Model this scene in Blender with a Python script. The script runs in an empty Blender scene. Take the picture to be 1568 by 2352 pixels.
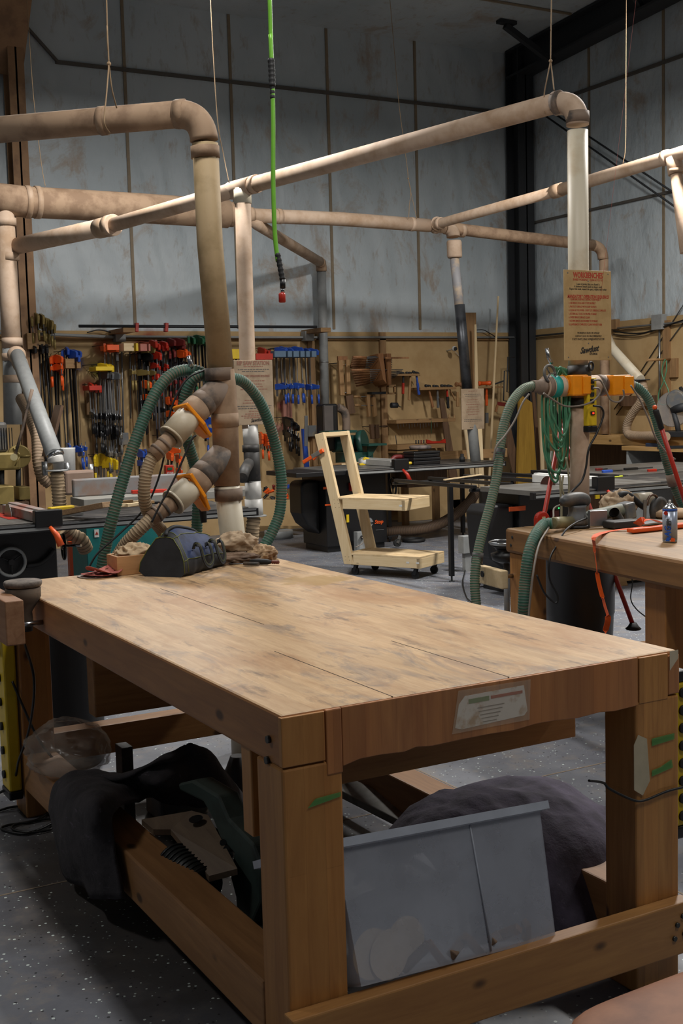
import bpy, math, random
from mathutils import Vector as V3, Matrix, noise, Quaternion
random.seed(7)
PI = math.pi
SC = bpy.context.scene
COL = SC.collection

# ------------------------------------------------------------------ camera, light, exposure
C0 = V3((-1.12495, -2.32535, 1.6))
FW = V3((0.483139, 0.870637, -0.0925606)); RT = V3((0.872870, -0.487220, -0.0267364)); UP = V3((0.0683751, 0.0678759, 0.995348))
FPX = 2764.496
cd = bpy.data.cameras.new('camera'); cam = bpy.data.objects.new('camera', cd); COL.objects.link(cam)
cd.sensor_fit = 'VERTICAL'; cd.sensor_height = 36; cd.lens = 36 * FPX / 2352
cd.clip_start = .02; cd.clip_end = 100
cam.matrix_world = Matrix(((RT.x, UP.x, -FW.x, C0.x), (RT.y, UP.y, -FW.y, C0.y), (RT.z, UP.z, -FW.z, C0.z), (0, 0, 0, 1)))
SC.camera = cam

def rgb(h):
    h = h.lstrip('#'); o = []
    for i in (0, 2, 4):
        c = int(h[i:i+2], 16) / 255
        o.append(c / 12.92 if c <= .04045 else ((c + .055) / 1.055) ** 2.4)
    return (*o, 1)

w = bpy.data.worlds.new('world'); SC.world = w; w.use_nodes = True
w.node_tree.nodes['Background'].inputs[0].default_value = (0.80, 0.90, 1.0, 1)
w.node_tree.nodes['Background'].inputs[1].default_value = 0.06

def lamp(x, y, z, sx, sy, power, col=(1, .97, .93)):
    l = bpy.data.lights.new('bay_and_fill_lamp', 'AREA'); l.shape = 'RECTANGLE'; l.size = sx; l.size_y = sy
    l.energy = power; l.color = col
    o = bpy.data.objects.new('bay_and_fill_lamp', l); COL.objects.link(o); o.location = (x, y, z)
    return o
lamp(.85, .9, 5.1, .25, 1.2, 96)
lamp(1.0, -2.6, 5.1, .25, 1.2, 62)
lamp(6.2, 4.4, 5.1, .3, 1.2, 400)
lamp(2.2, 6.2, 5.1, .3, 1.2, 240)
lamp(5.6, -.6, 5.1, .3, 1.2, 90)
lamp(-3.2, 3.2, 5.1, .3, 1.2, 55)  # added fill for the bench's left side, no fixture known there
SC.view_settings.view_transform = 'Standard'; SC.view_settings.look = 'None'
SC.view_settings.exposure = -0.05; SC.view_settings.gamma = 1.0
SC.view_settings.use_curve_mapping = False

# ------------------------------------------------------------------ pixel -> plane helpers
def ray(x, y): return FW + RT * ((x - 784) / FPX) - UP * ((y - 1176) / FPX)
def AX(x, y, X): d = ray(x, y); return C0 + d * ((X - C0.x) / d.x)
def AY(x, y, Y): d = ray(x, y); return C0 + d * ((Y - C0.y) / d.y)
def AZ(x, y, Z): d = ray(x, y); return C0 + d * ((Z - C0.z) / d.z)
def AD(x, y, D): return C0 + ray(x, y) * D            # D metres in front of the camera
def AP(x, y, P0, n):
    d = ray(x, y); return C0 + d * ((V3(P0) - C0).dot(V3(n)) / d.dot(V3(n)))

# ------------------------------------------------------------------ materials
class NT:
    def __init__(s, name):
        s.m = bpy.data.materials.new(name); s.m.use_nodes = True; s.t = s.m.node_tree; s.t.nodes.clear()
        s.out = s.n('ShaderNodeOutputMaterial'); s.b = s.n('ShaderNodeBsdfPrincipled')
        s.l(s.b.outputs[0], s.out.inputs[0])
    def n(s, k, **kw):
        x = s.t.nodes.new(k)
        for a, b in kw.items(): setattr(x, a, b)
        return x
    def l(s, a, b): s.t.links.new(a, b)
    def co(s, sc=(1, 1, 1), rot=(0, 0, 0)):
        tc = s.n('ShaderNodeTexCoord'); mp = s.n('ShaderNodeMapping'); mp.inputs['Scale'].default_value = sc
        mp.inputs['Rotation'].default_value = rot; s.l(tc.outputs['Object'], mp.inputs[0]); return mp.outputs[0]
    def noise(s, vec, scale, det=4, rough=.55, dist=0):
        x = s.n('ShaderNodeTexNoise'); x.inputs['Scale'].default_value = scale; x.inputs['Detail'].default_value = det
        x.inputs['Roughness'].default_value = rough; x.inputs['Distortion'].default_value = dist; s.l(vec, x.inputs['Vector']); return x.outputs['Fac']
    def ramp(s, fac, stops):
        r = s.n('ShaderNodeValToRGB'); e = r.color_ramp.elements
        while len(e) < len(stops): e.new(.5)
        for i, (p, c) in enumerate(stops):
            e[i].position = p; e[i].color = rgb(c) if isinstance(c, str) else (c, c, c, 1)
        s.l(fac, r.inputs[0]); return r.outputs[0]
    def mix(s, fac, a, b, mode='MIX'):
        m = s.n('ShaderNodeMix', data_type='RGBA', blend_type=mode)
        for v, i in ((fac, 0), (a, 6), (b, 7)):
            if hasattr(v, 'links'): s.l(v, m.inputs[i])
            elif isinstance(v, str): m.inputs[i].default_value = rgb(v)
            elif i == 0: m.inputs[0].default_value = v
            else: m.inputs[i].default_value = (v, v, v, 1)
        return m.outputs[2]
    def bump(s, h, st=.3, dist=.01):
        b = s.n('ShaderNodeBump'); b.inputs['Strength'].default_value = st; b.inputs['Distance'].default_value = dist
        s.l(h, b.inputs['Height']); s.l(b.outputs[0], s.b.inputs['Normal'])
    def set(s, col=None, rough=.6, metal=0, spec=None):
        if col is not None:
            if hasattr(col, 'links'): s.l(col, s.b.inputs['Base Color'])
            else: s.b.inputs['Base Color'].default_value = rgb(col)
        if hasattr(rough, 'links'): s.l(rough, s.b.inputs['Roughness'])
        else: s.b.inputs['Roughness'].default_value = rough
        s.b.inputs['Metallic'].default_value = metal
        if spec is not None: s.b.inputs['Specular IOR Level'].default_value = spec
        return s.m
MATS = {}
def mat(name, c, rough=.6, metal=0, c2=None, scale=12, lo=.45, hi=.62, bump=0, stretch=(1, 1, 1), spec=None):
    """plain procedural surface: base colour worn towards c2 by noise"""
    if name in MATS: return MATS[name]
    t = NT(name); col = c
    v = t.co(stretch); f = t.noise(v, scale, 6, .6)
    if c2: col = t.mix(t.ramp(f, [(lo, 0.0), (hi, 1.0)]), c, c2)
    else: col = t.mix(t.ramp(f, [(.3, 0.0), (.7, .35)]), c, t.mix(.5, c, '#000000'))
    if bump: t.bump(t.noise(v, scale * 3, 5), bump, .004)
    MATS[name] = t.set(col, rough, metal, spec); return MATS[name]
def wood(name, c1, c2, axis=0, scale=9, knots=True, plank=0, prough=.6, c3=None, bump=.15, cross=None):
    """lumber: stretched grain along an axis, optional glued strips across `cross`, dark knots"""
    if name in MATS: return MATS[name]
    t = NT(name)
    st = [1, 1, 1]; st[axis] = .08
    v = t.co(tuple(st)); g = t.noise(v, scale * 6, 7, .65, .6)
    col = t.mix(t.ramp(g, [(.35, 0.0), (.68, 1.0)]), c1, c2)
    big = t.noise(t.co(tuple(s * 1.0 if s == 1 else .3 for s in st)), 5, 3)
    col = t.mix(t.ramp(big, [(.4, 0.0), (.65, .55)]), col, c3 or c2)
    if plank:
        ca = cross if cross is not None else (1 if axis == 0 else 0)
        sp = t.n('ShaderNodeSeparateXYZ'); cb = t.n('ShaderNodeCombineXYZ'); t.l(t.co(), sp.inputs[0])
        for i_, a_ in enumerate((axis, ca, 3 - axis - ca)): t.l(sp.outputs[a_], cb.inputs[i_])
        br = t.n('ShaderNodeTexBrick'); br.inputs['Scale'].default_value = 1; br.inputs['Brick Width'].default_value = 1.1
        br.inputs['Row Height'].default_value = plank; br.inputs['Mortar Size'].default_value = .0006; br.inputs['Color1'].default_value = (.72, .72, .72, 1)
        br.inputs['Color2'].default_value = (1.12, 1.08, 1.02, 1); br.inputs['Mortar'].default_value = (.55, .5, .45, 1)
        t.l(cb.outputs[0], br.inputs['Vector'])
        col = t.mix(.55, col, br.outputs['Color'], 'MULTIPLY')
    if knots:
        kst = [1, 1, 1]; kst[axis] = .55
        vo = t.n('ShaderNodeTexVoronoi'); vo.inputs['Scale'].default_value = 7.5; t.l(t.co(tuple(kst)), vo.inputs['Vector'])
        col = t.mix(t.ramp(vo.outputs['Distance'], [(.07, .85), (.13, 0.0)]), col, '#3a2414')
    t.bump(g, bump, .002)
    MATS[name] = t.set(col, prough); return MATS[name]
def paint(name, c, rough=.45, metal=0, spec=None): return mat(name, c, rough, metal, None, 20, spec=spec)

# ------------------------------------------------------------------ mesh builder
def catmull(pts, seg=8):
    P = [V3(p) for p in pts]
    if len(P) < 3: return P
    P = [P[0] * 2 - P[1]] + P + [P[-1] * 2 - P[-2]]; out = []
    for i in range(1, len(P) - 2):
        for k in range(seg):
            t = k / seg; a, b, c, d = P[i-1], P[i], P[i+1], P[i+2]
            out.append(.5 * ((2 * b) + (c - a) * t + (2 * a - 5 * b + 4 * c - d) * t * t + (3 * b - a - 3 * c + d) * t ** 3))
    out.append(P[-2]); return out
def resample(pts, step):
    out = [pts[0]]; acc = 0
    for i in range(1, len(pts)):
        a, b = pts[i-1], pts[i]; L = (b - a).length
        if L < 1e-9: continue
        d = step - acc
        while d <= L: out.append(a + (b - a) * (d / L)); d += step
        acc = L - (d - step)
    return out
def frame_of(d):
    d = d.normalized(); u = V3((0, 0, 1)) if abs(d.z) < .9 else V3((1, 0, 0))
    x = d.cross(u).normalized(); y = x.cross(d).normalized(); return x, y, d     # x,y across; y towards up
class MB:
    def __init__(s): s.v = []; s.f = []; s.mi = []; s.sm = []; s.cur = 0; s.X = None
    def add(s, vs, fs, smooth=False, mi=None):
        o = len(s.v)
        s.v += [(s.X @ V3(p)) if s.X else V3(p) for p in vs]
        for i, f in enumerate(fs):
            s.f.append([o + k for k in f]); s.mi.append(s.cur if mi is None else (mi[i] if isinstance(mi, list) else mi)); s.sm.append(smooth)
        return s
    def hexa(s, c):        # 8 corners: bottom 4 ccw, top 4 ccw
        return s.add(c, [(3, 2, 1, 0), (4, 5, 6, 7), (0, 1, 5, 4), (1, 2, 6, 5), (2, 3, 7, 6), (3, 0, 4, 7)])
    def box(s, x0, x1, y0, y1, z0, z1):
        return s.hexa([(x0, y0, z0), (x1, y0, z0), (x1, y1, z0), (x0, y1, z0), (x0, y0, z1), (x1, y0, z1), (x1, y1, z1), (x0, y1, z1)])
    def obox(s, c, hx, hy, hz, rot=(0, 0, 0)):
        from mathutils import Euler
        M_ = Matrix.Translation(V3(c)) @ Euler(rot).to_matrix().to_4x4()
        return s.hexa([M_ @ V3(p) for p in ((-hx, -hy, -hz), (hx, -hy, -hz), (hx, hy, -hz), (-hx, hy, -hz), (-hx, -hy, hz), (hx, -hy, hz), (hx, hy, hz), (-hx, hy, hz))])
    def beam(s, a, b, w, h, up=None):       # w across, h along up
        a, b = V3(a), V3(b); d = (b - a).normalized()
        u = V3(up) if up else (V3((0, 0, 1)) if abs(d.z) < .95 else V3((0, 1, 0)))
        x = d.cross(u).normalized() * (w / 2); y = x.cross(d).normalized() * (h / 2)
        return s.hexa([a - x - y, a + x - y, a + x + y, a - x + y, b - x - y, b + x - y, b + x + y, b - x + y])
    def rings(s, R, cap=True, smooth=True, mi=None, closed=False):
        n = len(R[0]); vs = [p for r in R for p in r]; fs = []; ms = []
        m = len(R)
        for i in range(m if closed else m - 1):
            for k in range(n):
                j = (i + 1) % m
                fs.append((i * n + k, i * n + (k + 1) % n, j * n + (k + 1) % n, j * n + k)); ms.append(mi[i] if mi else s.cur)
        o = len(s.f); s.add(vs, fs, smooth, ms)
        if cap and not closed:
            base = len(s.v) - len(vs)
            s.f.append([base + k for k in range(n)][::-1]); s.mi.append(ms[0]); s.sm.append(False)
            s.f.append([base + (m - 1) * n + k for k in range(n)]); s.mi.append(ms[-1]); s.sm.append(False)
        return s
    def tube(s, pts, r, seg=12, cap=True, mi=None, closed=False):
        P = [V3(p) for p in pts]; n = len(P)
        if n < 2: return s
        rr = r if isinstance(r, (list, tuple)) else [r] * n
        T = [(P[min(i + 1, n - 1)] - P[max(i - 1, 0)]).normalized() for i in range(n)]
        x, y, _ = frame_of(T[0]); R = []
        for i in range(n):
            if i:
                q = T[i-1].rotation_difference(T[i]); x = q @ x; y = q @ y
            R.append([P[i] + (x * math.cos(2 * PI * k / seg) + y * math.sin(2 * PI * k / seg)) * rr[i] for k in range(seg)])
        return s.rings(R, cap, True, mi, closed)
    def cyl(s, a, b, r, r2=None, seg=24): return s.tube([a, b], [r, r if r2 is None else r2], seg)
    def lathe(s, prof, c, axis=(0, 0, 1), seg=32, cap=True):   # prof: [(r, h)]
        x, y, d = frame_of(V3(axis)); c = V3(c)
        R = [[c + d * h + (x * math.cos(2 * PI * k / seg) + y * math.sin(2 * PI * k / seg)) * max(r, 1e-4) for k in range(seg)] for r, h in prof]
        return s.rings(R, cap)
    def prism(s, poly, c, ax, ay, az, t):    # 2-D polygon extruded by t along az
        ax, ay, az, c = V3(ax), V3(ay), V3(az), V3(c); n = len(poly)
        a = [c + ax * p[0] + ay * p[1] for p in poly]; b = [p + az * t for p in a]
        fs = [tuple(range(n))[::-1], tuple(range(n, 2 * n))] + [(k, (k + 1) % n, n + (k + 1) % n, n + k) for k in range(n)]
        return s.add(a + b, fs)
    def grid(s, fn, nu, nv, smooth=True, closed_u=False, thick=0):
        vs = [V3(fn(i / (nu if closed_u else nu - 1), j / (nv - 1))) for j in range(nv) for i in range(nu)]; fs = []
        for j in range(nv - 1):
            for i in range(nu if closed_u else nu - 1):
                fs.append((j * nu + i, j * nu + (i + 1) % nu, (j + 1) * nu + (i + 1) % nu, (j + 1) * nu + i))
        return s.add(vs, fs, smooth)
    def ball(s, c, r, nu=16, nv=10, fn=None):
        c = V3(c); r = r if isinstance(r, (tuple, list)) else (r, r, r)
        def g(u, v):
            a = 2 * PI * u; b = PI * (v * .998 + .001) - PI / 2
            d = V3((math.cos(b) * math.cos(a), math.cos(b) * math.sin(a), math.sin(b)))
            k = fn(d) if fn else 1
            return (c.x + d.x * r[0] * k, c.y + d.y * r[1] * k, c.z + d.z * r[2] * k)
        return s.grid(g, nu, nv, True, True)
    def torus(s, c, axis, R, r, seg=32, ts=10, arc=1.0, a0=0):
        x, y, d = frame_of(V3(axis)); c = V3(c); n = int(seg * arc) + (0 if arc == 1 else 1)
        pts = [c + (x * math.cos(a0 + 2 * PI * k / seg) + y * math.sin(a0 + 2 * PI * k / seg)) * R for k in range(n)]
        if arc == 1:
            RR = []
            for k in range(n):
                e = (pts[k] - c).normalized(); RR.append([pts[k] + (e * math.cos(2 * PI * q / ts) + d * math.sin(2 * PI * q / ts)) * r for q in range(ts)])
            return s.rings(RR, False, True, None, True)
        return s.tube(pts, r, ts)
    def build(s, name, m, parent=None, local=False, bevel=0, seg=2, solid=0, sub=0):
        me = bpy.data.meshes.new(name); vs = s.v
        o = bpy.data.objects.new(name, me); COL.objects.link(o)
        if parent is not None:
            o.parent = parent; W_ = WM[parent.name]; WM[o.name] = W_
            if not local: I = W_.inverted(); vs = [I @ p for p in vs]
        else:
            xs = [p.x for p in vs]; ys = [p.y for p in vs]; zs = [p.z for p in vs]
            L = V3(((min(xs) + max(xs)) / 2, (min(ys) + max(ys)) / 2, min(zs)))
            if name.split('_')[0] in ('floor', 'wall', 'ceiling', 'trim', 'baseboard'): L = V3((0, 0, 0))
            o.location = L; vs = [p - L for p in vs]; WM[o.name] = Matrix.Translation(L)
        me.from_pydata([tuple(p) for p in vs], [], s.f)
        for mm in (m if isinstance(m, (list, tuple)) else [m]): me.materials.append(mm)
        me.polygons.foreach_set('use_smooth', s.sm); me.polygons.foreach_set('material_index', s.mi)
        me.update()
        if bevel:
            b = o.modifiers.new('bevel', 'BEVEL'); b.width = bevel; b.segments = seg; b.limit_method = 'ANGLE'; b.angle_limit = .6
        if solid:
            b = o.modifiers.new('solid', 'SOLIDIFY'); b.thickness = solid; b.offset = 0
        if sub:
            b = o.modifiers.new('sub', 'SUBSURF'); b.levels = sub; b.render_levels = sub
        return o
WM = {}
def tag(o, label=None, cat=None, group=None, kind=None):
    if label: o['label'] = label
    if cat: o['category'] = cat
    if group: o['group'] = group
    if kind: o['kind'] = kind
    return o
def thing(name, label, cat, loc=(0, 0, 0), rz=0, group=None):
    o = bpy.data.objects.new(name, None); COL.objects.link(o); o.location = loc; o.rotation_euler = (0, 0, rz)
    o.empty_display_size = .05
    WM[o.name] = Matrix.Translation(V3(loc)) @ Matrix.Rotation(rz, 4, 'Z')
    return tag(o, label, cat, group)
def one(name, mb, m, label, cat, group=None, **kw):
    return tag(mb.build(name, m, None, **kw), label, cat, group)
def kids(o): return [c for c in COL.objects if c.parent == o]
def dup(root, loc, rz=None, label=None, group=None, ch=None):
    ch = ch if ch is not None else [(c, kids(c)) for c in kids(root)]
    r = root.copy(); COL.objects.link(r); r.location = loc
    if rz is not None: r.rotation_euler = rz if isinstance(rz, tuple) else (0, 0, rz)
    WM[r.name] = Matrix.Translation(V3(loc)) @ r.rotation_euler.to_matrix().to_4x4()
    if label: r['label'] = label
    if group: r['group'] = group
    for c, gs in ch:
        n = c.copy(); COL.objects.link(n); n.parent = r; WM[n.name] = WM[r.name]
        for g in gs: q = g.copy(); COL.objects.link(q); q.parent = n
    return r
def struct(name, mb, m, **kw): return tag(mb.build(name, m, **kw), kind='structure')
def text(s_, size, m, parent, origin, ax, ay, name='lettering', ext=.0006, align='CENTER', shear=0, sx=1.0, bold=0):
    """lettering standing on a surface; ax = reading direction, ay = up"""
    c = bpy.data.curves.new(name, 'FONT'); c.body = s_; c.size = size; c.extrude = ext; c.align_x = align; c.shear = shear; c.offset = bold; c.resolution_u = 2
    t = bpy.data.objects.new(name, c); me = bpy.data.meshes.new_from_object(t); bpy.data.objects.remove(t)
    ax, ay = V3(ax).normalized(), V3(ay).normalized(); az = ax.cross(ay); og = V3(origin)
    mb = MB(); mb.add([og + ax * (v.co.x * sx) + ay * v.co.y + az * v.co.z for v in me.vertices], [tuple(p.vertices) for p in me.polygons])
    bpy.data.meshes.remove(me); return mb.build(name, m, parent)
def textmb(mb, s_, size, origin, ax, ay, ext=.0006, align='CENTER', shear=0, sx=1.0, bold=0):
    c = bpy.data.curves.new('t', 'FONT'); c.body = s_; c.size = size; c.extrude = ext; c.align_x = align; c.shear = shear; c.offset = bold; c.resolution_u = 2
    t = bpy.data.objects.new('t', c); me = bpy.data.meshes.new_from_object(t); bpy.data.objects.remove(t)
    ax, ay = V3(ax).normalized(), V3(ay).normalized(); az = ax.cross(ay); og = V3(origin)
    mb.add([og + ax * (v.co.x * sx) + ay * v.co.y + az * v.co.z for v in me.vertices], [tuple(p.vertices) for p in me.polygons]); bpy.data.meshes.remove(me)
def hose(name, pts, r, mats, label=None, cat='hose', parent=None, pitch=.013, group=None, seg=14):
    P = resample(catmull(pts, 10), pitch / 3); rr = []; mi = []
    for i in range(len(P)): rr.append(r * (.88, 1.0, 1.0)[i % 3]); mi.append((1, 0, 1)[(i) % 3])
    mb = MB(); mb.tube(P, rr, seg, True, mi)
    o = mb.build(name, mats, parent)
    if parent is None: tag(o, label, cat, group)
    return o
def cable(name, pts, r, m, label=None, cat='cord', parent=None, seg=6, group=None, sub=8):
    mb = MB(); mb.tube(catmull(pts, sub), r, seg); o = mb.build(name, m, parent)
    if parent is None: tag(o, label, cat, group)
    return o
def crumple(c, r, seed=0, amp=.35, freq=2.2, flat=-.9):
    amp *= .85; freq *= .72
    """a crumpled cloth heap"""
    c = V3(c); sv = V3((seed * 7.3, seed * 3.1, seed))
    def fn(d):
        n1 = 1 - abs(noise.noise(d * freq + sv)) * 2; n2 = 1 - abs(noise.noise(d * freq * 2.4 + sv)) * 2
        return max(.3, .72 + amp * (n1 * .6 + n2 * .28))
    mb = MB(); mb.ball(c, r, 72, 40, fn)
    for p in mb.v: p.z = max(p.z, c.z - r[2] * .55)
    mi = min(p.z for p in mb.v)
    for p in mb.v: p.z += (c.z - mi)
    return mb
def elbow(a, b, c, R, r, seg=8):
    """pipe centreline a-b-c with rounded corner radius R at b"""
    a, b, c = V3(a), V3(b), V3(c); d1 = (a - b).normalized(); d2 = (c - b).normalized()
    p, q = b + d1 * R, b + d2 * R; return [p * (1-t)**2 + b * 2 * t * (1-t) + q * t * t for t in [k / seg for k in range(seg + 1)]]
def parts(name, mb, m, parent, **kw):
    """one mesh per loose piece, each a part of its own"""
    n = len(mb.v); par = list(range(n))
    def fd(a):
        while par[a] != a: par[a] = par[par[a]]; a = par[a]
        return a
    for f in mb.f:
        r = fd(f[0])
        for k in f[1:]:
            q = fd(k)
            if q != r: par[q] = r
    gr = {}
    for i, f in enumerate(mb.f): gr.setdefault(fd(f[0]), []).append(i)
    out = []
    for g in gr.values():
        b = MB(); mp = {}
        for i in g:
            ff = []
            for k in mb.f[i]:
                if k not in mp: mp[k] = len(b.v); b.v.append(mb.v[k])
                ff.append(mp[k])
            b.f.append(ff); b.mi.append(mb.mi[i]); b.sm.append(mb.sm[i])
        out.append(b.build(name, m, parent, **kw))
    return out

# ------------------------------------------------------------------ shared materials
def floor_mat():
    t = NT('epoxy_floor'); v = t.co()
    base = t.mix(t.ramp(t.noise(v, 2.2, 6, .62), [(.35, 0.0), (.7, 1.0)]), '#5c5e66', '#777a80')
    base = t.mix(t.ramp(t.noise(v, 7, 8, .7), [(.5, 0.0), (.72, .75)]), base, '#857c72')       # drifts of sawdust
    gd = t.n('ShaderNodeVectorMath', operation='DISTANCE'); gd.inputs[1].default_value = (.35, .75, 0); t.l(t.co((1, .55, 1)), gd.inputs[0])     # bench shade painted into the floor colour as a dirt-brown patch
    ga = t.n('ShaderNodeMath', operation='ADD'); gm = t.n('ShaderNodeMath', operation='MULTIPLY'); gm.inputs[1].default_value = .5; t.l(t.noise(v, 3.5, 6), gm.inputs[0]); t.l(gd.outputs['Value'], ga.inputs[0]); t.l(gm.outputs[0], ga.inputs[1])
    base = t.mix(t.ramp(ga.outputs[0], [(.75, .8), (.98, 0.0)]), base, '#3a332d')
    vo = t.n('ShaderNodeTexVoronoi'); vo.inputs['Scale'].default_value = 62; t.l(t.co((1, 1, 0), (0, 0, .4)), vo.inputs['Vector'])
    sx = t.n('ShaderNodeSeparateColor'); t.l(vo.outputs['Color'], sx.inputs[0])
    lim = t.n('ShaderNodeMath', operation='MULTIPLY'); t.l(sx.outputs[0], lim.inputs[0]); lim.inputs[1].default_value = .30
    d = t.n('ShaderNodeMath', operation='LESS_THAN'); t.l(vo.outputs['Distance'], d.inputs[0]); t.l(lim.outputs[0], d.inputs[1])
    pick = t.n('ShaderNodeMath', operation='GREATER_THAN'); t.l(sx.outputs[1], pick.inputs[0]); pick.inputs[1].default_value = .22
    mm = t.n('ShaderNodeMath', operation='MULTIPLY'); t.l(d.outputs[0], mm.inputs[0]); t.l(pick.outputs[0], mm.inputs[1])
    fl = t.ramp(sx.outputs[2], [(0, '#d9e2dc'), (.45, '#a7c7c4'), (.6, '#c9d4cf'), (.85, '#1c1d20')])
    fl_n = t.n('ShaderNodeMath', operation='MULTIPLY'); fl_n.inputs[1].default_value = .85; t.l(mm.outputs[0], fl_n.inputs[0])
    col = t.mix(fl_n.outputs[0], base, fl)
    t.bump(t.noise(v, 60, 3), .12, .003)
    return t.set(col, t.ramp(t.noise(v, 5, 4), [(.3, .42), (.7, .65)]))
def film_mat(name, wr, rot=0):
    """white insulation facing, blotched with blown sawdust, wrinkled"""
    t = NT(name); v = t.co()
    c = t.mix(t.ramp(t.noise(v, .7, 5), [(.35, 0.0), (.65, 1.0)]), '#a3adb2', '#b6bec2')
    bl = t.noise(t.co((1.0, 1.0, .75)), 1.5, 9, .72, .6)
    c = t.mix(t.ramp(bl, [(.55, 0.0), (.64, .5), (.74, .8)]), c, '#94795a')
    fine = t.noise(t.co((1, 1, .35)), 9, 7, .7)
    c = t.mix(t.ramp(fine, [(.56, 0.0), (.70, .5)]), c, '#85694a')
    wv = t.n('ShaderNodeTexWave'); wv.inputs['Scale'].default_value = .9; wv.inputs['Distortion'].default_value = 9; wv.inputs['Detail'].default_value = 4
    wv.inputs['Detail Scale'].default_value = .8; t.l(t.co((1, 1, .6), (rot, .5, .3)), wv.inputs['Vector'])
    h = t.mix(.5, wv.outputs['Fac'], t.noise(t.co((1, 1, .5)), 5, 6, .6))
    t.bump(h, wr, .06)
    return t.set(c, .42)
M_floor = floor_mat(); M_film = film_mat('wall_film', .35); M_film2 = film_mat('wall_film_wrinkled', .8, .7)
M_ply = mat('plywood_panel', '#ad9166', .75, 0, '#98794e', 3, .45, .8, bump=.05)
M_steel = paint('dark_steel', '#26282b', .6)
M_brown = mat('brown_post_paint', '#93704f', .7, 0, '#7a5b40', 4)
M_tape = paint('seam_tape', '#86765f', .6)
M_girt = paint('girt_strap', '#55504a', .7)  # dark grey-brown colour of the strap itself
M_pvc = mat('dusty_pvc', '#bfa791', .75, 0, '#a68a6f', 5, .42, .66, bump=.08)
M_pvcd = mat('heavily_dusted_pvc', '#a58a70', .8, 0, '#8a7059', 6, .45, .6, bump=.1)
M_pvcw = mat('cream_pvc', '#c9bfa9', .5, 0, '#b5a284', 4, .5, .7)
M_pvcwhite = paint('white_pvc', '#c4c2bd', .45)
M_fit = mat('grey_dusted_fitting', '#7d6b5c', .75, 0, '#4f4741', 6, .5, .6, bump=.1)
M_fitd = mat('black_rubber_coupling', '#2a2826', .6, 0, '#5b5148', 9, .55, .75)
M_orange = mat('orange_gate_plastic', '#f0920c', .4)
M_hoseg = mat('green_hose_groove', '#1f5a44', .55); M_hosegr = mat('green_hose_ridge', '#4d665a', .7, 0, '#6f6a58', 14)
M_hoset = mat('tan_hose_groove', '#7d6a50', .7); M_hosetr = mat('tan_hose_ridge', '#b0997a', .7)
M_hosebt = mat('brown_hose_ridge', '#a48c74', .7)
M_hosegd = mat('dusty_green_hose_ridge', '#7b7b68', .75)
M_blk = paint('black_paint', '#121214', .42); M_blkr = paint('black_rubber', '#161617', .65)
M_cast = mat('cast_iron_top', '#6e6c68', .38, .3, '#57524c', 5, .4, .7)
M_rail = paint('black_rail', '#1a1a1c', .35); M_alu = paint('aluminium', '#9b9d9e', .35, .8)
M_chrome = paint('chrome', '#b9bbbd', .22, 1.0)
M_wtop = wood('bench_top_wood', '#c9a67a', '#b18a5c', 1, 7, False, .045, .55, '#a8855a', .12, 0)
M_side = wood('bench_side_wood', '#a87648', '#8c5e3a', 1, 5, True, 0, .5, '#8a5c38')
M_end = wood('bench_end_wood', '#b98150', '#996440', 2, 4, False, .042, .45, '#ad6c38', .1, 0)
M_leg = wood('bench_leg_wood', '#c08a4c', '#a06c38', 2, 5, True, .05, .45, '#a56c33', .1, 0)
M_railw = wood('bench_rail_wood', '#b08048', '#946538', 0, 6, True, 0, .5)
M_raily = wood('bench_side_rail_wood', '#a87a4c', '#8a6038', 1, 6, True, 0, .55)
M_pine = wood('pine_x', '#dcc7a2', '#ccb287', 0, 6, True, 0, .6); M_pinez = wood('pine_z', '#dcc7a2', '#cab085', 2, 6, False, 0, .6)
M_piney = wood('pine_y', '#d8c29b', '#c5aa7e', 1, 6, False, 0, .6)
M_oldz = wood('old_board_z', '#9c7a52', '#7e5f3e', 2, 6, True, 0, .7); M_oldx = wood('old_board_x', '#9c7a50', '#80603c', 0, 6, True, 0, .7)
M_wald = wood('dark_board', '#6b4f38', '#4f3927', 2, 6, False, 0, .7)
M_clw = wood('clamp_maple', '#9a6b42', '#7b5232', 2, 9, False, 0, .6)
M_red = paint('red_paint', '#b02a18', .4); M_org = paint('orange_plastic', '#e2581a', .45); M_blue = paint('blue_paint', '#2a4fa8', .4)
M_yel = paint('yellow_plastic', '#d8b71e', .45); M_green = paint('green_paint', '#1e5b3a', .45); M_dred = paint('dark_red_paint', '#6c1f1c', .5)
M_gold = paint('brass_paint', '#8f7c48', .45, .3); M_teal = paint('teal_cabinet', '#14706f', .45)
M_mgreen = paint('machine_green', '#1f4a42', .4); M_grey = mat('grey_plastic', '#56585a', .55, 0, '#6d6558', 10); M_lgrey = paint('light_grey', '#8f9190', .5)
M_white = paint('white_plastic', '#c9c9c6', .4); M_pow = paint('cream_machine', '#b3a77f', .5)
M_cordb = paint('black_cord', '#101011', .5); M_cordg = paint('grey_cord', '#7f756a', .55)
M_rope = mat('hanging_cord', '#9c8263', .8)
M_lime = paint('lime_hose', '#6cb02c', .4)
M_jute = mat('cotton_rag', '#b39c80', .9, 0, '#8f765b', 9); M_jute2 = mat('dusty_brown_rag', '#7c6552', .9, 0, '#5b483a', 9)
M_text_d = paint('dark_ink', '#2a2620', .6); M_text_r = paint('red_ink', '#b23a25', .6); M_text_w = paint('white_ink', '#d8d8d4', .6)

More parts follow.
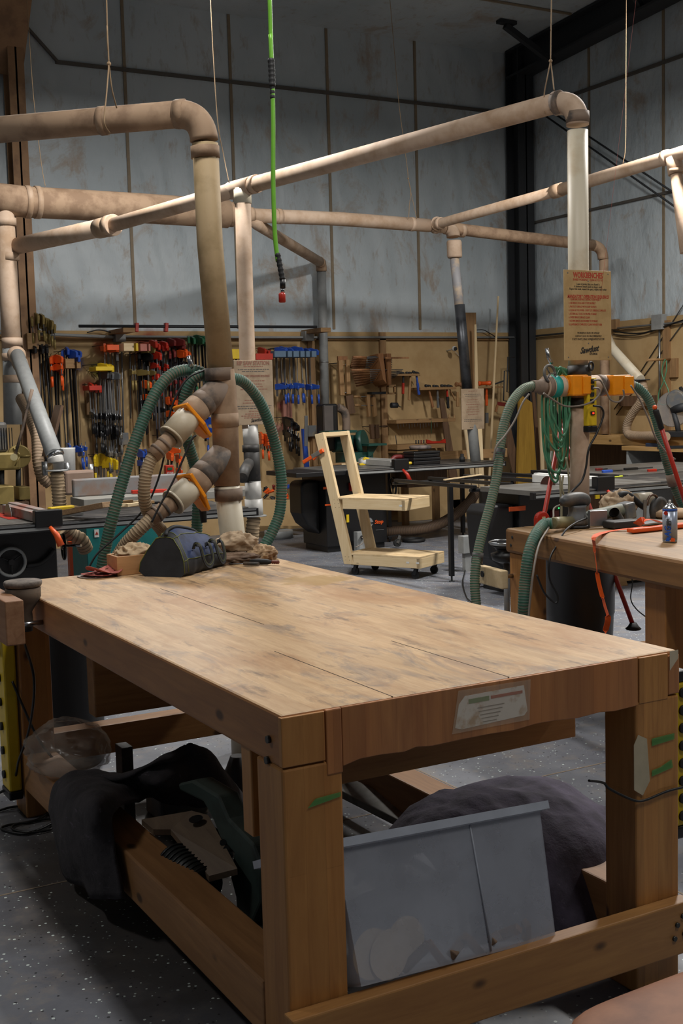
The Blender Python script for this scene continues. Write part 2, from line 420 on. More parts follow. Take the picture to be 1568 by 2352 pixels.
# ------------------------------------------------------------------ the setting
XW, YW = 9.36, 11.2
def zc(y): return 6.2 + .068 * (YW - y)
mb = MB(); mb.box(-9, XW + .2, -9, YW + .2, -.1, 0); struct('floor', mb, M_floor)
mb = MB(); mb.box(-9, XW + .3, YW, YW + .12, 0, 6.5); struct('wall_back', mb, M_film)
mb = MB(); mb.hexa([(XW, -9, 0), (XW + .12, -9, 0), (XW + .12, YW, 0), (XW, YW, 0), (XW, -9, 7.7), (XW + .12, -9, 7.7), (XW + .12, YW, 6.4), (XW, YW, 6.4)]); struct('wall_right', mb, M_film2)
mb = MB(); mb.hexa([(-9, -9, zc(-9)), (XW + .1, -9, zc(-9)), (XW + .1, YW + .1, zc(YW)), (-9, YW + .1, zc(YW)), (-9, -9, zc(-9) + .1), (XW + .1, -9, zc(-9) + .1), (XW + .1, YW + .1, zc(YW) + .1), (-9, YW + .1, zc(YW) + .1)]); struct('ceiling', mb, M_film)
# plywood wainscot
mb = MB(); mb.box(-9, XW, YW - .02, YW, 0, 2.465); struct('trim_1', mb, M_ply)
mb = MB(); mb.box(XW - .02, XW, -9, YW - .02, 0, 2.49); struct('trim_2', mb, M_ply)
mb = MB(); mb.box(-9, XW - .02, YW - .06, YW - .02, 2.36, 2.40); struct('trim_3', mb, M_oldx)
mb = MB()       # vertical seams of the insulation, horizontal girt strap
for x in (-.2, 1.1, 3.70, 5.02, 6.34, 7.64): mb.box(x - .018, x + .018, YW - .012, YW, 2.5, 6.2)
struct('trim_4', mb, M_tape)
mb = MB()
for y in (5.9, 7.2, 8.49, 9.8): mb.box(XW - .012, XW, y - .018, y + .018, 2.5, 6.6)
struct('trim_5', mb, M_tape)
mb = MB(); mb.box(2.9, XW, YW - .03, YW, 5.40, 5.44); mb.beam((2.45, YW - .03, 5.9), (2.92, YW - .03, 5.42), .03, .03); struct('trim_6', mb, M_girt)
mb = MB(); mb.box(XW - .03, XW, -2, 11.1, 5.42, 5.46); mb.box(XW - .03, XW, -2, 11.1, 3.92, 3.95); struct('trim_7', mb, M_girt)
def ibeam_v(x0, x1, y0, y1, z0, z1):
    m = MB(); m.box(x0, x1, y0, y0 + .02, z0, z1); m.box(x0, x1, y1 - .02, y1, z0, z1); xm = (x0 + x1) / 2; m.box(xm - .01, xm + .01, y0, y1, z0, z1); return m
struct('trim_8', ibeam_v(9.05, 9.30, 10.86, 11.14, 0, 6.2), M_steel)
mb = MB()      # rafter under the roof along the right wall
for (y0, y1, h) in ((11.1, -4, .34),):
    for dz in (0, -h): mb.hexa([(9.03, y1, zc(y1) - .03 + dz), (9.30, y1, zc(y1) - .03 + dz), (9.30, y0, zc(y0) - .03 + dz), (9.03, y0, zc(y0) - .03 + dz), (9.03, y1, zc(y1) + dz), (9.30, y1, zc(y1) + dz), (9.30, y0, zc(y0) + dz), (9.03, y0, zc(y0) + dz)])
    mb.hexa([(9.15, y1, zc(y1) - h), (9.18, y1, zc(y1) - h), (9.18, y0, zc(y0) - h), (9.15, y0, zc(y0) - h), (9.15, y1, zc(y1)), (9.18, y1, zc(y1)), (9.18, y0, zc(y0)), (9.15, y0, zc(y0))])
struct('trim_9', mb, M_steel)
mb = MB(); mb.beam((8.35, 10.2, zc(10.2) - .06), (9.1, 10.2, zc(10.2) - .42), .07, .07); mb.box(8.25, 8.5, 10.15, 10.25, zc(10.2) - .04, zc(10.2)); struct('trim_10', mb, M_steel)
mb = MB(); mb.beam((8.9, 8.6, zc(8.6) - .06), (9.15, 8.6, zc(8.6) - .35), .06, .06); mb.beam((7.4, 8.2, zc(8.2) - .03), (7.75, 8.2, zc(8.2) - .03), .05, .03); mb.beam((6.2, 7.7, zc(7.7) - .03), (6.5, 8.3, zc(8.3) - .03), .05, .03); struct('trim_11', mb, M_steel)
struct('trim_12', ibeam_v(2.30, 2.47, 10.9, 11.14, 0, 6.2), M_brown)
mb = MB(); mb.hexa([(2.1, 10.5, 5.95), (2.5, 10.5, 5.95), (2.5, 11.1, 5.2), (2.2, 11.1, 5.2), (2.1, 10.5, 6.2), (2.6, 10.5, 6.2), (2.6, 11.1, 6.2), (2.1, 11.1, 6.2)]); struct('trim_13', mb, M_brown)
mb = MB(); mb.tube([(9.2, 10.8, 5.55), (XW - .05, 7.4, 3.35)], .012, 6); mb.tube([(9.2, 10.8, 5.45), (XW - .05, 7.35, 3.15)], .012, 6); struct('trim_14', mb, M_steel)
# purlin lines on the roof lining
mb = MB()
for y in (9.7, 8.2, 6.6): mb.hexa([(-9, y, zc(y) - .02), (9.0, y, zc(y) - .02), (9.0, y + .03, zc(y) - .02), (-9, y + .03, zc(y) - .02), (-9, y, zc(y)), (9.0, y, zc(y)), (9.0, y + .03, zc(y)), (-9, y + .03, zc(y))])
struct('trim_15', mb, M_tape)
# saw-cut joints in the slab
mb = MB()
for a, b in (((1.6, -9), (1.6, 11)), ((6.0, -9), (6.0, 11))): mb.box(a[0] - .004, a[0] + .004, a[1], b[1], 0, .0012)
for y in (1.6, 7.4): mb.box(-9, XW - .05, y - .004, y + .004, 0, .0012)
struct('trim_16', mb, paint('joint_filler', '#8a7a68', .8))
# studs over the plywood
for i, (x, z0, z1) in enumerate(((7.03, .02, 2.46), (5.98, 0.02, 2.46))):
    mb = MB(); mb.box(x - .045, x + .045, YW - .06, YW - .02, z0, z1); struct('trim_%d' % (17 + i), mb, M_oldz)

# ------------------------------------------------------------------ main workbench
W, L, ZT = 1.172, 2.461, .917
bench = thing('workbench', 'large butcher block workbench with thick worn top and square legs in the foreground', 'workbench', (0, 0, 0))
def top_mat():
    t = NT('worn_bench_top'); v = t.co((1, .12, 1)); g = t.noise(v, 42, 8, .68, .5)
    c = t.mix(t.ramp(g, [(.34, 0.0), (.68, 1.0)]), '#c6a67e', '#ad8a62')
    sp = t.n('ShaderNodeSeparateXYZ'); cb = t.n('ShaderNodeCombineXYZ'); t.l(t.co(), sp.inputs[0])
    for i_, a_ in enumerate((1, 0, 2)): t.l(sp.outputs[a_], cb.inputs[i_])
    br = t.n('ShaderNodeTexBrick'); br.inputs['Scale'].default_value = 1; br.inputs['Brick Width'].default_value = .8; br.inputs['Row Height'].default_value = .043
    br.inputs['Mortar Size'].default_value = .0005; br.inputs['Color1'].default_value = (.78, .76, .74, 1); br.inputs['Color2'].default_value = (1.1, 1.08, 1.04, 1); br.inputs['Mortar'].default_value = (.6, .55, .5, 1)
    t.l(cb.outputs[0], br.inputs['Vector']); c = t.mix(.5, c, br.outputs['Color'], 'MULTIPLY')
    sm = t.noise(t.co((1, .35, 1)), 6, 7, .7, 1.0); c = t.mix(t.ramp(sm, [(.53, 0.0), (.66, .72)]), c, '#6f655f')          # grey smudges
    sm2 = t.noise(t.co((1, .45, 1)), 3.4, 6, .65, .6); c = t.mix(t.ramp(sm2, [(.50, 0.0), (.68, .65)]), c, '#9a6b3c')      # orange wear
    sm3 = t.noise(t.co((1, .2, 1)), 16, 6, .7); c = t.mix(t.ramp(sm3, [(.57, 0.0), (.68, .75)]), c, '#5c4634')
    # the glue stain beside the rags
    gr = t.n('ShaderNodeVectorMath', operation='DISTANCE'); gr.inputs[1].default_value = (1.0, 1.72, .9); t.l(t.co((1, 1, 1)), gr.inputs[0])
    nn = t.n('ShaderNodeMath', operation='ADD'); t.l(gr.outputs['Value'], nn.inputs[0]); n0 = t.noise(t.co(), 14, 4); n1 = t.n('ShaderNodeMath', operation='MULTIPLY'); n1.inputs[1].default_value = .25; t.l(n0, n1.inputs[0]); t.l(n1.outputs[0], nn.inputs[1])
    c = t.mix(t.ramp(nn.outputs[0], [(.22, .7), (.27, 0.0)]), c, '#94701f')
    t.bump(g, .12, .002); return t.set(c, .52)
M_top = top_mat()
mb = MB(); mb.box(0, W, 0, L, .795, ZT)
mb.mi = [0, 1, 2, 0, 2, 0]; mb.mi = [0, 1, 2, 0, 2, 0]
top = mb.build('tabletop', [M_side, M_top, M_end], bench, bevel=.007)
legd = dict(fl=(0, .148, -.004, .13), fr=(1.028, 1.172, -.004, .12), bl=(0, .121, 2.30, L + .003), br=(1.03, 1.172, 2.30, L + .003))
for k, (x0, x1, y0, y1) in legd.items():
    mb = MB(); mb.box(x0 - .003, x1 + .003 if k[1] == 'r' else x1, y0, y1, 0, .905 if k[0] == 'f' and 0 else .796); mb.build('leg', M_leg, bench, bevel=.006)
mb = MB(); mb.box(-.003, .105, -.006, .01, .80, .912); mb.box(1.034, 1.135, -.006, .01, .79, .912); parts('leg_tenon', mb, M_leg, bench, bevel=.002)
mb = MB(); mb.box(.108, .148, -.007, .02, .765, .914); mb.box(1.137, 1.176, -.006, .03, .80, .905); parts('end_cleat', mb, M_end, bench, bevel=.003)
mb = MB()                                            # rough lower edge of the end board
poly = [(.15, .914), (.15, .778)]
xs = .15; random.seed(3)
while xs < 1.0: xs += random.uniform(.03, .09); poly.append((min(xs, 1.032), .787 + random.uniform(-.004, .004)))
poly += [(1.032, .914)]
mb.prism([(p[0], p[1]) for p in poly], (0, -.004, 0), (1, 0, 0), (0, 0, 1), (0, 1, 0), .03); mb.build('end_board', M_end, bench, bevel=.002)
# stuck label with green and red print, half torn away
lab = MB(); lab.prism([(0, 0), (.02, -.006), (.205, .0), (.215, .01), (.205, .075), (.03, .073), (.012, .055)], (.455, -.0052, .818), (1, 0, 0), (0, 0, 1), (0, 1, 0), .001)
lo = tag(lab.build('shipping_label', mat('torn_label_paper', '#e2dfda', .3, 0, '#b99c7c', 26, .52, .66), bench), 'torn white paper label with green and red stripe under clear tape')
mb = MB(); mb.box(.56, .655, -.0060, -.0052, .874, .881); mb.build('printed_stripe', M_text_r, lo)
mb = MB(); mb.box(.495, .555, -.0060, -.0052, .871, .882); mb.build('printed_stripe', paint('green_ink', '#5d8a52', .5), lo)
mb = MB()
for i in range(5): mb.box(.52 + .004 * i, .60 - .006 * i, -.0060, -.0052, .856 - .009 * i, .858 - .009 * i)
mb.build('printed_lines', paint('grey_ink', '#8c8782', .6), lo)
tp = MB(); tp.prism([(0, 0), (.23, 0), (.235, .1), (.02, .102)], (.445, -.0066, .805), (1, 0, 0), (0, 0, 1), (0, 1, 0), .0004)
t = NT('clear_tape'); t.b.inputs['Alpha'].default_value = .18; tp.build('clear_tape', t.set('#d8c8b0', .15), bench)
# green marker strokes and white tape on the legs
t = NT('green_marker'); t.b.inputs['Alpha'].default_value = .52; M_gm = t.set('#4f9a55', .8)
mb = MB(); mb.prism([(0, 0), (.085, .012), (.085, .022), (.02, .018)], (.055, -.0085, .70), (1, 0, 0), (0, 0, 1), (0, 1, 0), .001); mb.prism([(0, 0), (.08, .006), (.08, .022), (0, .02)], (1.075, -.0085, .672), (1, 0, 0), (0, 0, 1), (0, 1, 0), .001); mb.prism([(0, 0), (.075, .012), (.07, .034), (.03, .02), (0, .016)], (1.075, -.0085, .59), (1, 0, 0), (0, 0, 1), (0, 1, 0), .001); parts('marker_stroke', mb, M_gm, bench)
mb = MB(); mb.prism([(0, .02), (.03, 0), (.055, .035), (.045, .15), (.015, .165), (0, .14)], (1.012, -.009, .545), (1, 0, 0), (0, 0, 1), (0, 1, 0), .001); mb.build('masking_tape', paint('masking_tape', '#b9ad92', .7), bench)
mb = MB(); mb.prism([(0, 0), (.03, .03), (.03, .052), (0, .052)], (1.14, -.0075, .865), (1, 0, 0), (0, 0, 1), (0, 1, 0), .001); mb.build('filler_patch', paint('wood_filler', '#c9bba0', .8), bench)
# rails
mb = MB(); mb.box(-.02, 1.178, -.052, -.006, .104, .246); mb.build('stretcher', M_railw, bench, bevel=.004)
mb = MB(); mb.box(-.005, .12, .132, 2.30, .118, .256); mb.build('stretcher', M_raily, bench, bevel=.006)
mb = MB(); mb.box(1.06, 1.172, .122, 2.30, .118, .25); mb.build('stretcher', M_raily, bench, bevel=.006)
mb = MB(); mb.box(.122, 1.03, 2.31, 2.40, .20, .318); mb.build('stretcher', M_railw, bench, bevel=.004)
mb = MB(); mb.box(.13, 1.12, .35, .43, .605, .794); mb.build('top_bearer', M_railw, bench, bevel=.004)
mb = MB(); mb.box(.16, 1.0, 1.88, 1.96, .47, .794); mb.build('top_bearer', M_railw, bench, bevel=.006)
mb = MB(); mb.box(.01, .13, .19, .245, .58, .795); mb.build('support_block', M_leg, bench, bevel=.004)
mb = MB()
for x, z in ((.03, .135), (.03, .215), (1.14, .21), (1.12, .19), (1.11, .155), (1.145, .16), (.11, .115)): mb.cyl((x, -.058, z), (x, -.05, z), .007, seg=8)
for y, z in ((.06, .85), (.07, .80)): mb.cyl((-.008, y, z), (-.001, y, z), .009, seg=8)
parts('lag_bolt', mb, paint('bolt_steel', '#4a4a48', .4, .8), bench)
# vise on the left long side: wooden jaw, guide rods, handle
mb = MB(); mb.box(-.165, -.10, 1.79, 2.40, .79, .945); mb.build('vise_jaw', wood('vise_wood', '#9a7253', '#82593c', 1, 6, False), bench, bevel=.004)
mb = MB(); mb.cyl((-.1, 1.93, .835), (.0, 1.93, .835), .009, seg=12); mb.cyl((-.1, 2.3, .835), (0, 2.3, .835), .009, seg=12); parts('vise_rod', mb, M_chrome, bench)
mb = MB(); mb.cyl((-.21, 2.13, .83), (-.165, 2.13, .83), .03, seg=16); mb.cyl((-.20, 2.03, .83), (-.20, 2.24, .83), .009, seg=10); mb.build('vise_handle', M_blk, bench)

# sander clamped upside down in the vise
ct = AZ(40, 1335, .975); s = thing('orbital_sander', 'dusty round orbital sander gripped pad upward in the bench vise', 'sander', (-.05, 1.99, .80))
M_sd = mat('dusty_grey_tool', '#6a5c4f', .7, 0, '#3b3733', 9, .45, .6)
c = V3((-.05, 1.99, 0))
mb = MB(); mb.lathe([(.026, .80), (.030, .84), (.028, .87), (.05, .905), (.062, .925), (.063, .955), (.06, .96)], c, seg=36); mb.build('housing', M_sd, s)
mb = MB(); mb.lathe([(.05, .96), (.064, .963), (.068, .972), (.068, .98), (.064, .984), (.02, .986)], c, seg=40); mb.build('sanding_pad', mat('worn_pad', '#7d736a', .85, 0, '#4f4843', 20), s)

# ------------------------------------------------------------------ things on the workbench
def disc_wavy(c, r, z, curl, ang, holes, mat_, name, label, thick=.0012):
    m = MB(); n = 48; vs = []; fs = []
    hp = [(r * .55 * math.cos(k * PI / 4 + .3), r * .55 * math.sin(k * PI / 4 + .3)) for k in range(8)]
    nr = 14
    for j in range(nr + 1):
        for k in range(n):
            rr = r * j / nr; a = 2 * PI * k / n; x, y = rr * math.cos(a), rr * math.sin(a)
            q = x * math.cos(ang) + y * math.sin(ang); vs.append((c[0] + x, c[1] + y, z + curl * (q / r) ** 2 * r))
    for j in range(nr):
        for k in range(n):
            rr = r * (j + .5) / nr; a = 2 * PI * (k + .5) / n; x, y = rr * math.cos(a), rr * math.sin(a)
            if holes and any((x - h[0]) ** 2 + (y - h[1]) ** 2 < (r * .085) ** 2 for h in hp): continue
            fs.append((j * n + k, j * n + (k + 1) % n, (j + 1) * n + (k + 1) % n, (j + 1) * n + k))
    m.add(vs, fs, True); return one(name, m, mat_, label, 'sandpaper', 'sanding discs at the far left corner of the bench', solid=thick)
M_sp = mat('pink_sandpaper', '#b3655a', .9, 0, '#a3564d', 40); M_spb = mat('sandpaper_backing', '#a79a90', .9)
disc_wavy((.345, 2.385), .075, ZT + .002, .02, 0, True, M_spb, 'sanding_disc', 'pale backed sanding disc lying lowest in the small stack on the bench')
disc_wavy((.355, 2.375), .073, ZT + .009, .08, .3, True, M_sp, 'sanding_disc', 'reddish sanding disc in the middle of the small stack on the bench')
disc_wavy((.375, 2.365), .075, ZT + .017, .42, .35, True, M_sp, 'sanding_disc', 'curled pink sanding disc with holes on top of the small stack')

bx = thing('wooden_box', 'small open pine box holding cream rags beside the tool bag', 'box', (.50, 2.39, ZT), 0)
M_bx = wood('box_pine_x', '#c79868', '#ad7e50', 0, 7, False)
p0 = V3((.449, 2.331, ZT)); rot = .0
def bx_panel(x0, x1, y0, y1, nm='side_panel'): m = MB(); m.box(x0, x1, y0, y1, ZT + .001, ZT + .078); m.build(nm, M_bx, bx, bevel=.0015)
X0, X1, Y0, Y1 = .415, .60, 2.325, 2.455
for a in ((X0, X1, Y0, Y0 + .01), (X0, X1, Y1 - .01, Y1), (X0, X0 + .01, Y0 + .01, Y1 - .01), (X1 - .01, X1, Y0 + .01, Y1 - .01)): bx_panel(*a)
m = MB(); m.box(X0 + .01, X1 - .01, Y0 + .01, Y1 - .01, ZT + .001, ZT + .008); m.build('base_panel', M_bx, bx)
mb = crumple((.515, 2.395, ZT + .045), (.085, .052, .05), 3, .5, 2.6); one('rag', mb, mat('cream_rag', '#c2a988', .9, 0, '#a68c6c', 12), 'cream cotton rag heaped in the small pine box', 'rag')

# tool bag
bag = thing('tool_bag', 'dark blue and black canvas tool bag with yellow piping on the bench', 'bag', (.70, 2.30, ZT), 0)
M_bb = mat('navy_canvas', '#28375c', .7, 0, '#1b2540', 12, bump=.25); M_bk = mat('black_canvas', '#1e2024', .65, 0, '#131417', 10, bump=.25); M_pip = paint('yellow_green_piping', '#656b22', .6)
d1 = V3((.875, 2.33, 0)) - V3((.617, 2.125, 0)); LB = d1.length; d1.normalize(); d2 = V3((-d1.y, d1.x, 0)); O = V3((.617, 2.125, ZT))
def bagpt(s_, t_, z): return O + d1 * s_ + d2 * t_ + V3((0, 0, z))
def bag_sec(s_):
    """outline of the cross-section at station s (0 near-left end .. 1 right end): wide base, narrow zipped mouth"""
    e = abs(s_ - .5) * 2; k = 1 - .12 * e ** 4; hh = .195 * (1 - .10 * e ** 3) * (1 - .18 * max(0, s_ - .2)); wb = .185 * (1 - .1 * e ** 6)
    pr = [(0, 0), (-.012, .02), (-.008, .07), (.018, .12), (.045, .165), (.062, hh * .97), (.085, hh), (.10, hh * .98), (.125, .165), (.165, .11), (.192, .06), (.195, .02), (wb, 0)]
    return [(p[0], p[1] * hh / .195) for p in pr]
R = []
N = 30
for i in range(N + 1):
    s_ = i / N; sec = bag_sec(s_); x = -.015 + s_ * (LB + .03)
    inset = 1 - .0 * s_
    ring = []
    for q, (a, b) in enumerate(sec):
        shrink = .045 * (b / .2) * (1 if s_ > .5 else -1) * (abs(s_ - .5) * 2) ** 2
        wr = noise.noise(V3((s_ * 7, a * 25, b * 18))) * .010
        ring.append(bagpt(x - shrink, a + wr + (.0), b + wr * .4))
    R.append(ring)
mb = MB(); mb.rings(R, True, True); n_ = len(R[0])
mb.mi = []
for i in range(N):
    for k in range(n_): mb.mi.append(1 if (k in (0, 1, 10, 11, 12) or i < 3 or i > N - 4) else 0)
mb.mi += [1, 1]; mb.build('body', [M_bb, M_bk], bag)
mb = MB()
for k in (4, 8):
    mb.tube([R[i][k] + V3((0, 0, .001)) for i in range(0, N + 1)], .0016, 6)
mb.tube([R[i][2] - d2 * .001 for i in range(N + 1)], .0013, 6)
mb.tube([p for p in R[3][1:12]], .0016, 6); mb.tube([p - d2 * 0 for p in R[0][1:12]], .0016, 6); mb.build('piping', M_pip, bag)
mb = MB(); mb.tube([R[i][6] + V3((0, 0, .004)) for i in range(0, N + 1)], .008, 8); mb.build('zipper_flap', M_bk, bag)
for (sa, sb) in ((.30, .60), (.68, .92)):
    hp = [bagpt(LB * sa, .004, .10), bagpt(LB * (sa + .005), -.004, .118), bagpt(LB * (sa + .035), -.020, .112), bagpt(LB * (sa + .05), -.030, .07), bagpt(LB * (sa + .08), -.036, .04), bagpt(LB * (sa + sb) / 2, -.040, .026), bagpt(LB * (sb - .04), -.036, .042), bagpt(LB * (sb - .01), -.028, .075), bagpt(LB * sb, -.014, .11), bagpt(LB * (sb + .02), .008, .104)]
    P = catmull(hp, 8); mb = MB(); 
    def strap(mb, P, wv, hw, th, nrm=None):
        RR = []
        for i, p in enumerate(P):
            T_ = (P[min(i + 1, len(P) - 1)] - P[max(i - 1, 0)]).normalized(); w_ = T_.cross(nrm).normalized(); u_ = T_.cross(w_)
            RR.append([p + w_ * hw + u_ * th, p - w_ * hw + u_ * th, p - w_ * hw - u_ * th, p + w_ * hw - u_ * th])
        mb.rings(RR, True, False)
    strap(mb, P, None, .0095, .002, (-d2 + V3((0, 0, .25))).normalized()); h_ = mb.build('handle', M_bk, bag)
    mb = MB(); mb.tube([p - d2 * .003 + V3((0, 0, .004)) for p in P], .0008, 5); mb.build('stitching', M_pip, h_)

# rags beside the pipe foot
one('rag', crumple((.985, 2.425, ZT + .045), (.10, .055, .055), 5, .5, 2.4), M_jute, 'pale crumpled cotton rag on top of the heap against the near dust pipe', 'rag')
one('rag', crumple((1.085, 2.385, ZT), (.075, .06, .045), 8, .5, 2.6), mat('tan_rag', '#a98d6c', .9, 0, '#7e634a', 14), 'tan crumpled rag at the right end of the heap on the bench corner', 'rag')
one('rag', crumple((.955, 2.37, ZT), (.12, .06, .03), 12, .5, 3.0), M_jute2, 'dark brown dusty rag under the pale one beside the tool bag', 'rag')
g = thing('utility_tool', 'black handled rotary deburring tool with rusty tip lying on the bench beyond the bag', 'tool', (1.0, 2.22, ZT), 0)
a, b = V3((.985, 2.285, ZT + .014)), V3((1.068, 2.175, ZT + .014))
mb = MB(); mb.tube([a, a.lerp(b, .3), a.lerp(b, .6), a.lerp(b, .75)], [.008, .013, .012, .006], 12); mb.build('handle', M_blkr, g)
mb = MB(); mb.tube([a.lerp(b, .75 + .03 * k) for k in range(9)], [.009 if k % 2 else .006 for k in range(9)], 10); mb.build('tip', paint('rusty_tip', '#6b2f22', .6), g)
g = thing('glue_spreader', 'thin metal scraper with a wooden handle lying in front of the black tool', 'scraper', (.93, 2.25, ZT), 0)
mb = MB(); mb.tube([(.90, 2.335, ZT + .006), (.955, 2.245, ZT + .01)], .003, 8); mb.build('blade', M_alu, g)
mb = MB(); mb.tube([(.945, 2.262, ZT + .011), (.985, 2.20, ZT + .011)], .008, 8); mb.build('handle', M_sd, g)

# yellow powered strips on the bench legs
def strip(name, label, loc, w, d, h, face, n):
    t = thing(name, label, 'power strip', loc); x, y, z = loc
    m = MB(); m.box(x - w / 2, x + w / 2, y - d / 2, y + d / 2, z, z + h); m.build('casing', M_yel, t, bevel=.008)
    m = MB(); m.box(x - w / 2 - .002, x + w / 2 + .002, y - d / 2 - .002, y + d / 2 + .002, z - .035, z + .0); m.box(x - w / 2 - .002, x + w / 2 + .002, y - d / 2 - .002, y + d / 2 + .002, z + h, z + h + .03); m.build('end_cap', M_blk, t, bevel=.006)
    for k in range(n):
        zz = z + h * (k + .6) / (n + .2); m = MB(); m.cyl((x + face * (w / 2), y - .0, zz), (x + face * (w / 2 + .01), y, zz), .016, seg=14); m.cyl((x, y - d / 2 - .008, zz), (x, y - d / 2, zz), .014, seg=14) if face > 0 else None; parts('outlet', m, M_blkr, t)
    return t
strip('power_strip', 'yellow multi outlet power strip standing on the near right side of the foreground bench', (1.212, .05, .42), .045, .06, .40, 1, 8)
psl = strip('power_strip', 'yellow multi outlet power strip fixed to the far left leg of the foreground bench', (-.035, 2.38, .11), .05, .12, .60, -1, 6)
cable('power_cord', [(-.03, 2.31, .55), (.0, 2.28, .45), (.04, 2.24, .33), (.09, 2.2, .24)], .005, M_cordb, parent=psl)
cable('electric_cable', [AX(57, 1480, -.02), AX(78, 1560, -.03), AX(70, 1660, -.03), AX(45, 1740, -.04), AX(10, 1815, -.06), (-.35, 2.5, .01), (-.6, 2.4, .01)], .005, M_cordb, 'long black cord hanging from the bench vise corner down to the floor')
P = [AZ(x, y, .008) for x, y in ((-30, 1870), (40, 1852), (110, 1860), (80, 1885), (20, 1895), (5, 1905), (60, 1915), (120, 1890), (118, 1880), (40, 1893), (30, 1905), (70, 1912), (115, 1905), (122, 1890))]
cable('extension_cord', P, .005, M_cordb, 'coiled black cord on the floor beside the bench left rail')
# zip tie round the front right leg
cable('cable_tie', [AY(1352, 1793, -.02), AY(1385, 1798, .0), AY(1400, 1812, -.0), AY(1452, 1837, -.012), AY(1480, 1838, -.012), AY(1530, 1818, -.012), AY(1568, 1808, -.012)], .0035, M_cordb, 'black cord strapped round the front right bench leg')

# ------------------------------------------------------------------ below the bench
def bin_mat():
    t = NT('frosted_plastic'); t.b.inputs['Alpha'].default_value = .36
    v = t.co(); c = t.mix(t.ramp(t.noise(v, 9, 6), [(.45, 0.0), (.7, .5)]), '#c6cbd6', '#a9acb6')
    return t.set(c, .42)
M_bin = bin_mat()
bn = thing('storage_bin', 'translucent plastic storage bin leaning back on the bench front rail', 'storage bin', (.5, .1, .25))
# corners: bottom front on the rail, rim leaning back
bl = V3((.165, -.035, .268)); lean = V3((-.030, .055, .335)); dep = V3((0, .38, -.17))
u1 = V3((1, 0, -.04))
def P(a, b, c): return bl + u1 * a + lean * b + dep * c
Wb = .575
def bx4(s0, b, m): return [P(s0, b, m), P(Wb - s0, b, m), P(Wb - s0, b, 1 - m), P(s0, b, 1 - m)]
mb = MB()
lo_, hi_ = bx4(.006, 0, .03), bx4(-.004, 1, -.02)
mb.add(lo_ + hi_, [(0, 1, 2, 3), (0, 1, 5, 4), (1, 2, 6, 5), (2, 3, 7, 6), (3, 0, 4, 7)]); mb.build('tub', M_bin, bn, solid=.003, bevel=0)
mb = MB(); ri = bx4(-.010, .93, -.018); ro_ = bx4(-.026, .94, -.05); rt_ = bx4(-.026, 1.0, -.05); rit = bx4(-.010, 1.0, -.018)
mb.rings([ri, ro_, rt_, rit], False, False, closed=True); mb.build('rim', mat('frosted_rim', '#b9bfca', .35), bn)
mb = MB(); mb.tube([P(.37, .02, 0.02), P(.365, .96, -.02)], .0025, 6); mb.build('moulding_rib', mat('frosted_rib', '#a3a8b3', .4), bn)
random.seed(5)
disc_c = [(.10, .06), (.06, .02), (.16, .03)]
for k, (a, b_) in enumerate(disc_c):
    m = MB(); n = 28; ctr = P(a + .01, .16 + .03 * k, .11 + .02 * k); ax_ = V3((1, .1, .15)).normalized(); ay_ = V3((0, .35, .93)).normalized()
    m.prism([(.055 * math.cos(2 * PI * q / n), .055 * math.sin(2 * PI * q / n)) for q in range(n)], ctr, ax_, ay_, ax_.cross(ay_), .0012)
    one('sanding_disc', m, mat('tan_disc', '#e0cdb4', .9), 'used tan sanding disc lying in the translucent bin', 'sandpaper', 'sanding discs inside the bin')
for k in range(7):
    m = MB(); c_ = P(.18 + .055 * k, .08 + .03 * random.random(), .07 + .05 * random.random()); m.obox(c_, .03 + .02 * random.random(), .012, .009, (random.random(), random.random(), random.random() * 3))
    one('wood_scrap', m, M_clw if k % 2 else M_jute2, 'small brown wood scrap at the bottom of the translucent bin', 'scrap', 'wood scraps inside the bin', bevel=.003)

def quilt_mat(name, c, c2):
    t = NT(name); v = t.co(); col = t.mix(t.ramp(t.noise(v, 14, 6), [(.4, 0.0), (.65, 1.0)]), c, c2)
    col = t.mix(t.ramp(t.noise(t.co((1, .2, 1)), 60, 4, .7), [(.62, 0.0), (.72, .5)]), col, '#6b6270')
    wv = t.n('ShaderNodeTexWave'); wv.inputs['Scale'].default_value = 5.5; wv.inputs['Distortion'].default_value = 3; wv.inputs['Detail'].default_value = 2; t.l(v, wv.inputs['Vector'])
    t.bump(t.mix(.8, wv.outputs['Fac'], t.noise(v, 22, 5, .65)), .55, .012); return t.set(col, .95)
M_q1 = quilt_mat('charcoal_quilt', '#3b373a', '#2a282b'); M_q2 = quilt_mat('purple_grey_quilt', '#453f4e', '#332e39')
def cloth(name, ctrl, mat_, label, amp=.02, nu=60, nv=50, seed=1, thick=.012, freq=6):
    """sheet through a control net (rows of points), with folds"""
    rows = [catmull(r, 8) for r in ctrl]; mcol = min(len(r) for r in rows)
    cols = [catmull([r[i] for r in rows], 8) for i in range(mcol)]
    n_, m_ = len(cols), len(cols[0]); mb = MB(); vs = []; fs = []
    for i in range(n_):
        for j in range(m_):
            p = cols[i][j]; q = p * freq + V3((seed, seed * 2, 0)); d = noise.noise(q) * amp + noise.noise(q * 2.7) * amp * .45
            vs.append(V3((p.x + d * .5, p.y + d * .6, max(p.z + d, .012))))
    for i in range(n_ - 1):
        for j in range(m_ - 1): fs.append((i * m_ + j, i * m_ + j + 1, (i + 1) * m_ + j + 1, (i + 1) * m_ + j))
    mb.add(vs, fs, True); return one(name, mb, mat_, label, 'blanket', solid=thick)
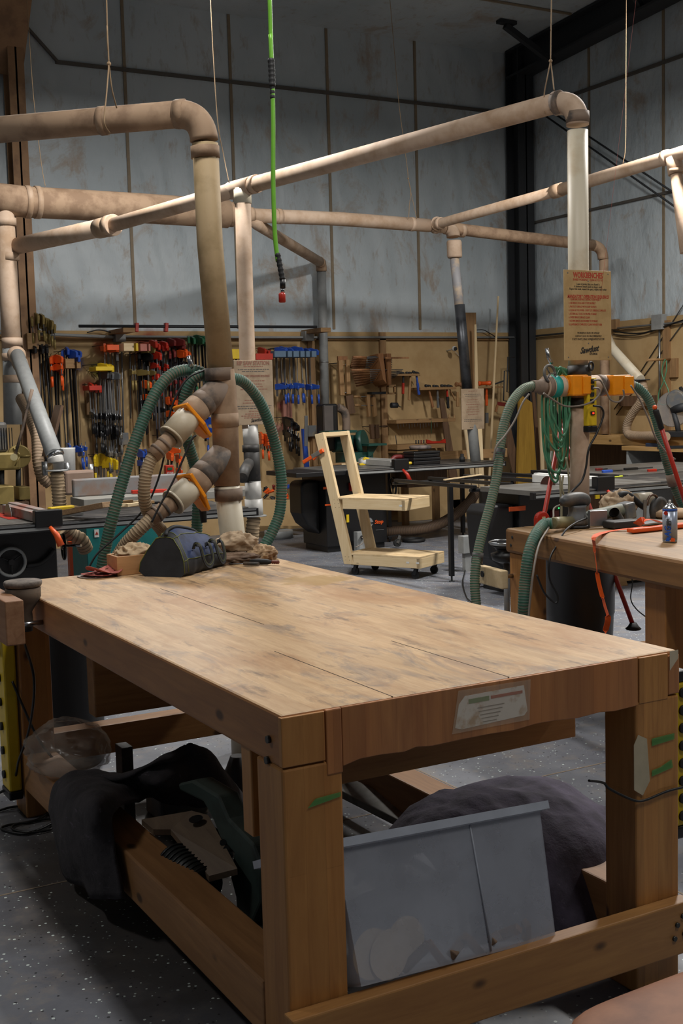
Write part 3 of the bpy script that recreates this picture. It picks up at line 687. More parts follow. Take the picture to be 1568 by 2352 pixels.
# left blanket: humped over the side rail, a rolled fold rising to a peak
def rowx(pts): return [AX(x, y, X) for x, y, X in pts]
def rowz(pts): return [AZ(x, y, Z) for x, y, Z in pts]
cloth('moving_blanket', [
    rowx([(140, 1985, -.07), (165, 2030, -.075), (200, 2055, -.075), (240, 2065, -.06), (285, 2060, -.03)]),
    rowx([(118, 1885, -.09), (140, 1930, -.10), (175, 1945, -.10), (215, 1935, -.08), (262, 1940, -.03)]),
    rowx([(122, 1815, -.05), (150, 1825, -.07), (185, 1830, -.07), (225, 1835, -.05), (262, 1862, .0)]),
    rowz([(150, 1782, .34), (195, 1782, .36), (245, 1785, .36), (290, 1800, .34), (330, 1840, .28)]),
    rowz([(215, 1775, .34), (285, 1782, .37), (330, 1770, .39), (372, 1800, .36), (400, 1850, .25)]),
    rowz([(290, 1800, .22), (350, 1762, .40), (395, 1735, .43), (440, 1765, .38), (470, 1850, .25)]),
    rowz([(340, 1830, .12), (400, 1780, .34), (440, 1712, .46), (490, 1760, .38), (530, 1850, .24)]),
    rowz([(380, 1840, .05), (440, 1800, .20), (476, 1738, .38), (530, 1800, .28), (575, 1880, .16)]),
    rowz([(420, 1850, .03), (470, 1830, .04), (520, 1810, .10), (570, 1850, .08), (610, 1900, .03)])], M_q1, 'charcoal quilted moving blanket draped over the bench left rail', .02, seed=4)
cloth('moving_blanket', [
    [(.70, .95, .03), (.84, 1.0, .04), (1.0, 1.02, .05), (1.2, 1.0, .05), (1.42, .9, .02)],
    [(.68, .80, .20), (.84, .85, .27), (1.02, .88, .30), (1.25, .86, .28), (1.5, .75, .08)],
    [(.70, .60, .30), (.86, .62, .36), (1.04, .66, .38), (1.28, .62, .35), (1.55, .55, .16)],
    [(.74, .45, .20), (.88, .45, .31), (1.02, .46, .35), (1.24, .44, .33), (1.5, .40, .14)],
    [(.84, .34, .03), (.92, .30, .16), (1.02, .28, .24), (1.16, .28, .25), (1.42, .28, .03)],
    [(.90, .24, .012), (.96, .20, .03), (1.02, .17, .04), (1.14, .15, .04), (1.3, .16, .012)]], M_q2, 'purple grey quilted moving blanket heaped by the front right bench leg', .03, seed=9)
# clear plastic bag on the rail
t = NT('clear_film'); t.b.inputs['Alpha'].default_value = .35; M_cf = t.set('#a79c90', .25)
mb = crumple((.09, 2.02, .27), (.16, .20, .11), 21, .45, 1.8); mb2 = one('plastic_bag', mb, M_cf, 'crumpled clear plastic bag lying on the bench left rail behind the blanket', 'bag')
# grey board leaning through the bench
g = MB(); a, b = AZ(775, 1800, .16), AZ(985, 1905, .10); g.beam(a, b, .035, .085, (1, 0, .2)); one('grey_board', g, mat('grey_painted_board', '#8b8983', .7, 0, '#6a655c', 8), 'dusty grey board lying slantwise under the bench behind the bin', 'board', bevel=.003)
# mitre saw lying under the bench
ms = thing('mitre_saw', 'dark green bench mitre saw standing on the floor under the foreground bench', 'mitre saw', (.40, .75, 0))
M_ms = mat('green_grey_casting', '#3a4843', .55, 0, '#2a332f', 8); M_msd = paint('dark_casting', '#1e2322', .5)
mb = MB(); mb.prism([(-.22, -.12), (.20, -.16), (.26, -.02), (.22, .14), (-.20, .16), (-.27, .02)], (.38, .72, .01), (.35, .94, 0), (-.94, .35, 0), (0, 0, 1), .07); mb.build('base', M_ms, ms, bevel=.01)
mb = MB(); mb.lathe([(.15, 0), (.16, .01), (.16, .03), (.14, .035)], (.38, .74, .08), seg=40); mb.build('turntable', M_msd, ms)
mb = MB(); mb.prism([(-.30, 0), (-.04, 0), (-.04, .075), (-.26, .085), (-.30, .05)], (.43, .80, .11), (.35, .94, 0), (0, 0, 1), (.94, -.35, 0), .018); mb.prism([(.04, 0), (.30, 0), (.30, .05), (.26, .085), (.04, .075)], (.43, .80, .11), (.35, .94, 0), (0, 0, 1), (.94, -.35, 0), .018); mb.build('fence', M_ms, ms, bevel=.004)
apx = [(408, 1800), (440, 1792), (500, 1828), (522, 1880), (580, 1940), (598, 1990), (598, 2075), (575, 2130), (545, 2128), (540, 2060), (528, 2015), (536, 1960), (505, 1925), (488, 1882), (466, 1842), (412, 1816)]
ap_ = [AX(x, y, .235) for x, y in apx]; mb = MB(); n_ = len(ap_); mb.add(ap_ + [p + V3((.07, 0, 0)) for p in ap_], [tuple(range(n_)), tuple(range(n_, 2 * n_))[::-1]] + [(k, n_ + k, n_ + (k + 1) % n_, (k + 1) % n_) for k in range(n_)]); mb.build('arm', M_ms, ms, bevel=.008)
mb = MB()
for x, y in ((512, 1935), (520, 1950), (528, 1965)): mb.cyl(AX(x, y, .225), AX(x, y, .24), .010, seg=10)
parts('arm_bolt', mb, M_msd, ms)
mb = MB(); mb.obox((.34, .62, .20), .06, .10, .08, (.2, 0, .3)); mb.build('gear_housing', M_ms, ms, bevel=.02); mb = MB(); mb.tube(catmull([(.36, .55, .30), (.36, .60, .38), (.38, .72, .42), (.40, .84, .40)], 6), .018, 10); mb.build('carry_handle', M_blkr, ms)
mb = MB(); mb.cyl(AZ(400, 1980, .22), AZ(470, 2040, .20), .06, seg=24); mb.build('motor', M_msd, ms)
mb = MB(); 
for k in range(9): mb.torus(AZ(400, 1980, .22).lerp(AZ(470, 2040, .20), (k + .5) / 9), AZ(470, 2040, .20) - AZ(400, 1980, .22), .061, .003, 24, 6)
mb.build('cooling_fins', M_blk, ms)
mb = MB(); mb.cyl((.43, .70, .28), (.46, .68, .28), .13, seg=36); mb.build('blade_guard', M_ms, ms)
pts = [AZ(325, 1882, .30), AZ(440, 1862, .32), AZ(478, 1872, .32), AZ(545, 1995, .28), AZ(480, 2012, .25), AZ(392, 1905, .29), AZ(352, 1905, .29)]; n_ = len(pts)
ob3 = thing('plywood_offcut', 'brown plywood offcut with a round hole lying over the mitre saw', 'board', pts[3])
pb = MB(); pb.add(pts + [p - V3((0, 0, .018)) for p in pts], [tuple(range(n_)), tuple(range(n_, 2 * n_))[::-1]] + [(k, (k + 1) % n_, (k + 1) % n_ + n_, k + n_) for k in range(n_)]); pb.build('sheet', wood('dull_ply', '#7d6a55', '#665443', 1, 5, False), ob3)
mb = MB(); nn_ = (pts[1] - pts[0]).cross(pts[3] - pts[1]).normalized(); nn_ = nn_ if nn_.z > 0 else -nn_; mb.cyl(AZ(450, 1882, .322), AZ(450, 1882, .322) + nn_ * .003, .022, seg=24); mb.build('hole', M_blk, ob3)
cp = thing('battery_charger', 'grey charger box with black cords behind the blanket under the bench', 'charger', (.55, 2.0, 0))
mb = MB(); mb.box(.42, .62, 1.95, 2.12, 0, .14); mb.build('case', M_grey, cp, bevel=.01); cable('charger_lead', [(.5, 1.95, .14), (.52, 1.88, .2), (.58, 1.86, .18), (.62, 1.9, .05)], .005, M_cordb, parent=cp)
mb = MB(); mb.box(.30, .345, 2.02, 2.10, .0, .30); one('metal_upright', mb, M_fitd, 'short dark metal upright standing behind the plastic bag', 'bracket', bevel=.003)

# leather seat, bottom right
st = thing('stool', 'tan leather stool seat poking into the bottom right corner', 'stool', (.40, -.93, 0))
M_le = mat('tan_leather', '#7f5031', .6, 0, '#683d22', 6, bump=.15)
cx, cy = .40, -.93
def sq(u, v):
    a = 2 * PI * u; n_ = 5.0; r_ = 1 / (abs(math.cos(a)) ** n_ + abs(math.sin(a)) ** n_) ** (1 / n_); b = v * PI - PI / 2
    k = max(0, math.cos(b)) ** .35 * .235; x, y = r_ * k * math.cos(a), r_ * k * math.sin(a); h = .48 + .035 * math.sin(b)
    c_, s_ = math.cos(.04), math.sin(.04); return (cx + x * c_ - y * s_, cy + x * s_ + y * c_, h)
mb = MB(); mb.grid(sq, 64, 20, True, True); mb.build('seat', M_le, st)
for dx, dy in ((-1, -1), (1, -1), (1, 1), (-1, 1)):
    mb = MB(); mb.tube([(cx + dx * .12, cy + dy * .12, .45), (cx + dx * .17, cy + dy * .17, 0)], .014, 10); mb.build('leg', M_steel, st)

# black drum beyond the far left leg, dark funnel beside the support block
bd_ = AY(165, 1600, 2.95); one('waste_drum', MB().lathe([(.15, 0), (.165, .02), (.175, .6), (.19, .61), (.19, .64)], (bd_.x - .03, 2.95, 0), (0, 0, 1), 40), M_blk, 'black plastic waste drum beyond the far left leg of the foreground bench', 'drum')
one('black_funnel', MB().lathe([(.13, 0), (.11, .04), (.05, .14), (.03, .19)], (.78, 2.02, 0), (0, 0, 1), 28), M_blk, 'black cone shaped funnel under the bench beside the hanging wooden block', 'funnel')

for (x, y), ya, yb in (((906, 1602), .0, .62), ((1174, 1557), .0, .55), ((420, 1370), 1.0, 1.9)):
    p = AZ(x, y, ZT); mb = MB(); mb.box(p.x - .0012, p.x + .0012, ya + .002, yb, ZT - .001, ZT + .0005); mb.build('glue_seam', paint('dark_seam', '#3b2818', .8), bench)

# ------------------------------------------------------------------ dust pipes
def band(p, d, r, ln, m, parent, name='coupling'):
    p, d = V3(p), V3(d).normalized(); mb = MB(); mb.lathe([(r - .003, -ln / 2), (r, -ln / 2), (r, ln / 2), (r - .003, ln / 2)], p, d, 28); return mb.build(name, m, parent)
def pipe(pts, r, m, parent, name='pipe', seg=28): mb = MB(); mb.tube(pts, r, seg); return mb.build(name, m, parent)

# near pipe behind the foreground bench
n1 = thing('dust_pipe', 'nearest tan dust pipe rising behind the tool bag and bending left overhead', 'dust pipe', (1.07, 2.62, 0))
c0, c1, c2 = AY(540, 1285, 2.62), AY(512, 890, 2.62), AY(470, 300, 2.62)
cr = AY(463, 258, 2.62); lf = AZ(-60, 303, cr.z)
pipe([V3((c0.x + .01, 2.62, 0.0)), c0, AY(521, 1115, 2.62)], .057, M_pvcw, n1)
pipe([AY(521, 1115, 2.62), AY(516, 950, 2.62), c1, AY(507, 850, 2.62)], .0585, M_pvcd, n1, 'wye_body')
pipe([AY(508, 860, 2.62), AY(482, 560, 2.62), AY(471, 330, 2.62)], .0565, mat('aged_pvc', '#b09873', .7, 0, '#9a845f', 5, .45, .6), n1)
pipe(elbow(AY(471, 345, 2.62), cr, cr.lerp(lf, .12), .12, .06, 14), .061, M_pvcd, n1, 'elbow')
pipe([cr.lerp(lf, .08), lf], .058, M_pvcd, n1)
for px_, py_ in ((503, 859), (525, 1135)): band(AY(px_, py_, 2.62), (-.03, 0, 1), .063, .055, M_fit, n1)
band(AY(516.5, 965, 2.62), (-.03, 0, 1), .0615, .06, M_pvcd, n1)
band(AY(471, 350, 2.62), (-.03, 0, 1), .0625, .05, M_pvcd, n1); band(cr.lerp(lf, .085), lf - cr, .0625, .04, M_pvcd, n1); band(cr.lerp(lf, .42), lf - cr, .0625, .03, M_pvcd, n1)
def wye(root, a, b, gate_px, cone_px, adp_px, Y0, Y1):
    """branch from main axis point a through coupling b to a blast gate, cone and hose adaptor"""
    pa, pb, pg, pc, pd = AY(*a, Y0), AY(*b, (Y0 + Y1) / 2), AY(*gate_px, (Y0 + Y1) / 2 - .02), AY(*cone_px, Y1), AY(*adp_px, Y1)
    d = (pb - pa).normalized(); pipe([pa, pb], .0575, M_fit, root, 'branch'); band(pa.lerp(pb, .72), d, .0605, .05, M_fit, root)
    band(pb, d, .0615, .07, M_pvcd, root)
    dg = (pc - pb).normalized(); pipe([pb, pc], .0575, M_pvcw, root, 'gate_collar')
    mb = MB(); x, y, dd = frame_of(dg); side = x if x.z < 0 else -x
    perp = dg.cross(V3((0, 1, 0))).normalized(); perp = perp if perp.z < 0 else -perp; oth = dg.cross(perp).normalized()
    ctr = pb.lerp(pc, .14); q = [(-.066, -.062), (.055, -.062), (.075, -.05), (.125, -.03), (.125, .03), (.075, .05), (.055, .062), (-.066, .062)]
    mb.prism(q, ctr, perp, oth, dg, .017); g = mb.build('blast_gate', M_orange, root, bevel=.004)
    mb = MB(); mb.prism([(-.05, -.045), (.105, -.03), (.105, .03), (-.05, .045)], ctr + dg * .0172, perp, oth, dg, .006); mb.build('slide', M_orange, g, bevel=.002)
    mb = MB(); mb.lathe([(.059, 0), (.061, .004), (.059, .01)], pc - dg * .01, dg, 28); mb.build('end_ring', M_pvcw, root)
    mb = MB(); mb.tube([pc, pc.lerp(pd, .5), pd], [.036, .034, .033], 20); a_ = mb.build('hose_adaptor', M_pvcd, root)
    for k in (.35, .7): band(pc.lerp(pd, k), pd - pc, .0375, .012, M_fit, root, 'adaptor_ring')
    return pc, pd, dg
wye(n1, (512, 885), (445, 945), (432, 972), (392, 1005), (350, 1048), 2.62, 2.56)
pc, pd, dg = wye(n1, (518, 1035), (450, 1110), (440, 1118), (396, 1155), (345, 1192), 2.62, 2.56)
text('MADE IN USA', .026, paint('stamped_ink', '#4a4038', .7), n1, AY(423, 987, 2.535), AY(434, 966, 2.535) - AY(404, 1007, 2.535), V3((0, 0, 1)) * .8 + V3((-.5, -.2, 0)), 'stamped_lettering')
def px_hose(name, pts, r, mats, label, **kw):
    return hose(name, [AY(x, y, Y) for x, y, Y in pts], r, mats, label, **kw)
HG = [M_hoseg, M_hosegr]; HT = [M_hoset, M_hosetr]; HGD = [M_hoseg, M_hosegd]
px_hose('dust_hose', [(484, 872, 2.75), (460, 855, 2.78), (430, 850, 2.80), (395, 860, 2.80), (362, 895, 2.80), (335, 950, 2.80), (305, 1030, 2.80), (280, 1110, 2.80), (258, 1190, 2.80), (240, 1270, 2.82), (228, 1360, 2.84), (222, 1470, 2.85)], .0275, HG, 'long green dust hose looping left from the near pipe down behind the pine box')
px_hose('dust_hose', [(492, 878, 2.70), (465, 862, 2.72), (440, 876, 2.74), (426, 908, 2.76), (420, 945, 2.78), (425, 990, 2.80), (437, 1035, 2.82), (448, 1075, 2.84), (455, 1130, 2.86), (450, 1250, 2.86)], .0265, HG, 'green dust hose hanging straight down just left of the near pipe')
px_hose('dust_hose', [(530, 868, 2.72), (560, 878, 2.74), (592, 915, 2.76), (615, 965, 2.78), (633, 1025, 2.80), (645, 1090, 2.80), (646, 1140, 2.80), (640, 1185, 2.80), (622, 1228, 2.80), (606, 1262, 2.80), (598, 1330, 2.8), (600, 1420, 2.8)], .0265, HG, 'green dust hose arching right from the near pipe to the floor')
px_hose('dust_hose', [(352, 1046, 2.56), (341, 1068, 2.56), (333, 1100, 2.56), (331, 1140, 2.57), (337, 1170, 2.60), (352, 1195, 2.66), (372, 1220, 2.72), (400, 1270, 2.76)], .0275, [M_hoset, M_hosetr], 'dusty tan hose curving down from the upper orange gate')
px_hose('dust_hose', [(347, 1191, 2.56), (325, 1212, 2.56), (305, 1232, 2.58), (285, 1255, 2.62), (265, 1290, 2.66), (250, 1340, 2.7)], .0295, [M_hoset, M_hosetr], 'dusty tan hose running down left from the lower orange gate')
cable('electric_cable', [AY(x, y, 2.68) for x, y in ((470, 850), (430, 870), (400, 920), (385, 975), (378, 1040), (360, 1110), (330, 1170), (270, 1230), (225, 1270), (203, 1305))], .0045, M_cordb, 'black cord running diagonally from the near pipe to the sanding discs')
cable('electric_cable', [AY(x, y, 2.50) for x, y in ((450, 1000), (440, 1010), (418, 1060), (395, 1110), (365, 1165), (348, 1200))], .0045, M_cordb, 'short black cord hanging in front of the lower orange gate')
mb = MB(); mb.tube([AY(433, 817, 2.78), AY(437, 835, 2.78), AY(441, 850, 2.78)], .011, 14); one('metal_nozzle', mb, M_chrome, 'short metal tube sticking up behind the green hoses left of the near pipe', 'nozzle')

# left duct, header and the runs overhead
hd = thing('dust_header', 'long dusty header duct running along the back of the shop above the saws', 'dust duct', (1.8, 9, 0))
pipe([AY(-60, 450, 9), AY(60, 464, 9), AY(300, 477, 9), AY(522, 491, 9)], .142, M_pvcd, hd)
pipe([AY(515, 491, 9), AY(535, 493, 9)], .125, M_pvcd, hd, 'reducer')
pipe([AY(530, 493, 9), AY(780, 503, 9), AY(985, 518, 9)], .072, M_pvc, hd)
pipe([AY(985, 518, 9), AY(1200, 545, 9), AY(1360, 563, 9)], .066, M_pvcd, hd)
for x, y, r in ((85, 465, .15), (62, 464, .15), (575, 494, .079), (640, 497, .078), (945, 515, .077), (1000, 520, .078), (1060, 530, .074)): band(AY(x, y, 9), (1, 0, 0), r, .05, M_pvc, hd)
e = AY(1383, 566, 9); pipe(elbow(AY(1350, 562, 9), e, V3((e.x + .02, e.y, e.z - .3)), .15, .06), .064, M_pvcd, hd, 'elbow')
pipe([V3((e.x + .02, e.y, e.z - .14)), V3((e.x + .02, e.y, 1.1))], .055, M_pvcd, hd, 'down_pipe')
a, b = AY(590, 515, 9), AY(738, 604, 11.05); pipe([AY(570, 495, 9), a, b], .06, M_pvc, hd, 'diagonal_branch')
pipe(elbow(a.lerp(b, .9), b, V3((b.x, 11.06, b.z - .3)), .1, .05), .066, M_pvcd, hd, 'elbow'); pipe([V3((b.x, 11.06, b.z - .1)), V3((b.x, 11.06, 1.45))], .057, M_lgrey, hd, 'down_pipe')
mb = MB(); mb.torus((b.x, 11.06, 2.18 - .1), (0, 0, 1), .06, .006, 24, 6); mb.build('pipe_strap', M_alu, hd)
# left vertical duct
q0 = AY(10, 480, 9); q1 = AY(30, 975, 9)
pipe([q0, AY(22, 700, 9), AY(27, 800, 9)], .087, M_pvc, hd, 'down_pipe'); pipe([AY(27, 790, 9), q1], .085, M_lgrey, hd, 'down_pipe')
for x, y, r in ((12, 510, .10), (20, 590, .095), (28, 785, .095), (28, 820, .092), (29, 870, .09)): band(AY(x, y, 9), (0, 0, 1), r, .07, M_pvc, hd)
mb = MB(); mb.ball(AY(38, 815, 8.8), (.085, .085, .08), 20, 12); mb.build('elbow_cap', M_pvc, hd)
pipe([AY(38, 812, 8.8), AY(80, 925, 7.9), AY(126, 1048, 7.0)], .065, M_lgrey, hd, 'angled_branch')
for x, y, Y in ((46, 835, 8.7),): band(AY(x, y, Y), AY(126, 1048, 7.0) - AY(38, 812, 8.8), .071, .05, M_pvc, hd)
band(AY(127, 1045, 7.0), (.3, -.4, -.9), .069, .03, M_chrome, hd, 'hose_clamp')
pipe(elbow(AY(122, 1040, 7.0), AY(128, 1056, 6.98), AY(130, 1085, 6.98), .02, .05, 6), .062, M_pvcwhite, hd, 'elbow')
mb = MB(); mb.lathe([(.06, 0), (.085, 0), (.085, .01), (.06, .01)], AY(131, 1082, 6.98), (0, 0, 1), 24); mb.build('flange', M_lgrey, hd)
hose('dust_hose', [AY(131, 1084, 6.98), AY(133, 1110, 6.98), AY(136, 1148, 6.98), AY(137, 1190, 7.0)], .055, HT, 'short tan flexible hose under the white elbow at the left saw', pitch=.026)
hose('dust_hose', [AY(48, 915, 8.6), AY(66, 950, 8.3), AY(84, 1000, 8.1), AY(88, 1060, 8.0), AY(97, 1095, 8.0), AY(115, 1112, 8.0)], .052, [M_hoset, M_hosebt], 'brown flexible hose hanging below the left duct', pitch=.026)
# long diagonal run joining the right pole, middle drop and left duct
rn = thing('dust_run', 'long dusty pipe climbing from the left duct to the right pole with the sign', 'dust pipe', (3.35, 2.97, .86))
R0, R1, R2, R3 = AY(1316, 226, 2.95), AY(560, 430, 5.8), AY(255, 518, 7.4), AY(35, 566, 9)
dn = AY(1326, 300, 2.95)
pipe([V3((3.349, 2.96, .87)), AY(1331, 1050, 2.95), AY(1328, 640, 2.95)], .0545, M_pvc, rn, 'post'); pipe([AY(1328, 850, 2.95), AY(1328, 640, 2.95), dn], .057, M_pvcw, rn, 'post')
pipe(elbow(dn, AY(1326, 228, 2.95), R0.lerp(R1, .10), .14, .06, 14), .062, M_pvc, rn, 'elbow'); band(AY(1326, 270, 2.95), (0, 0, 1), .064, .06, M_fit, rn); band(R0.lerp(R1, .035), R1 - R0, .0635, .04, M_fit, rn)
pipe([R0.lerp(R1, .03), R1], .0565, M_pvc, rn); pipe([R1, R2], .0575, M_pvc, rn); pipe([R2, R3], .075, M_pvc, rn)
band(R1.lerp(R0, -.012), R1 - R0, .064, .25, M_pvc, rn, 'tee'); band(R1.lerp(R0, .045), R1 - R0, .066, .04, M_pvc, rn); band(R2, R3 - R2, .088, .08, M_pvc, rn)
band(R2.lerp(R1, -.05), R3 - R2, .082, .2, M_pvc, rn, 'reducer')
D0 = AY(557, 432, 5.8)
band(AY(557, 452, 5.8), (0, 0, 1), .064, .1, M_pvcw, rn)
pipe([D0, AY(561, 600, 5.8), AY(568, 825, 5.75), AY(574, 985, 5.72)], .058, M_pvc, rn, 'drop_pipe')
pipe([AY(574, 975, 5.72), AY(577, 1030, 5.71)], .057, M_pvcwhite, rn, 'drop_pipe'); pipe([AY(577, 1025, 5.71), AY(580, 1108, 5.70)], .059, M_fitd, rn, 'black_wye')
pipe([AY(574, 1060, 5.71), AY(562, 1080, 5.55), AY(556, 1098, 5.45)], .04, M_fitd, rn, 'black_branch')
for y in (1030, 1097): band(AY(576 + (y - 1030) * .04, y, 5.71), (0, 0, 1), .063, .05, M_fitd, rn)
pipe([AY(580, 1105, 5.70), AY(582, 1150, 5.70)], .059, M_pvcwhite, rn, 'drop_pipe'); pipe([AY(582, 1146, 5.70), AY(584, 1184, 5.70)], .066, M_pvcwhite, rn, 'socket')
mb = MB(); mb.lathe([(.05, 0), (.09, 0), (.09, .008), (.05, .008)], AY(584, 1186, 5.70), (0, 0, 1), 24); mb.build('flange', M_lgrey, rn)
hose('dust_hose', [AY(583, 1188, 5.70), AY(580, 1215, 5.70), AY(577, 1250, 5.72), AY(570, 1300, 5.75)], .052, HT, 'tan flexible hose under the white drop pipe behind the rags', pitch=.024)
# thin pole run top right
r2 = thing('dust_run', 'slender dusty pipe run rising to the right edge from the header duct', 'dust pipe', (6.45, 8, 0))
X2 = 6.42; S0, S1, S2 = AY(985, 517, 9), AX(1280, 438, X2), AX(1548, 357, X2)
pipe([S0, AX(1010, 513, X2), S1], .052, M_pvc, r2); pipe([S1, S2, AX(1600, 340, X2)], .058, M_pvc, r2); band(S1, S1 - S2, .066, .12, M_pvc, r2); band(AX(1010, 513, X2), S1 - S0, .065, .06, M_pvc, r2); band(AX(1003, 514, X2), S1 - S0, .078, .02, M_pvc, r2, 'hose_clamp'); band(AX(1530, 362, X2), S1 - S2, .066, .05, M_pvc, r2)
e = AX(1547, 362, X2); pipe([e, AX(1552, 400, X2)], .066, M_pvc, r2, 'tee_leg'); pipe([AX(1552, 395, X2), AX(1562, 480, X2), AX(1575, 580, X2)], .050, M_pvc, r2, 'down_pipe'); band(AX(1553, 392, X2), (0, 0, 1), .068, .03, M_pvc, r2)
# drop at the third sign
d4 = thing('dust_drop', 'leaning dusty drop pipe with a dark galvanised lower half by the tall boards', 'dust pipe', (6.9, 8.7, 0))
pipe(elbow(AY(1005, 521, 9), AY(1040, 524, 8.98), AY(1042, 575, 8.95), .1, .06, 8), .075, M_pvc, d4, 'elbow')
mb = MB(); mb.lathe([(.078, 0), (.084, .02), (.084, .17), (.075, .19)], AY(1044, 592, 8.95), (-.03, 0, 1), 24); mb.build('socket', M_pvc, d4)
pipe([AY(1043, 590, 8.95), AY(1050, 660, 8.9), AY(1056, 720, 8.88)], .052, mat('streaked_pvc', '#8b8a8c', .6, 0, '#b5a28c', 7), d4); pipe([AY(1055, 700, 8.88), AY(1063, 790, 8.85), AY(1073, 900, 8.8)], .058, mat('galvanised', '#56585c', .4, .6, '#2d2f33', 3), d4)
pipe([AY(1073, 895, 8.8), AY(1085, 990, 8.75), AY(1093, 1070, 8.7)], .058, M_lgrey, d4)

# ------------------------------------------------------------------ hanging cords
def rope(pts, label, knot=None, legs=None):
    t = thing('rope_hanger', label, 'cord', pts[-1]); top = pts[0]; up = (pts[0] - pts[1]).normalized(); k = (zc(top.y) - .02 - top.z) / up.z
    cable('rope', [top + up * k] + pts, .0032, M_rope, parent=t)
    if knot:
        mb = MB(); mb.ball(knot, .010, 10, 8); mb.build('knot', M_rope, t)
    for l in legs or []: cable('loop', l, .0032, M_rope, parent=t)
def ring_on(root, p, d, r):
    mb = MB(); mb.torus(p, d, r, .005, 24, 6); mb.build('loop', M_rope, root)
rope([AY(62, 0, 9), AY(75, 200, 9), AY(88, 320, 9), AY(97, 390, 9), AY(104, 428, 8.93)], 'thin tan cord holding up the thick header duct at far left')
k = AY(250, 147, 2.7); rope([AY(243, -60, 2.7), AY(246, 60, 2.7), k], 'knotted tan cord hanging from the roof to the nearest overhead pipe', k, [[k, AY(245, 210, 2.62), AY(241, 252, 2.58), AY(240, 285, 2.56), AY(252, 306, 2.6)], [k, AY(257, 205, 2.72), AY(268, 248, 2.76)]])
rope([AY(482, -30, 5.9), AY(490, 130, 5.9), AY(500, 280, 5.9), AY(514, 360, 5.9), AY(526, 420, 5.82)], 'tan cord passing behind the nearest elbow to the middle pipe run')
k = AY(937, 410, 8.95); rope([AY(903, 90, 8.95), AY(915, 230, 8.95), AY(925, 310, 8.95), AY(935, 385, 8.95), k], 'pale cord with a small hook holding the header duct right of the green air hose', k, [[k, AY(943, 440, 8.9), AY(940, 470, 8.9), AY(938, 503, 8.92)], [k, AY(944, 445, 9), AY(957, 503, 8.95)]])
k = AY(1264, 140, 3.05); rope([AY(1267, -60, 3.05), AY(1265, 60, 3.05), k], 'knotted cord holding the elbow above the workbench rules sign', k, [[k, AY(1256, 180, 3.05), AY(1249, 222, 3.1), AY(1252, 262, 3.1)], [k, AY(1268, 172, 3.05), AY(1272, 208, 3.02)]])
rope([AX(1438, -30, X2), AX(1437, 150, X2), AX(1436, 330, X2), AX(1430, 376, X2)], 'thin pale cord on the slender pipe at the right')

# green air hose
ah = thing('air_hose', 'bright green air hose hanging from above with black sleeves and a red end', 'air hose', AD(649, 694, 4.6))
GD = 4.6
cable('hose', [V3((AD(619, 0, GD).x, AD(619, 0, GD).y, 5.9)), AD(619, 0, GD), AD(621, 80, GD), AD(625, 180, GD), AD(627, 280, GD), AD(627, 400, GD), AD(629, 490, GD), AD(632, 550, GD), AD(638, 600, GD)], .0088, M_lime, parent=ah, seg=14)
def sleeve(pts, r, name='spiral_sleeve'):
    P_ = resample(catmull(pts, 8), .006); mb = MB(); mb.tube(P_, [r * (1 if i % 3 else .82) for i in range(len(P_))], 14); return mb.build(name, M_blkr, ah)
sleeve([AD(622, 135, GD), AD(624, 165, GD), AD(625, 200, GD)], .0135); sleeve([AD(625, 196, GD), AD(626, 230, GD)], .010, 'swivel_cuff'); sleeve([AD(637, 582, GD), AD(643, 612, GD), AD(649, 645, GD)], .0115)
mb = MB(); mb.tube([AD(649, 642, GD), AD(649, 662, GD)], .011, 14); mb.build('tape_wrap', M_blk, ah)
mb = MB(); mb.tube([AD(649, 660, GD), AD(649, 674, GD)], .008, 14); mb.build('coupler_neck', M_chrome, ah)
mb = MB(); mb.lathe([(.011, 0), (.0135, .004), (.0135, .03), (.011, .036)], AD(648, 695, GD), (0, 0, 1), 20); mb.build('red_coupler', M_red, ah)

# ------------------------------------------------------------------ signs
M_sign = mat('sign_board', '#b39565', .6, 0, '#a68858', 10); M_signf = mat('faded_sign_board', '#b09a80', .7, 0, '#a08a70', 10)
def sign(name, label, corners, Y, thick=.01, m=M_sign):
    a, b, c_, d_ = [AY(*q, Y) for q in corners]; w_ = ((b - a).length + (c_ - d_).length) / 2; h_ = ((a - d_).length + (b - c_).length) / 2; cx_ = (a + b + c_ + d_) / 4
    t = thing(name, label, 'sign', (cx_.x, Y, cx_.z - h_ / 2)); mb = MB(); mb.box(cx_.x - w_ / 2, cx_.x + w_ / 2, Y, Y + thick, cx_.z - h_ / 2, cx_.z + h_ / 2); mb.build('board', m, t, bevel=.002)
    return t, cx_.x, cx_.z + h_ / 2, w_, h_
t, sx_, sz_, sw, sh = sign('workbench_sign', 'brown sign headed WORKBENCHES screwed to the right pole', [(1299, 619), (1405, 623), (1402, 828), (1294, 827)], 2.865)
def L(mb, s_, f, size, sxx=.72, al='CENTER', x=0, shear=0, bold=0): textmb(mb, s_, size, (sx_ + x, 2.8645, sz_ - sh * f), (1, 0, 0), (0, 0, 1), .0004, al, shear, sxx, bold)
mb = MB(); L(mb, 'WORKBENCHES', .085, .043, .66, bold=.0012); mb.build('title_lettering', M_text_r, t)
mb = MB(); L(mb, 'SHARED WORKSPACE · CLEAN AS YOU GO', .117, .0165, .66); L(mb, 'MANDATORY OPERATION SEQUENCE', .31, .0255, .66, shear=.25, bold=.0006); mb.build('heading_lettering', M_text_r, t)
mb = MB()
for i, s_ in enumerate(('Leave it better than you found it.', 'A cluttered bench leads to sloppy work', 'Respect the tools, respect the space, respect each other.')): L(mb, s_, .165 + i * .027, .0165, .75 if i < 2 else .70, shear=.3)
mb.build('motto_lettering', M_text_d, t)
mb = MB()
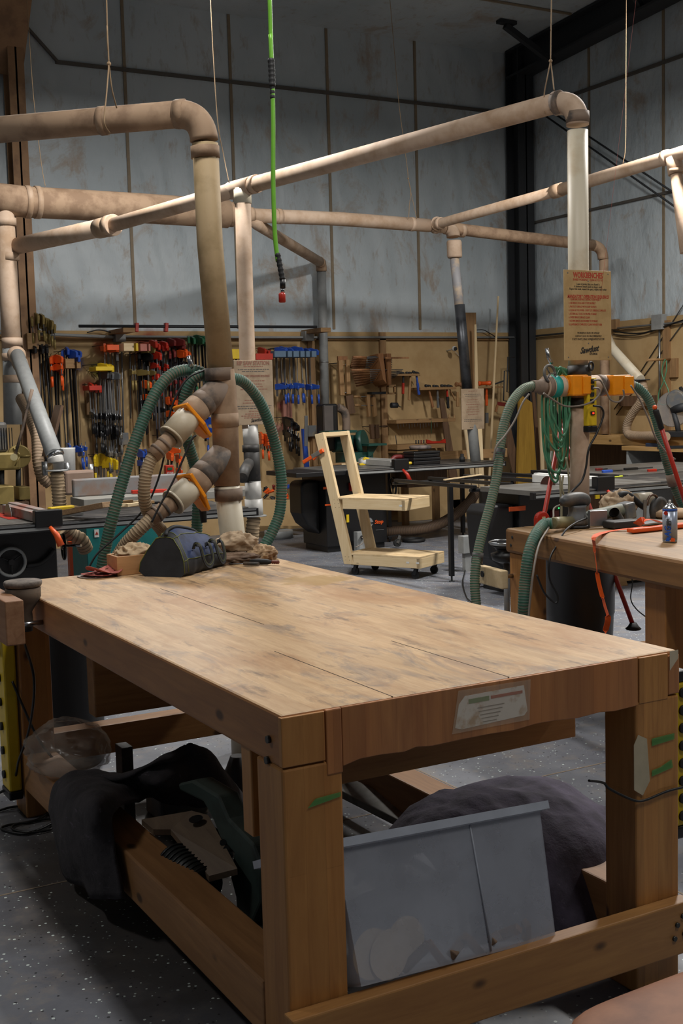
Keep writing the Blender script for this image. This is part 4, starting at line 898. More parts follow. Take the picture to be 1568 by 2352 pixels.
for i, s_ in enumerate(('1. CLEAR BENCH BEFORE STARTING YOUR PROJECT', '2. USE BENCH DOGS AND STOPS PROPERLY', '3. PROTECT SURFACE WITH SCRAP OR MATS', "4. CLEAN AS YOU WORK - DON'T LET DEBRIS ACCUMULATE", '5. RETURN ALL TOOLS TO PROPER STORAGE', '6. SWEEP BENCH SURFACE CLEAN', '7. RETURN BENCH ACCESSORIES TO STORAGE', '8. LEAVE BENCH COMPLETELY CLEAR FOR NEXT USER')): L(mb, s_, .335 + i * .0395, .0155, .62, 'LEFT', -sw * .415)
mb.build('rule_lettering', M_text_r, t)
mb = MB()
for i, s_ in enumerate(('WORKBENCH ISSUES OR DAMAGE?', 'CONTACT ZACH OR CRUZ IMMEDIATELY', 'IF NOT ON-SITE, EMAIL SHOP@SAWDUST247.COM')): L(mb, s_, .705 + i * .035, .0155, .64)
mb.build('contact_lettering', M_text_d, t)
mb = MB(); textmb(mb, 'Sawdust', .046, (sx_ + .005, 2.8645, sz_ - sh * .91), (1, 0, .12), (0, 0, 1), .0005, 'CENTER', .35, .85, .0016); textmb(mb, 'STUDIOS', .017, (sx_ + .035, 2.8645, sz_ - sh * .94), (1, 0, 0), (0, 0, 1), .0004, 'CENTER', 0, .8, .0006); mb.build('logo_lettering', M_text_d, t)
mb = MB()
for fx, fz in ((-.43, .035), (.43, .035), (-.43, .965), (.43, .965), (0, .12), (0, .81)): mb.cyl((sx_ + sw * fx, 2.8635, sz_ - sh * fz), (sx_ + sw * fx, 2.866, sz_ - sh * fz), .0035, seg=10)
parts('screw', mb, M_alu, t)
def faded_sign(name, label, cs, Y, title, rows):
    t, x_, z_, w_, h_ = sign(name, label, cs, Y, .01, M_signf); mb = MB()
    if title: textmb(mb, title, h_ * .085, (x_, Y - .0005, z_ - h_ * .075), (1, 0, 0), (0, 0, 1), .0004, 'CENTER', 0, .72 * w_ / (h_ * .6), .0014)
    mt = paint('faded_red_ink', '#a0705c', .7); md = paint('faded_dark_ink', '#6e665e', .7)
    if title: textmb(mb, 'MANDATORY OPERATION SEQUENCE', h_ * .045, (x_, Y - .0005, z_ - h_ * .26), (1, 0, 0), (0, 0, 1), .0004, 'CENTER', 0, .8 * w_ / (h_ * .75), .0005); mb.build('title_lettering', mt, t)
    for k, (f, wd, dark) in enumerate(rows):
        b = MB(); n = max(3, int(wd * 26)); random.seed(k)
        x0 = x_ - w_ * wd / 2; xx = x0
        while xx < x0 + w_ * wd: l_ = w_ * random.uniform(.03, .09); b.box(xx, min(xx + l_, x0 + w_ * wd), Y - .0006, Y, z_ - h_ * f - h_ * .007, z_ - h_ * f + h_ * .007); xx += l_ + w_ * .018
        b.build('printed_line', md if dark else mt, t)
    return t, x_, z_, w_, h_
t, x_, z_, w_, h_ = faded_sign('saw_station_sign', 'faded pinkish sign headed RIP SAW STATION on the middle drop pipe', [(536, 826), (626, 828), (629, 976), (542, 975)], 5.66, 'RIP SAW STATION', [(.10, .5, 0), (.145, .8, 1), (.175, .6, 1), (.32, .55, 0), (.37, .4, 0), (.41, .45, 0), (.45, .7, 0), (.62, .5, 0), (.66, .6, 0), (.71, .88, 1), (.745, .85, 1), (.79, .3, 0), (.83, .5, 0), (.86, .7, 0), (.89, .55, 0)])
mb = MB(); textmb(mb, 'Sawdust', h_ * .075, (x_ + w_ * .05, 5.6595, z_ - h_ * .95), (1, 0, .1), (0, 0, 1), .0004, 'CENTER', .35, .85, .001); mb.build('logo_lettering', M_text_d, t)
faded_sign('saw_station_sign', 'blank looking tan rules sign tilted on the leaning drop pipe by the boards', [(1056, 892), (1107, 894), (1116, 986), (1064, 985)], 8.70, None, [(.06, .4, 0), (.14, .75, 1), (.18, .7, 1)] + [(.27 + .06 * k, .45 + .08 * (k % 3), 0) for k in range(7)] + [(.76, .8, 1), (.80, .8, 1), (.95, .3, 1)])

nz = thing('hose_nozzle', 'black plastic hose nozzle hanging behind the lower gate left of the near pipe', 'nozzle', AY(470, 1200, 2.75))
mb = MB(); mb.tube([AY(462, 1128, 2.75), AY(463, 1150, 2.75), AY(465, 1165, 2.75), AY(468, 1200, 2.75)], [.024, .026, .018, .014], 14); mb.build('body', M_blkr, nz)

# ------------------------------------------------------------------ right pole fittings
YP = 2.95
tee = thing('hose_tee', 'double blast gate tee with two orange gates clamped on the right pole', 'blast gate', AY(1330, 910, YP))
pipe([AY(1250, 889, YP), AY(1300, 887, YP), AY(1398, 884, YP)], .0575, M_pvc, tee, 'cross_pipe')
band(AY(1271, 888, YP), (1, 0, 0), .061, .045, paint('teal_tape', '#1fa39a', .5), tee, 'teal_tape'); band(AY(1256, 888, YP), (1, 0, 0), .0605, .03, M_fit, tee); band(AY(1375, 885, YP), (1, 0, 0), .06, .04, M_fit, tee)
for (x0, x1, sgn) in ((1293, 1329, 1), (1385, 1426, -1)):
    a, b = AY(x0, 886, YP), AY(x1, 885, YP); mb = MB(); mb.box(a.x, b.x, YP - .085, YP + .06, a.z - .058, a.z + .058); g = mb.build('blast_gate', M_orange, tee, bevel=.008)
    mb = MB(); xm = (a.x + b.x) / 2; mb.box(xm + .01, b.x + .012, YP - .095, YP - .083, a.z - .05, a.z + .05); mb.build('slide', M_orange, g, bevel=.005)
    mb = MB(); mb.cyl((b.x, YP, a.z), (b.x + .01, YP, a.z), .045, seg=20) if sgn < 0 else mb.cyl((a.x - .01, YP, a.z), (a.x, YP, a.z), .06, seg=20); mb.build('gate_ring', M_orange, g)
for a, b, r0, r1 in ((AY(1252, 889, YP), AY(1222, 887, YP), .045, .033), (AY(1426, 883, YP), AY(1450, 885, YP), .038, .034)):
    mb = MB(); mb.tube([a, a.lerp(b, .35), a.lerp(b, .36), b], [r0, r0 * .97, r1 * 1.05, r1], 20); mb.build('hose_adaptor', M_fit, tee)
band(AY(1330, 855, YP), (0, 0, 1), .066, .075, M_fitd, tee, 'rubber_clamp'); band(AY(1331, 925, YP), (0, 0, 1), .062, .055, M_fitd, tee, 'rubber_clamp')
mb = MB(); mb.torus(AY(1357, 841, YP - .07), (.3, -1, 0), .022, .006, 24, 8); one('tape_roll', mb, M_blkr, 'small black ring standing on top of the black clamp of the right pole', 'ring')
ps = thing('power_strip', 'yellow power strip strapped upright to the right pole with grey plugs in it', 'power strip', AY(1358, 985, 2.87))
a, b = AY(1346, 868, 2.87), AY(1368, 978, 2.87); mb = MB(); mb.box(a.x, b.x, 2.86, 2.90, b.z, a.z); mb.build('casing', M_yel, ps, bevel=.006)
mb = MB(); mb.box(a.x - .002, b.x + .002, 2.855, 2.90, b.z - .035, b.z + .002); mb.build('end_cap', M_blk, ps, bevel=.006)
mb = MB()
for yy in (876, 890, 906, 921): p = AY(1359, yy, 2.86); mb.box(p.x - .013, p.x + .013, 2.855, 2.862, p.z - .012, p.z + .012)
parts('outlet', mb, M_blkr, ps)
p = AY(1360, 949, 2.86); mb = MB(); mb.box(p.x - .013, p.x + .013, 2.853, 2.862, p.z - .01, p.z + .01); sw_ = mb.build('switch', M_blkr, ps)
t = NT('red_glow'); t.b.inputs['Emission Color'].default_value = (1, .05, .02, 1); t.b.inputs['Emission Strength'].default_value = 1.5; mb = MB(); mb.box(p.x - .006, p.x + .006, 2.851, 2.854, p.z - .005, p.z + .005); mb.build('pilot_lamp', t.set('#c02010', .3), sw_)
mb = MB(); mb.tube([AY(1368, 985, 2.88), AY(1357, 990, 2.88), AY(1350, 980, 2.88)], .008, 8); mb.build('hanging_loop', M_blk, ps)
cable('power_cord', [AY(x, y, 2.84) for x, y in ((1362, 874), (1378, 874), (1390, 895), (1402, 918), (1420, 923), (1432, 910), (1431, 895))], .0055, M_cordg, parent=ps)
cable('power_cord', [AY(x, y, 2.84) for x, y in ((1362, 891), (1375, 893), (1376, 905), (1360, 922), (1330, 932), (1295, 932), (1265, 915), (1248, 903))], .0055, M_cordg, parent=ps)
cable('power_cord', [AY(x, y, 2.80) for x, y in ((1362, 932), (1380, 936), (1385, 955), (1370, 995), (1352, 1030), (1345, 1075), (1335, 1105), (1312, 1130), (1298, 1150))], .006, M_cordb, parent=ps)
cable('electric_cable', [AY(x, y, 2.80) for x, y in ((1215, 905), (1200, 925), (1182, 965), (1160, 1000), (1140, 1025), (1132, 1060))], .005, M_cordg, 'grey cord hanging alongside the long left hose of the pole')
cable('electric_cable', [AY(x, y, 2.80) for x, y in ((1448, 885), (1470, 920), (1490, 965), (1505, 1005), (1530, 1040), (1550, 1055))], .005, M_cordg, 'grey cord hanging alongside the right hose of the pole')
hl = hose('dust_hose', [AY(x, y, Y) for x, y, Y in ((1224, 886, 2.95), (1200, 895, 2.93), (1175, 925, 2.90), (1157, 975, 2.88), (1148, 1030, 2.86), (1141, 1090, 2.84), (1128, 1150, 2.82), (1110, 1215, 2.80), (1097, 1270, 2.78), (1090, 1330, 2.76), (1093, 1385, 2.74), (1102, 1450, 2.7), (1120, 1540, 2.65))], .0265, HGD, 'long dusty green hose hanging left from the pole gate to the floor')
band(AY(1146, 1045, 2.86), (.2, 0, 1), .030, .07, M_fitd, hl, 'coupling'); band(AY(1096, 1282, 2.78), (.15, 0, 1), .030, .055, M_fitd, hl, 'coupling')
hr = hose('dust_hose', [AY(x, y, Y) for x, y, Y in ((1449, 884, 2.95), (1468, 893, 2.94), (1490, 920, 2.92), (1506, 965, 2.9), (1520, 1020, 2.88), (1536, 1080, 2.86), (1558, 1140, 2.84), (1590, 1200, 2.8))], .0265, HG, 'dusty green hose hanging right from the pole gate')
band(AY(1542, 1102, 2.85), (-.35, 0, 1), .029, .07, M_fit, hr, 'coupling')
# coiled green air line and the red support poles
co = thing('air_line_coil', 'coil of pale green air line hanging left of the right pole', 'hose', AY(1285, 1130, 2.98)); M_pg = paint('pale_green_hose', '#4f8a68', .45)
random.seed(11)
hk = AY(1290, 848, 3.0)
for k in range(9):
    w_ = random.uniform(18, 42); bot = 1000 + k * 14 + random.uniform(-8, 8); xo = 1285 + random.uniform(-10, 10); Yk = 2.93 + .012 * k
    P_ = [(1275 + k * 3, 842 + k, Yk), (xo - w_ * .75, 880, Yk), (xo - w_, 930, Yk), (xo - w_ * .8, bot - 40, Yk), (xo, bot, Yk), (xo + w_ * .5, bot - 45, Yk), (xo + w_ * .45, 940, Yk), (xo + w_ * .5, 880, Yk), (1285 + k * 3, 842 + k, Yk)]
    cable('coil_turn', [AY(*q) for q in P_], .0065, M_pg, parent=co, seg=8)
cable('coil_tail', [AY(x, y, 2.95) for x, y in ((1285, 1092), (1287, 1130), (1289, 1170), (1288, 1230))], .006, paint('cream_hose', '#9a9276', .5), parent=co); cable('coil_tail', [AY(x, y, 2.95) for x, y in ((1293, 1092), (1290, 1120), (1297, 1142), (1305, 1138), (1306, 1100), (1300, 1050))], .006, paint('cream_hose', '#9a9276', .5), parent=co)
mb = MB(); mb.torus(AY(1262, 858, 2.92), (.2, -1, .1), .045, .008, 28, 8); rl = one('hose_hanger', mb, M_grey, 'grey round hanger ring holding the green air line coil', 'hanger')
mb = MB()
for a_ in range(3): mb.cyl(AY(1262, 858, 2.92), AY(1262, 858, 2.92) + V3((.042 * math.cos(a_ * 2.1), 0, .042 * math.sin(a_ * 2.1))), .004, seg=6)
parts('spoke', mb, M_grey, rl)
mb = MB(); mb.tube([AY(1255, 800, 2.95), AY(1259, 820, 2.95), AY(1266, 836, 2.95)], .011, 12); one('metal_nozzle', mb, M_chrome, 'short bright metal tube sticking up above the green air line coil', 'nozzle')
def red_pole(a, b, tip, label, foot=False, grip=.2):
    t = thing('support_pole', label, 'pole', b); d = (b - a).normalized()
    mb = MB(); mb.tube([a + d * (grip * .9), b], .013, 14); mb.build('tube', M_red, t)
    mb = MB(); mb.tube([a + d * .02, a + d * .03, a + d * grip], [.013, .0175, .016], 14); mb.build('grip', M_blkr, t)
    mb = MB(); mb.ball(a + d * .01, .014, 12, 8); mb.build('tip', M_org if tip else M_blkr, t)
    if foot:
        mb = MB(); mb.lathe([(.04, 0), (.045, .006), (.03, .02), (.018, .04)], b - V3((0, 0, .02)), (0, 0, 1), 16); mb.build('foot', M_blkr, t)
    return t
a, b = AY(1302, 912, 3.08), AY(1252, 1168, 3.08); d = (b - a) / (b.z - a.z)
t = red_pole(a, a + d * (0.02 - a.z), True, 'red steel pole with black grip leaning left of the pole beside the coil', grip=.13)
p = AY(1266, 1048, 3.06); mb = MB(); mb.obox(p, .006, .004, .03, (0, .12, 0)); mb.build('sticker', M_text_w, t)
red_pole(AY(1265, 925, 3.12), AZ(1454, 1438, .29), False, 'red steel pole crossing behind the right pole down to the bench rail', True, .15)
red_pole(AY(1502, 932, 2.7), AY(1600, 1240, 2.7), True, 'red steel pole with orange tip leaning at the right edge', False, .14)

# ------------------------------------------------------------------ second workbench
TH2 = -.14
b2 = thing('workbench', 'second butcher block workbench behind at right, covered with power tools', 'workbench', (2.63, 2.70, 0), TH2)
def b2l(mb, name, m, **kw): return mb.build(name, m, b2, local=True, **kw)
M_b2s = wood('bench2_side_x', '#8d6539', '#6f4c29', 1, 5, True); M_b2t = wood('bench2_top', '#a5835a', '#80623f', 1, 7, False, .05, .5, '#80694f', .12, 0)
mb = MB(); mb.box(0, 1.17, -2.46, 0, .79, .917); mb.mi = [0, 1, 0, 0, 0, 0]; b2l(mb, 'tabletop', [M_b2s, M_b2t], bevel=.016)
for x0, x1, y0, y1 in ((.015, .15, -.16, -.02), (1.02, 1.155, -.16, -.02), (.015, .15, -2.44, -2.30), (1.02, 1.155, -2.44, -2.3), (.05, .19, -1.30, -1.15)): mb = MB(); mb.box(x0, x1, y0, y1, 0, .789); b2l(mb, 'leg', M_leg, bevel=.005)
mb = MB(); mb.box(.02, .14, -2.3, -1.3, .12, .25); b2l(mb, 'stretcher', M_raily, bevel=.005)
mb = MB(); mb.box(1.03, 1.15, -2.3, -.16, .12, .25); b2l(mb, 'stretcher', M_raily, bevel=.005)
mb = MB(); mb.box(.15, 1.02, -.13, -.05, .12, .25); b2l(mb, 'stretcher', M_railw, bevel=.005)
for y, z in ((-.05, .875), (-.035, .832)):
    p = (-.003, y - .03, z); mb = MB(); mb.cyl(p, (.0, p[1], p[2]), .008, seg=12); b2l(mb, 'lag_bolt', M_steel)
mb = MB(); mb.prism([(-.14, 0), (.11, 0), (.11, .095), (-.14, .095)], (-.10, -.0, .62), (0, 1, 0), (0, 0, 1), (1, 0, 0), .04); b2l(mb, 'vise_jaw', M_pine, bevel=.006)
mb = MB(); mb.cyl((-.106, .06, .675), (-.099, .06, .675), .017, seg=20); b2l(mb, 'jaw_hole', M_blk)
mb = MB(); mb.cyl((-.06, -.05, .67), (.02, -.05, .67), .012, seg=12); b2l(mb, 'vise_rod', M_chrome)
# drum under the pole
dr = thing('dust_drum', 'black plastic dust drum under the right pole', 'drum', (3.349, 2.97, 0))
mb = MB(); mb.lathe([(.17, 0), (.18, .02), (.195, .35), (.20, .36), (.205, .78), (.215, .79), (.215, .82), (.05, .86)], (3.349, 2.97, 0), seg=40); mb.build('body', M_blk, dr)
cb_ = thing('bucket_stand', 'black bucket with a chrome rim on a thin grey post beside the second bench', 'bucket', AY(1162, 1250, 2.9) * 1)
c_ = AY(1162, 1250, 2.9); mb = MB(); mb.lathe([(.04, -.10), (.075, -.085), (.085, -.05), (.05, -.04), (.06, -.02), (.09, .0)], c_, seg=28); mb.build('bowl', M_blk, cb_)
mb = MB(); mb.torus(c_ + V3((0, 0, .012)), (0, 0, 1), .09, .006, 28, 8); mb.build('rim', M_chrome, cb_); mb = MB(); mb.cyl(c_ - V3((0, 0, .1)), (c_.x, c_.y, 0), .016, seg=14); mb.build('post', M_grey, cb_)

ZB = .918
# tape measure
c_ = AZ(1243, 1211, ZB); tm = thing('tape_measure', 'round red tape measure standing on the corner of the second bench', 'tape measure', c_)
mb = MB(); mb.prism([(-.043, 0), (.043, 0), (.043, .03)] + [(.043 * math.cos(a_ * PI / 12), .042 + .040 * math.sin(a_ * PI / 12)) for a_ in range(0, 13)] + [(-.043, .03)], c_ + V3((0, .012, 0)), (1, 0, 0), (0, 0, 1), (0, -1, 0), .03); mb.build('case', M_red, tm, bevel=.006)
mb = MB(); mb.obox(c_ + V3((0, -.02, .04)), .010, .002, .016); mb.build('label', paint('cream_label', '#c8b98e', .5), tm); mb = MB(); mb.obox(c_ + V3((0, -.0225, .04)), .004, .001, .007); mb.build('label_mark', M_blk, tm)
# palm sander with dust port
c_ = AZ(1325, 1212, ZB); ss = thing('palm_sander', 'grey round palm sander with green hose on its dust port on the second bench', 'sander', c_)
mb = MB(); mb.lathe([(.06, 0), (.066, .004), (.066, .012), (.058, .015)], c_, seg=32); mb.build('pad', M_fitd, ss)
mb = MB(); mb.lathe([(.055, .015), (.058, .03), (.056, .055), (.046, .07), (.044, .10), (.05, .115)], c_, seg=28); mb.build('body', M_grey, ss)
mb = MB(); q = [AY(1288, 1158, c_.y), AY(1300, 1150, c_.y), AY(1330, 1146, c_.y), AY(1350, 1153, c_.y)]; mb.tube(catmull(q, 6), [.012, .016, .022, .026, .029, .031, .033, .034, .035, .036, .036, .036, .036, .036, .036, .036, .034, .03, .02][:len(catmull(q, 6))], 18); mb.build('grip', mat('dark_grey_plastic', '#3d4042', .5, 0, '#57524b', 12), ss)
mb = MB(); a, b = AZ(1312, 1198, ZB + .035), AY(1268, 1202, c_.y - .1); mb.tube([a, a.lerp(b, .35), a.lerp(b, .36), a.lerp(b, .75), b], [.028, .026, .030, .030, .028], 18); mb.build('dust_port', mat('translucent_port', '#827a58', .4, 0, '#5b5540', 9), ss)
hp = b
hose('dust_hose', [hp, AD(1248, 1205, 5.95), AD(1228, 1232, 5.85), AD(1213, 1275, 5.8), AD(1206, 1330, 5.8), AD(1202, 1390, 5.8), AD(1203, 1440, 5.85), AD(1215, 1520, 5.9)], .0285, HG, 'short dark green hose dropping over the left edge of the second bench from the sander')
cable('power_cord', [AD(x, y, D) for x, y, D in ((1290, 1158, 6.3), (1272, 1168, 6.3), (1270, 1190, 6.2), (1258, 1215, 5.9), (1238, 1250, 5.7), (1225, 1310, 5.6), (1215, 1400, 5.6), (1213, 1450, 5.6))], .005, M_cordg, parent=ss)
# long grey sander/grinder
c_ = AZ(1400, 1205, ZB); bs = thing('belt_sander', 'long grey barrel grip sander with an open dust nozzle on the second bench', 'sander', c_)
Yb = c_.y + .02
q = [AY(1347, 1190, Yb), AY(1355, 1186, Yb), AY(1385, 1180, Yb), AY(1415, 1173, Yb), AY(1442, 1170, Yb)]
P_ = catmull(q, 6); mb = MB(); mb.tube(P_, [.016 + .017 * min(1, k / 6) for k in range(len(P_))], 18); mb.build('barrel', mat('dusty_green_grey', '#5d6357', .6, 0, '#837c66', 8), bs)
mb = MB(); a = AY(1438, 1171, Yb); mb.obox(a + V3((.0, 0, -.005)), .035, .04, .045, (0, -.15, 0)); mb.build('gearbox', M_grey, bs, bevel=.01)
mb = MB(); a, b = AY(1422, 1195, Yb - .05), AY(1410, 1177, Yb - .09); mb.tube([a, b], [.026, .027], 20, False); mb.tube([b, a], [.022, .022], 20, False); mb.build('dust_nozzle', M_fitd, bs)
mb = MB(); mb.obox(AZ(1430, 1203, ZB + .02), .09, .05, .018, (0, 0, -.1)); mb.build('sanding_frame', M_fitd, bs, bevel=.006)
cable('power_cord', [AD(x, y, D) for x, y, D in ((1347, 1190, 6.1), (1320, 1202, 5.95), (1297, 1220, 5.85), (1280, 1250, 5.8), (1262, 1285, 5.75), (1262, 1330, 5.75), (1280, 1368, 5.75), (1275, 1385, 5.75), (1250, 1362, 5.75), (1232, 1320, 5.75))], .005, M_cordb, parent=bs)
# circular saw behind
c_ = AZ(1475, 1190, ZB); cs = thing('circular_saw', 'circular saw with black curved handle and cream housing on the second bench', 'circular saw', c_); Yc = c_.y
mb = MB(); P_ = catmull([AY(x, y, Yc) for x, y in ((1424, 1150), (1424, 1137), (1440, 1136), (1455, 1146), (1468, 1158), (1480, 1166))], 6); mb.tube(P_, .017, 12); mb.build('handle', M_blkr, cs)
mb = MB(); a = AY(1478, 1146, Yc + .05); mb.tube([a - V3((.06, 0, 0)), a + V3((.05, 0, 0))], .035, 20); mb.build('motor', paint('cream_plastic', '#a69c88', .5), cs)
mb = MB(); mb.lathe([(.075, 0), (.08, .01), (.08, .03), (.06, .035)], AY(1508, 1175, Yc - .02), (.25, -1, .1), 30); mb.build('blade_guard', M_fitd, cs)
mb = MB(); mb.torus(AY(1500, 1160, Yc - .05), (.2, -1, .1), .055, .007, 28, 8, .5); mb.build('lower_guard', paint('bronze_guard', '#5a4436', .4, .5), cs)
mb = MB(); mb.obox(AZ(1482, 1200, ZB + .008), .12, .07, .004, (0, 0, .1)); mb.build('base_plate', M_alu, cs)
mb = MB(); a = AY(1480, 1195, Yc - .06); b = AY(1481, 1148, Yc - .06); mb.beam(a, b, .02, .006); mb.build('depth_bar', M_alu, cs)
# rags, holder with pencils, sanding blocks
one('rag', crumple(AZ(1420, 1180, ZB + .03), (.11, .08, .085), 31, .5, 2.6), M_jute, 'heap of cream work gloves and rags behind the tools on the second bench', 'rag')
wc = AZ(1394, 1187, ZB); tr = thing('tool_caddy', 'small wooden caddy with orange handled tools beside the rag heap', 'caddy', wc)
mb = MB(); mb.obox(wc + V3((.03, 0, .045)), .05, .03, .045); mb.build('box', M_clw, tr, bevel=.003)
for k in range(4):
    mb = MB(); a = wc + V3((.0 + .015 * k, 0, .07)); mb.tube([a, a + V3((-.04 + .01 * k, 0, .05))], .006, 8); mb.build('tool_handle', M_org if k % 2 else M_clw, tr)
one('sanding_pad', MB().lathe([(.10, 0), (.12, .012), (.115, .035), (.08, .045), (.01, .05)], AZ(1545, 1188, ZB), (0, 0, 1), 36), mat('tan_pad', '#a98b6b', .85), 'thick round tan pad lying behind the spray can', 'pad')
mb = MB(); mb.obox(AZ(1372, 1190, ZB + .05), .05, .012, .04, (0, 0, -.2)); one('metal_block', mb, M_alu, 'bright metal angle block standing behind the palm sander', 'block', bevel=.003)
# orange straps
ob = thing('orange_bar', 'orange plastic bar with a long orange strap on the second bench', 'tool', AZ(1500, 1215, ZB))
a, b = AZ(1446, 1219, ZB + .014), AZ(1600, 1203, ZB + .014); mb = MB(); mb.beam(a, b, .05, .022); mb.build('bar', M_org, ob, bevel=.006)
mb = MB(); P_ = [AZ(1462, 1205, ZB + .02), AZ(1475, 1196, ZB + .05), AZ(1495, 1193, ZB + .055), AZ(1515, 1200, ZB + .03)]
def ribbon(mb, P, wv, hw, th=.0008):
    P = catmull(P, 8); RR = []
    for i, p in enumerate(P):
        T_ = (P[min(i + 1, len(P) - 1)] - P[max(i - 1, 0)]).normalized(); w_ = V3(wv[min(len(wv) - 1, i * len(wv) // len(P))] if isinstance(wv, list) else wv); w_ = (w_ - T_ * w_.dot(T_)).normalized(); u_ = T_.cross(w_)
        RR.append([p + w_ * hw + u_ * th, p - w_ * hw + u_ * th, p - w_ * hw - u_ * th, p + w_ * hw - u_ * th])
    mb.rings(RR, True, False)
ribbon(mb, P_, (0, 1, 0), .02); mb.build('strap_loop', M_org, ob)
nb = Matrix.Rotation(TH2, 3, 'Z') @ V3((1, 0, 0)); ob2 = V3((2.63, 2.70, 0)) - nb * .008
def SB(x, y, off=0): return AP(x, y, ob2 - nb * off, nb)
edge = SB(1366, 1232, .0) * 1.0
mb = MB(); ribbon(mb, [AZ(1448, 1214, ZB + .012), AZ(1420, 1217, ZB + .006), AZ(1390, 1222, ZB + .004), edge, SB(1364, 1255, .006), SB(1368, 1290, .006), SB(1374, 1335, .01), SB(1388, 1390, .012), SB(1396, 1420, .012), SB(1390, 1452, .01), SB(1388, 1500, .01)], [(0, 1, 0), (0, 1, 0), (.2, 1, 0), (.3, .9, 0), (.5, .7, 0), (.9, .2, 0), (.3, .9, 0), (.9, -.3, 0), (.5, .8, 0)], .014); mb.build('strap', M_org, ob)
# spray can
c_ = AZ(1538, 1245, ZB); sc = thing('spray_can', 'blue and silver spray adhesive can standing at the front of the second bench', 'spray can', c_)
mb = MB(); mb.lathe([(.030, 0), (.0325, .003), (.0325, .012)], c_, seg=36); mb.build('base_rim', M_alu, sc)
mb = MB(); mb.lathe([(.033, .012), (.033, .145)], c_, seg=40); cn = mb.build('can', mat('can_label', '#8f98a8', .3, .3, '#a4a9b0', 5), sc)
mb = MB(); mb.lathe([(.0333, .142), (.0333, .152), (.0325, .153)], c_, seg=36); mb.build('blue_band', paint('can_blue', '#1f57b5', .3), sc)
mb = MB(); mb.lathe([(.0328, .152), (.031, .158), (.018, .17), (.016, .172), (.016, .176), (.012, .178)], c_, seg=36); mb.build('dome', M_chrome, sc)
mb = MB(); mb.lathe([(.006, .176), (.006, .188), (.0045, .192)], c_, seg=14); mb.build('nozzle', M_white, sc)
fwd = (C0 - c_); fwd.z = 0; fwd.normalize(); rgt = V3((-fwd.y, fwd.x, 0)); F = c_ + fwd * .0338
mb = MB(); textmb(mb, 'AG', .040, F + rgt * .004 + V3((0, 0, .025)), (0, 0, 1), -rgt, .0004, 'LEFT', .2, .9, .001); mb.build('logo_lettering', paint('can_blue', '#1f57b5', .3), sc)
mb = MB(); textmb(mb, 'ADHESIVE', .014, F + rgt * -.0055 + V3((0, 0, .06)), (0, 0, 1), -rgt, .0004, 'LEFT', 0, .8, .0003); textmb(mb, 'GURU', .016, F + rgt * .006 + V3((0, 0, .06)), (0, 0, 1), -rgt, .0004, 'LEFT', 0, .9, .0003); mb.build('brand_lettering', M_text_d, sc)
mb = MB(); mb.prism([(-.020, 0), (-.004, 0), (.004, .018), (-.012, .018)], F + V3((0, 0, .008)), rgt, (0, 0, 1), fwd, .0008); mb.build('blue_stripe', paint('can_blue', '#1f57b5', .3), sc)
mb = MB(); mb.prism([(.0, 0), (.022, 0), (.022, .014), (.008, .018)], F + V3((0, 0, .006)), rgt, (0, 0, 1), fwd, .0008); mb.build('orange_stripe', M_org, sc)
mb = MB(); mb.cyl(F + rgt * -.018 + V3((0, 0, .135)) - fwd * .003, F + rgt * -.018 + V3((0, 0, .135)) + fwd * .0005, .009, seg=16); mb.build('emblem', M_red, sc)
# black bracket on the second bench leg, wires
mb = MB(); mb.obox(AD(1550, 1400, 5.2), .05, .05, .07); one('motor_box', mb, M_blk, 'black box shaped vise motor hanging under the second bench', 'box', bevel=.015)
cable('electric_cable', [AD(x, y, 7.2) for x, y in ((1440, 1310), (1452, 1335), (1448, 1375), (1462, 1400), (1492, 1425), (1510, 1450), (1540, 1455), (1568, 1445))], .004, M_cordb, 'thin black cord trailing under the second bench to its lower rail')
cable('electric_cable', [AZ(x, y, .012) for x, y in ((1100, 1292), (1110, 1315), (1125, 1325), (1105, 1333), (1100, 1347), (1130, 1345), (1165, 1350))] , .006, M_cordb, 'black cord looping on the floor right of the long dusty hose')
# floor outlet pedestal
bp = AZ(1072, 1312, 0); fo = thing('floor_outlet', 'grey metal outlet box on a short floor pedestal beyond the long hose', 'outlet', bp)
mb = MB(); mb.box(bp.x - .03, bp.x + .035, bp.y - .02, bp.y + .03, 0, .2); mb.build('pedestal', M_lgrey, fo, bevel=.003); mb = MB(); mb.box(bp.x - .06, bp.x + .04, bp.y - .04, bp.y + .05, .17, .33); mb.build('box', M_lgrey, fo, bevel=.004)
mb = MB(); mb.cyl((bp.x + .04, bp.y, .26), (bp.x + .085, bp.y - .02, .26), .022, seg=14); mb.build('plug', M_blkr, fo)
cable('power_cord', [AZ(x, y, .012) for x, y in ((1068, 1310), (1062, 1340), (1070, 1370), (1084, 1385))] , .006, M_cordb, parent=fo)

